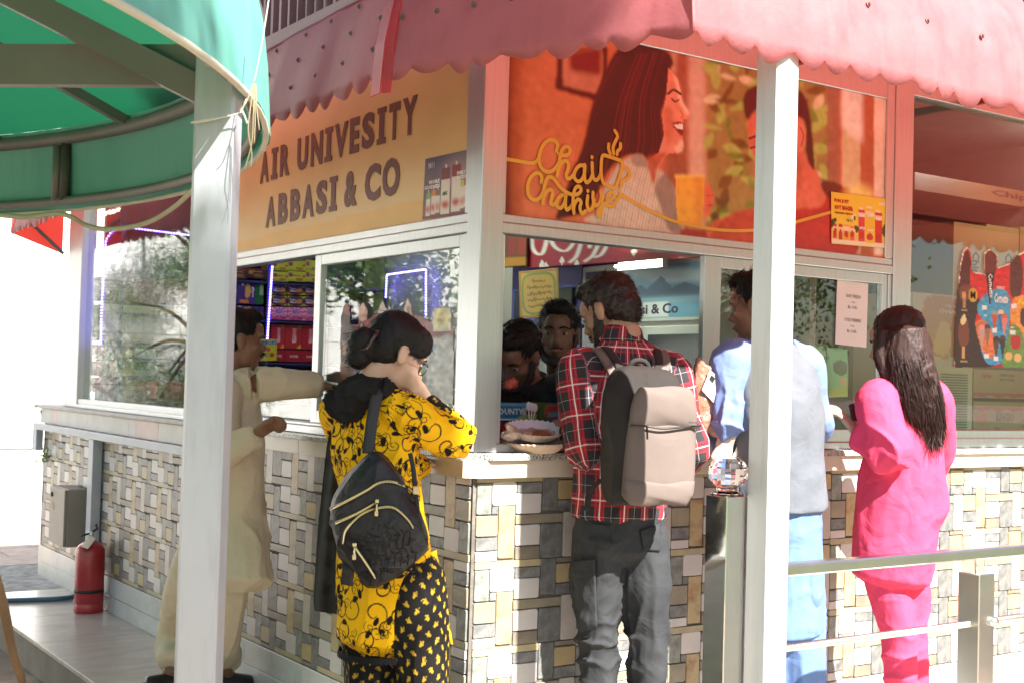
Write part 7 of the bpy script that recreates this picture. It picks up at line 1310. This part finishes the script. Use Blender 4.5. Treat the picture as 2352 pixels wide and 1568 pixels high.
# parcels under his arm
BRP = mat('brown_wrap', (.33, .17, .11), .35, 0, 0, 18, col2=(.24, .11, .07), bump=.9, bscale=45, coat=.4)
def slab_at(name, label, cat, quad, depth, thick, m, tilt=0., bev=.01, vox=.006, lump=.004):
    q = [at(x, y, depth+tilt*i) for i, (x, y) in zip((0, 1, 1, 0), quad)]; o = np.mean(q, 0); T = thing(name, label, cat, o); n_ = np.cross(q[1]-q[0], q[3]-q[0]); n_ /= np.linalg.norm(n_); mb = MB(); c_ = np.mean(q, 0); mb.loft([np.array([c_+(p-c_)*s_+n_*d for p in q]) for s_, d in ((.96, -thick/2), (1, -thick/2+bev), (1, thick/2-bev), (.96, thick/2))]); ob, co, _ = grow('wrapped_body', mb, vox, 3, m, T, o, folds=(lambda p: lump*wob(p, 60, 3),)); return T, q, n_, o
PK, q, n_, o = slab_at('wrapped_parcel', 'brown plastic wrapped parcel with white label under the blue sleeve', 'parcel', [(1598, 815), (1655, 858), (1652, 1010), (1580, 975)], 4.36, .05, BRP)
P_ = [at(x, y, 4.325) for x, y in ((1631, 848), (1662, 878), (1640, 925), (1612, 895))]; MB().add(np.array(P_)-o, [(0, 1, 2, 3)]).build('paper_label', mat('label_paper', (.55, .53, .58), .6), PK); MB().add(np.array([at(x, y, 4.322) for x, y in ((1634, 860), (1643, 868), (1638, 878), (1630, 869))])-o, [(0, 1, 2, 3)]).build('label_stamp', BLACK, PK)
slab_at('wrapped_parcel', 'small pinkish wrapped bundle held below the blue sleeve', 'parcel', [(1648, 985), (1692, 975), (1672, 1062), (1628, 1055)], 4.36, .05, mat('pink_wrap', (.5, .33, .27), .4, 0, .15, 14, bump=.8, bscale=40))
T, q, n_, o = slab_at('held_book', 'dark green book with white pages gripped beneath the bundle', 'book', [(1694, 965), (1724, 965), (1690, 1060), (1652, 1062)], 4.4, .035, mat('green_cover', (.02, .06, .05), .4), lump=0); MB().add(np.array([at(x, y, 4.365) for x, y in ((1718, 962), (1726, 966), (1688, 1058), (1680, 1054))])-o, [(0, 1, 2, 3)]).build('page_edges', mat('page_white', (.7, .68, .64), .8), T)

# ================= woman in pink with long hair
f, r_ = dirs(30); T_ = lambda x, y, d=4.75: at(x, y, d); org = V3(1.6, -.44, 0); PNK = cloth('pink_cotton', (.7, .06, .135), .8, .05, .12, 400)
PW_ = thing('person', 'woman in bright pink suit with long dark hair looking at her purse', 'person', org)
hf = head_frame(T_(2062, 785, 4.77), 58, 16); nek = T_(2075, 855, 4.76); sho, che, wai, pel = T_(2080, 905, 4.75), T_(2085, 985, 4.73), T_(2085, 1090, 4.74), T_(2075, 1200, 4.74); SLp, SRp = T_(2015, 920, 4.68), T_(2138, 925, 4.82)
ELp, WLp = T_(2045, 1045, 4.6), T_(1962, 985, 4.72); ERp, WRp = T_(2140, 1060, 4.95), T_(2010, 975, 5.0); HLp, HRp = T_(2035, 1320, 4.74), T_(2080, 1320, 4.78); KLp, KRp = T_(2062, 1440, 4.73), T_(2088, 1440, 4.8); FLp, FRp = T_(2075, 1680, 4.72), T_(2105, 1680, 4.78)
mb = MB(); head_lofts(mb, hf, .96, neck=nek); limb(mb, [pel, wai, che, sho, nek], [(.09, .08), (.085, .075), (.09, .07), (.085, .055), (.045, .045)], side=r_)
for s_, e, w_ in ((SLp, ELp, WLp), (SRp, ERp, WRp)): limb(mb, [sho, s_, e, w_], [.045, .04, .034, .022])
for h, k_, a in ((HLp, KLp, FLp), (HRp, KRp, FRp)): limb(mb, [pel, h, k_, a], [.08, .07, .05, .035])
hand_lofts(mb, WLp, at(1925, 945, 4.74)-WLp, f-V3(0, 0, .3), AF+V3(0, 0, .6), curl=.75, size=.92); hand_lofts(mb, WRp, at(1975, 950, 5.0)-WRp, -f, -AF, curl=.6, size=.92); grow('body', mb, .006, 4, SKW, PW_, org); head_details(hf, PW_, org, .96)
mb = MB(); hemc = T_(2062, 1335, 4.74); limb(mb, [T_(2048, 1325, 4.74), T_(2056, 1250, 4.74), T_(2068, 1130, 4.74), T_(2078, 1020, 4.74), sho, nek+V3(0, 0, -.02)], [(.15, .12), (.158, .125), (.156, .125), (.145, .115), (.125, .088), (.06, .06)])
limb(mb, [T_(2125, 985, 4.7), T_(2136, 1090, 4.7), T_(2128, 1180, 4.7), T_(2090, 1290, 4.72)], [.055, .06, .06, .045])
limb(mb, [nek-V3(0, 0, .06), nek-V3(0, 0, .005)], [(.095, .085), (.066, .064)]); limb(mb, [sho+(SLp-sho)*.5, SLp, (SLp+ELp)/2, ELp, ELp+(WLp-ELp)*.45, ELp+(WLp-ELp)*.78], [.074, .08, .082, .08, .068, .07]); limb(mb, [sho+(SRp-sho)*.5, SRp, ERp, ERp+(WRp-ERp)*.7], [.075, .082, .08, .075])
ob, co, nr = grow('kurta', mb, .007, 6, PNK, PW_, org, cut=lambda c: np.c_[c[:, :2], np.maximum(c[:, 2], T_(2050, 1345, 4.74)[2]-.12*((c-T_(2050, 1345, 4.74))@AR)*0+.004*np.sin(c[:, 0]*50))], folds=(fold(.012, V3(0, 0, 1), 24, 31), fold(0.03, V3(0, 0, 1)+.6*AR, 20, 3, T_(2090, 1180, 4.7), .3), fold(0.0256, V3(0, 0, 1)-.5*AR, 34, 5, ELp, .14), fold(0.0160, ELp-SLp, 32, 7, (SLp+ELp)/2, .15), fold(0.0128, AR, 34, 9, T_(2070, 1260, 4.7), .16), lambda p: .002*wob(p, 20, 3)))
mb = MB()
for h, k_, a in ((HLp, KLp, FLp), (HRp, KRp, FRp)): limb(mb, [h+V3(0, 0, .1), h, (h+k_)/2, k_, (k_+a)/2, a], [.085, .085, .08, .07, .062, .055])
grow('trousers', mb, .007, 5, PNK, PW_, org, folds=(fold(0.0192, V3(0, 0, 1)+.3*AR, 34, 9), fold(0.0128, AR, 40, 11, KLp, .3))); mb = MB(); shoe(mb, FLp*V3(1, 1, 0), f, w_=.04); shoe(mb, FRp*V3(1, 1, 0), f, w_=.04); grow('shoes', mb, .007, 3, BLACK, PW_, org)
LH = mat('brown_black_hair', (.03, .0145, .012), .5, 0, .3, 40, spec=.25, bump=.2, bscale=200, stretch=(1, 1, .06)); mb = MB(); c_, A_h = hf; E = lambda p, q: ellipsoid(mb, c_+np.array(p)@A_h, q, A_h); E((0, -.018, .045), (.082, .1, .086)); E((0, -.04, -.02), (.08, .075, .09))
limb(mb, [T_(2078, 770, 4.72), T_(2090, 840, 4.68), T_(2112, 905, 4.655), T_(2135, 960, 4.65), T_(2150, 985, 4.65)], [(.085, .075), (.092, .055), (.085, .035), (.06, .022), (.035, .012)]); limb(mb, [T_(2022, 760, 4.72), T_(2018, 820, 4.7), T_(2030, 872, 4.68)], [(.022, .03), (.018, .025), (.008, .012)])
ob, co, nr = grow('hair', mb, .006, 5, LH, PW_, org, folds=(fold(0.0064, T_(2078, 770)-T_(2140, 980), 120, 3), fold(0.0040, T_(2078, 770)-T_(2140, 980), 260, 7)))
rg = np.random.RandomState(5); low = np.where((co[:, 2] < c_[2]-.02) & (((co-c_)@A_h.T)[:, 1] < .02))[0]; idx = rg.choice(low, 7000); dn_ = (T_(2140, 980, 4.65)-T_(2085, 800, 4.68)); dn_ /= np.linalg.norm(dn_); fl = np.tile(dn_, (7000, 1))+rg.normal(0, .06, (7000, 3)); fl -= nr[idx]*(fl*nr[idx]).sum(1)[:, None]*.9; strands('hair_strands', co[idx]-nr[idx]*.002, fl/np.linalg.norm(fl, axis=1)[:, None], .1, 4, .12, LH, ob, org, 6, .0009, .006, .03)
mb = MB(); mb.tube([WLp+(ELp-WLp)*.12+(AU*math.cos(a)+AF*math.sin(a))*.03-org for a in np.linspace(0, 6.28, 18)], .0028, 6, cap=False); mb.build('bracelet', mat('red_bead', (.16, .03, .04), .3), PW_, True)
T, q, n_, o = slab_at('purse', 'dark leather purse held open by the woman in pink', 'purse', [(1948, 928), (1972, 922), (1986, 975), (1960, 990)], 4.86, .02, mat('dark_leather', (.05, .015, .02), .5), bev=.006, lump=.001); MB().add(np.array([at(x, y, 4.84) for x, y in ((1960, 965), (1985, 970), (1972, 980))])-o, [(0, 1, 2)]).build('banknote', mat('orange_note', (.6, .22, .12), .7), T)

# ================= the two men behind the counter
for nm, lab, head, depth, yaw, pitch, shd, seed, bd, rl in (('a', 'bearded man in black standing upright behind the counter', (1283, 768), 4.98, 172, 2, (1290, 900), 21, 1, 0), ('b', 'man in black bending his head down behind the counter', (1188, 818), 4.72, 150, 34, (1215, 905), 23, 1, 8)):
    f, r_ = dirs(yaw); org = at(head[0], 900, depth)*V3(1, 1, 0); T = thing('person', lab, 'person', org); hf = head_frame(at(*head, depth), yaw, pitch, rl); sho = at(*shd, depth+.06); nek = sho+V3(0, 0, .06); che, pel = sho-V3(0, 0, .25), sho*V3(1, 1, 0)+V3(0, 0, .9); ft = sho*V3(1, 1, 0)
    mb = MB(); head_lofts(mb, hf, 1., neck=nek); limb(mb, [pel, che, sho, nek], [(.13, .1), (.14, .1), (.14, .08), (.05, .05)], side=r_)
    for q in (-1, 1): e = sho+r_*q*.22+V3(0, 0, -.26); w_ = e+f*.2-r_*q*.1+V3(0, 0, .02); limb(mb, [sho, sho+r_*q*.16, e, w_], [.05, .046, .038, .026]); hand_lofts(mb, w_, w_-e, V3(0, 0, -1), -r_*q, curl=.5); limb(mb, [pel, ft+r_*q*.09+V3(0, 0, .5), ft+r_*q*.09+V3(0, 0, .08)], [.08, .055, .04])
    grow('body', mb, .0082, 4, skin('clerk_skin', (.17, .09, .06)), T, org); head_details(hf, T, org, beard=bd); hair_cap(hf, T, org, HAIR, parts=(((0, .045, .1), (.06, .05, .034)),), seed=seed, n=1800, length=.02, stand=.2); mb = MB(); limb(mb, [pel-V3(0, 0, .05), che, sho, nek-V3(0, 0, .02)], [(.165, .125), (.175, .125), (.17, .095), (.068, .066)], side=r_)
    for q in (-1, 1): e = sho+r_*q*.22+V3(0, 0, -.26); limb(mb, [sho+r_*q*.08, sho+r_*q*.165, e, e+f*.12-r_*q*.06], [.07, .075, .062, .05])
    grow('shirt', mb, .008, 5, cloth('black_cotton', (.02, .02, .022)), T, org, folds=(fold(0.0160, V3(0, 0, 1), 26, seed),)); mb = MB(); [limb(mb, [pel+r_*q*.07, ft+r_*q*.09+V3(0, 0, .5), ft+r_*q*.09+V3(0, 0, .06)], [.1, .075, .065]) for q in (-1, 1)]; grow('trousers', mb, .01, 4, GT, T, org)
    mb = MB(); [shoe(mb, ft+r_*q*.09+V3(0, 0, .03), f) for q in (-1, 1)]; grow('shoes', mb, .008, 3, BLACK, T, org)
# ------------------------------------------------------------------ small things
# paper plates and a wrapped snack on the counter
def plate(label, c, rx, h, tilt, food=None):
    T = thing('paper_plate', label, 'plate', c); n = 120; a = np.linspace(0, 2*math.pi, n, endpoint=False); flu = .0035*np.cos(a*34); rings = []
    for rr_, z, k_ in ((.001, .0, 0), (rx*.62, .0, 0), (rx*.66, .002, .2), (rx*.85, h*.6, .8), (rx, h, 1.)): q = rr_+flu*k_; rings.append(np.c_[q*np.cos(a), q*np.sin(a), np.full(n, z)+flu*k_*.5])
    o = MB().loft(rings, cap=False).build('fluted_dish', mat('plate_card', (.58, .45, .33), .8, 0, .08), T, True); so = o.modifiers.new('t', 'SOLIDIFY'); so.thickness = .0012
    MB().loft([r_*V3(.99, .99, 1)+V3(0, 0, .0016) for r_ in rings[1:]], cap=False).build('white_lining', mat('plate_white', (.72, .73, .78), .6), T, True)
    if food: mb = MB(); ellipsoid(mb, (0, 0, .012), (rx*.55, rx*.5, .012), None, 20, 8); mb.build('sauce', mat('red_sauce', (.35, .09, .03), .3, 0, .3, 40, bump=.5), T, True)
    T.rotation_euler = tilt; return T
pl1 = ony(1232, 1026, -.01); plate('lower fluted paper plate lying on the granite counter', V3(pl1[0], -.0, 1.123), .115, .034, (R(2), R(-2), 0))
p2 = ony(1229, 1002, .005); plate('upper fluted paper plate with red sauce on the counter', V3(p2[0]+.005, .01, 1.172), .105, .032, (R(12), R(-5), 0), food=True)
FILM = mat('clear_film', (.75, .72, .7), .12, 0, .1, 20, bump=.8, bscale=40, spec=.7); mb = MB(); a, b = ony(1165, 990, .0), ony(1290, 1010, .0)
ellipsoid(mb, (a+b)/2+V3(0, .03, .004), (.12, .05, .018)); ellipsoid(mb, a+V3(.02, 0, -.012), (.045, .035, .02)); limb(mb, [a+V3(.03, .0, .0), a+V3(.0, -.01, .014), a+V3(-.014, -.01, .024)], [.016, .014, .008])
T = thing('wrapped_snack', 'snack in crumpled clear wrapping between the two paper plates', 'food', (a+b)/2); grow('wrapper', mb, .005, 2, mat('snack_wrap', (.62, .5, .42), .2, 0, 0, 12, col2=(.42, .25, .16), bump=.9, bscale=50, spec=.7, coat=.5), T, (a+b)/2, folds=(fold(.007, V3(1, 0, 0), 90, 4), lambda p: .003*wob(p, 90, 2)))
sp = ony(1222, 940, .16); T = thing('white_spoons', 'white plastic spoons standing in the counter case', 'cutlery', sp); mb = MB()
for i in range(3): ellipsoid(mb, V3(.014*i-.015, 0, .012-.003*i), (.011, .004, .016)); mb.tube([V3(.014*i-.015, 0, 0), V3(.006*i-.008, 0, -.05)], .0022, 6)
mb.build('spoon_bowls', mat('spoon_white', (.7, .7, .72), .3), T, True)
PKT = thing('red_wrapper', 'small red snack wrapper in the bending man\'s hand', 'wrapper', at(1175, 880, 4.55)); mb = MB(); ellipsoid(mb, (0, 0, 0), (.035, .012, .022)); grow('foil', mb, .004, 1, mat('red_foil', (.4, .07, .04), .2, 0, .3, 30, bump=.9, bscale=60), PKT, folds=(lambda p: .004*wob(p, 140, 3),))
PH = thing('phone', 'dark green phone lying by the elbow of the woman in yellow', 'phone', at(1040, 948, 4.02)); MB().box((-.02, -.035, -.004), (.02, .035, .004), .003).build('phone_body', mat('phone_green', (.03, .05, .03), .3), PH); PH.rotation_euler = (R(60), 0, R(40))
# fire extinguisher
ex = V3(-.115, 3.78, 0); FE = thing('fire_extinguisher', 'red fire extinguisher with black strap standing on the marble step', 'fire extinguisher', ex); cyl = lambda pr, n=28: MB().loft([[(r_*math.cos(t), r_*math.sin(t), z) for t in np.linspace(0, 2*math.pi, n, endpoint=False)] for r_, z in pr])
cyl([(.078, 0), (.08, .004), (.08, .045), (.078, .05), (.08, .056), (.08, .33), (.077, .352), (.066, .372), (.045, .388), (.024, .396), (.018, .402), (.018, .415)]).build('cylinder', mat('red_enamel', (.36, .018, .025), .32, 0, .06, 4, coat=.3), FE, True)
cyl([(.0815, .112), (.0815, .13)]).build('strap', BLACK, FE, True); cyl([(.017, .41), (.017, .45), (.01, .452)], 12).build('valve', mat('chrome', (.6, .6, .6), .2, 1.), FE, True)
mb = MB(); mb.tube([(0, 0, .445), (.03, -.01, .465), (.02, -.01, .49)], .008, 8); mb.tube([(0, 0, .44), (-.06, -.02, .43)], .006, 8); mb.build('lever', BLACK, FE, True); mb = MB(); q = [V3(-.01, -.02, .43), V3(.0, -.09, .42), V3(-.055, -.135, .37), V3(-.07, -.05, .375)]; mb.add(q, [(0, 1, 2, 3)]); mb.build('paper_tag', mat('old_paper', (.55, .48, .36), .8), FE)
mb = MB(); [mb.box((-.081, -.02, z), (-.0785, .02, z+h)) for z, h in ((.15, .03), (.2, .09), (.3, .025))]; mb.build('worn_label', mat('worn_label', (.55, .5, .5), .6, 0, .4, 60), FE).rotation_euler = (0, 0, R(-75))
# steel electric box with a key lock
EB = thing('electric_box', 'grey steel electric box mounted on the tiled wall', 'electric box', (-.02, 4.3, .31)); BXG = mat('box_grey', (.27, .25, .21), .5, .2, .06)
MB().box((-.12, -.12, 0), (0, .2, .34), .004).build('case', BXG, EB); MB().box((-.138, -.118, .004), (-.1205, .198, .336), .003).build('door', BXG, EB); MB().tube([(-.138, .15, .29), (-.146, .15, .29)], .014, 12).build('lock', BLACK, EB, True); MB().box((-.1395, .1, .2), (-.1382, .16, .25)).build('warning_label', mat('faded_label', (.5, .34, .25), .7), EB)
# blue hose
HS = thing('blue_hose', 'blue plastic pipe running along the step behind the extinguisher', 'pipe', (-.1, 4.1, 0)); hp = [onz(-60, 1384, .014), onz(0, 1379, .014), onz(80, 1376, .014), onz(130, 1374, .014), V3(-.07, 4.2, .02), V3(-.055, 4.14, .07), V3(-.05, 4.11, .15), V3(-.05, 4.1, .29)]
MB().tube(cat_pts(hp, 6)-V3(-.1, 4.1, 0), .014, 10).build('pipe_run', mat('blue_plastic', (.05, .13, .19), .45, 0, .15), HS, True)
# wooden stick leaning at the lower left
st0, st1 = onz(58, 1600, PZ), at(-12, 1330, 3.35); WS = thing('wooden_stick', 'worn wooden pole standing at the lower left edge', 'stick', st0); d = st1-st0; MB().tube([d*t+V3(.004*math.sin(t*9), .003*math.cos(t*7), 0) for t in np.linspace(0, 1.25, 14)], .016, 10).build('pole', mat('old_wood', (.36, .23, .13), .7, 0, .25, 12, bump=.4, stretch=(8, 8, 1)), WS, True)
# weeds on the wall end
rg = np.random.RandomState(3)
for lab, c, n in (('small weed growing under the sill end of the kiosk', onx(104, 1048, -.04), 60), ('tiny weed beneath the stone sill corner', onx(98, 945, -.03), 24)):
    T = thing('wall_weed', lab, 'plant', c); mb = MB()
    for i in range(n): p = rg.normal(0, .025, 3); u = rg.normal(0, 1, 3); u /= np.linalg.norm(u); w_ = np.cross(u, rg.normal(0, 1, 3)); w_ /= np.linalg.norm(w_); mb.add([p, p+u*.02+w_*.006, p+u*.04, p+u*.02-w_*.006], [(0, 1, 2, 3)])
    mb.build('leaves', LEAFM[1], T)
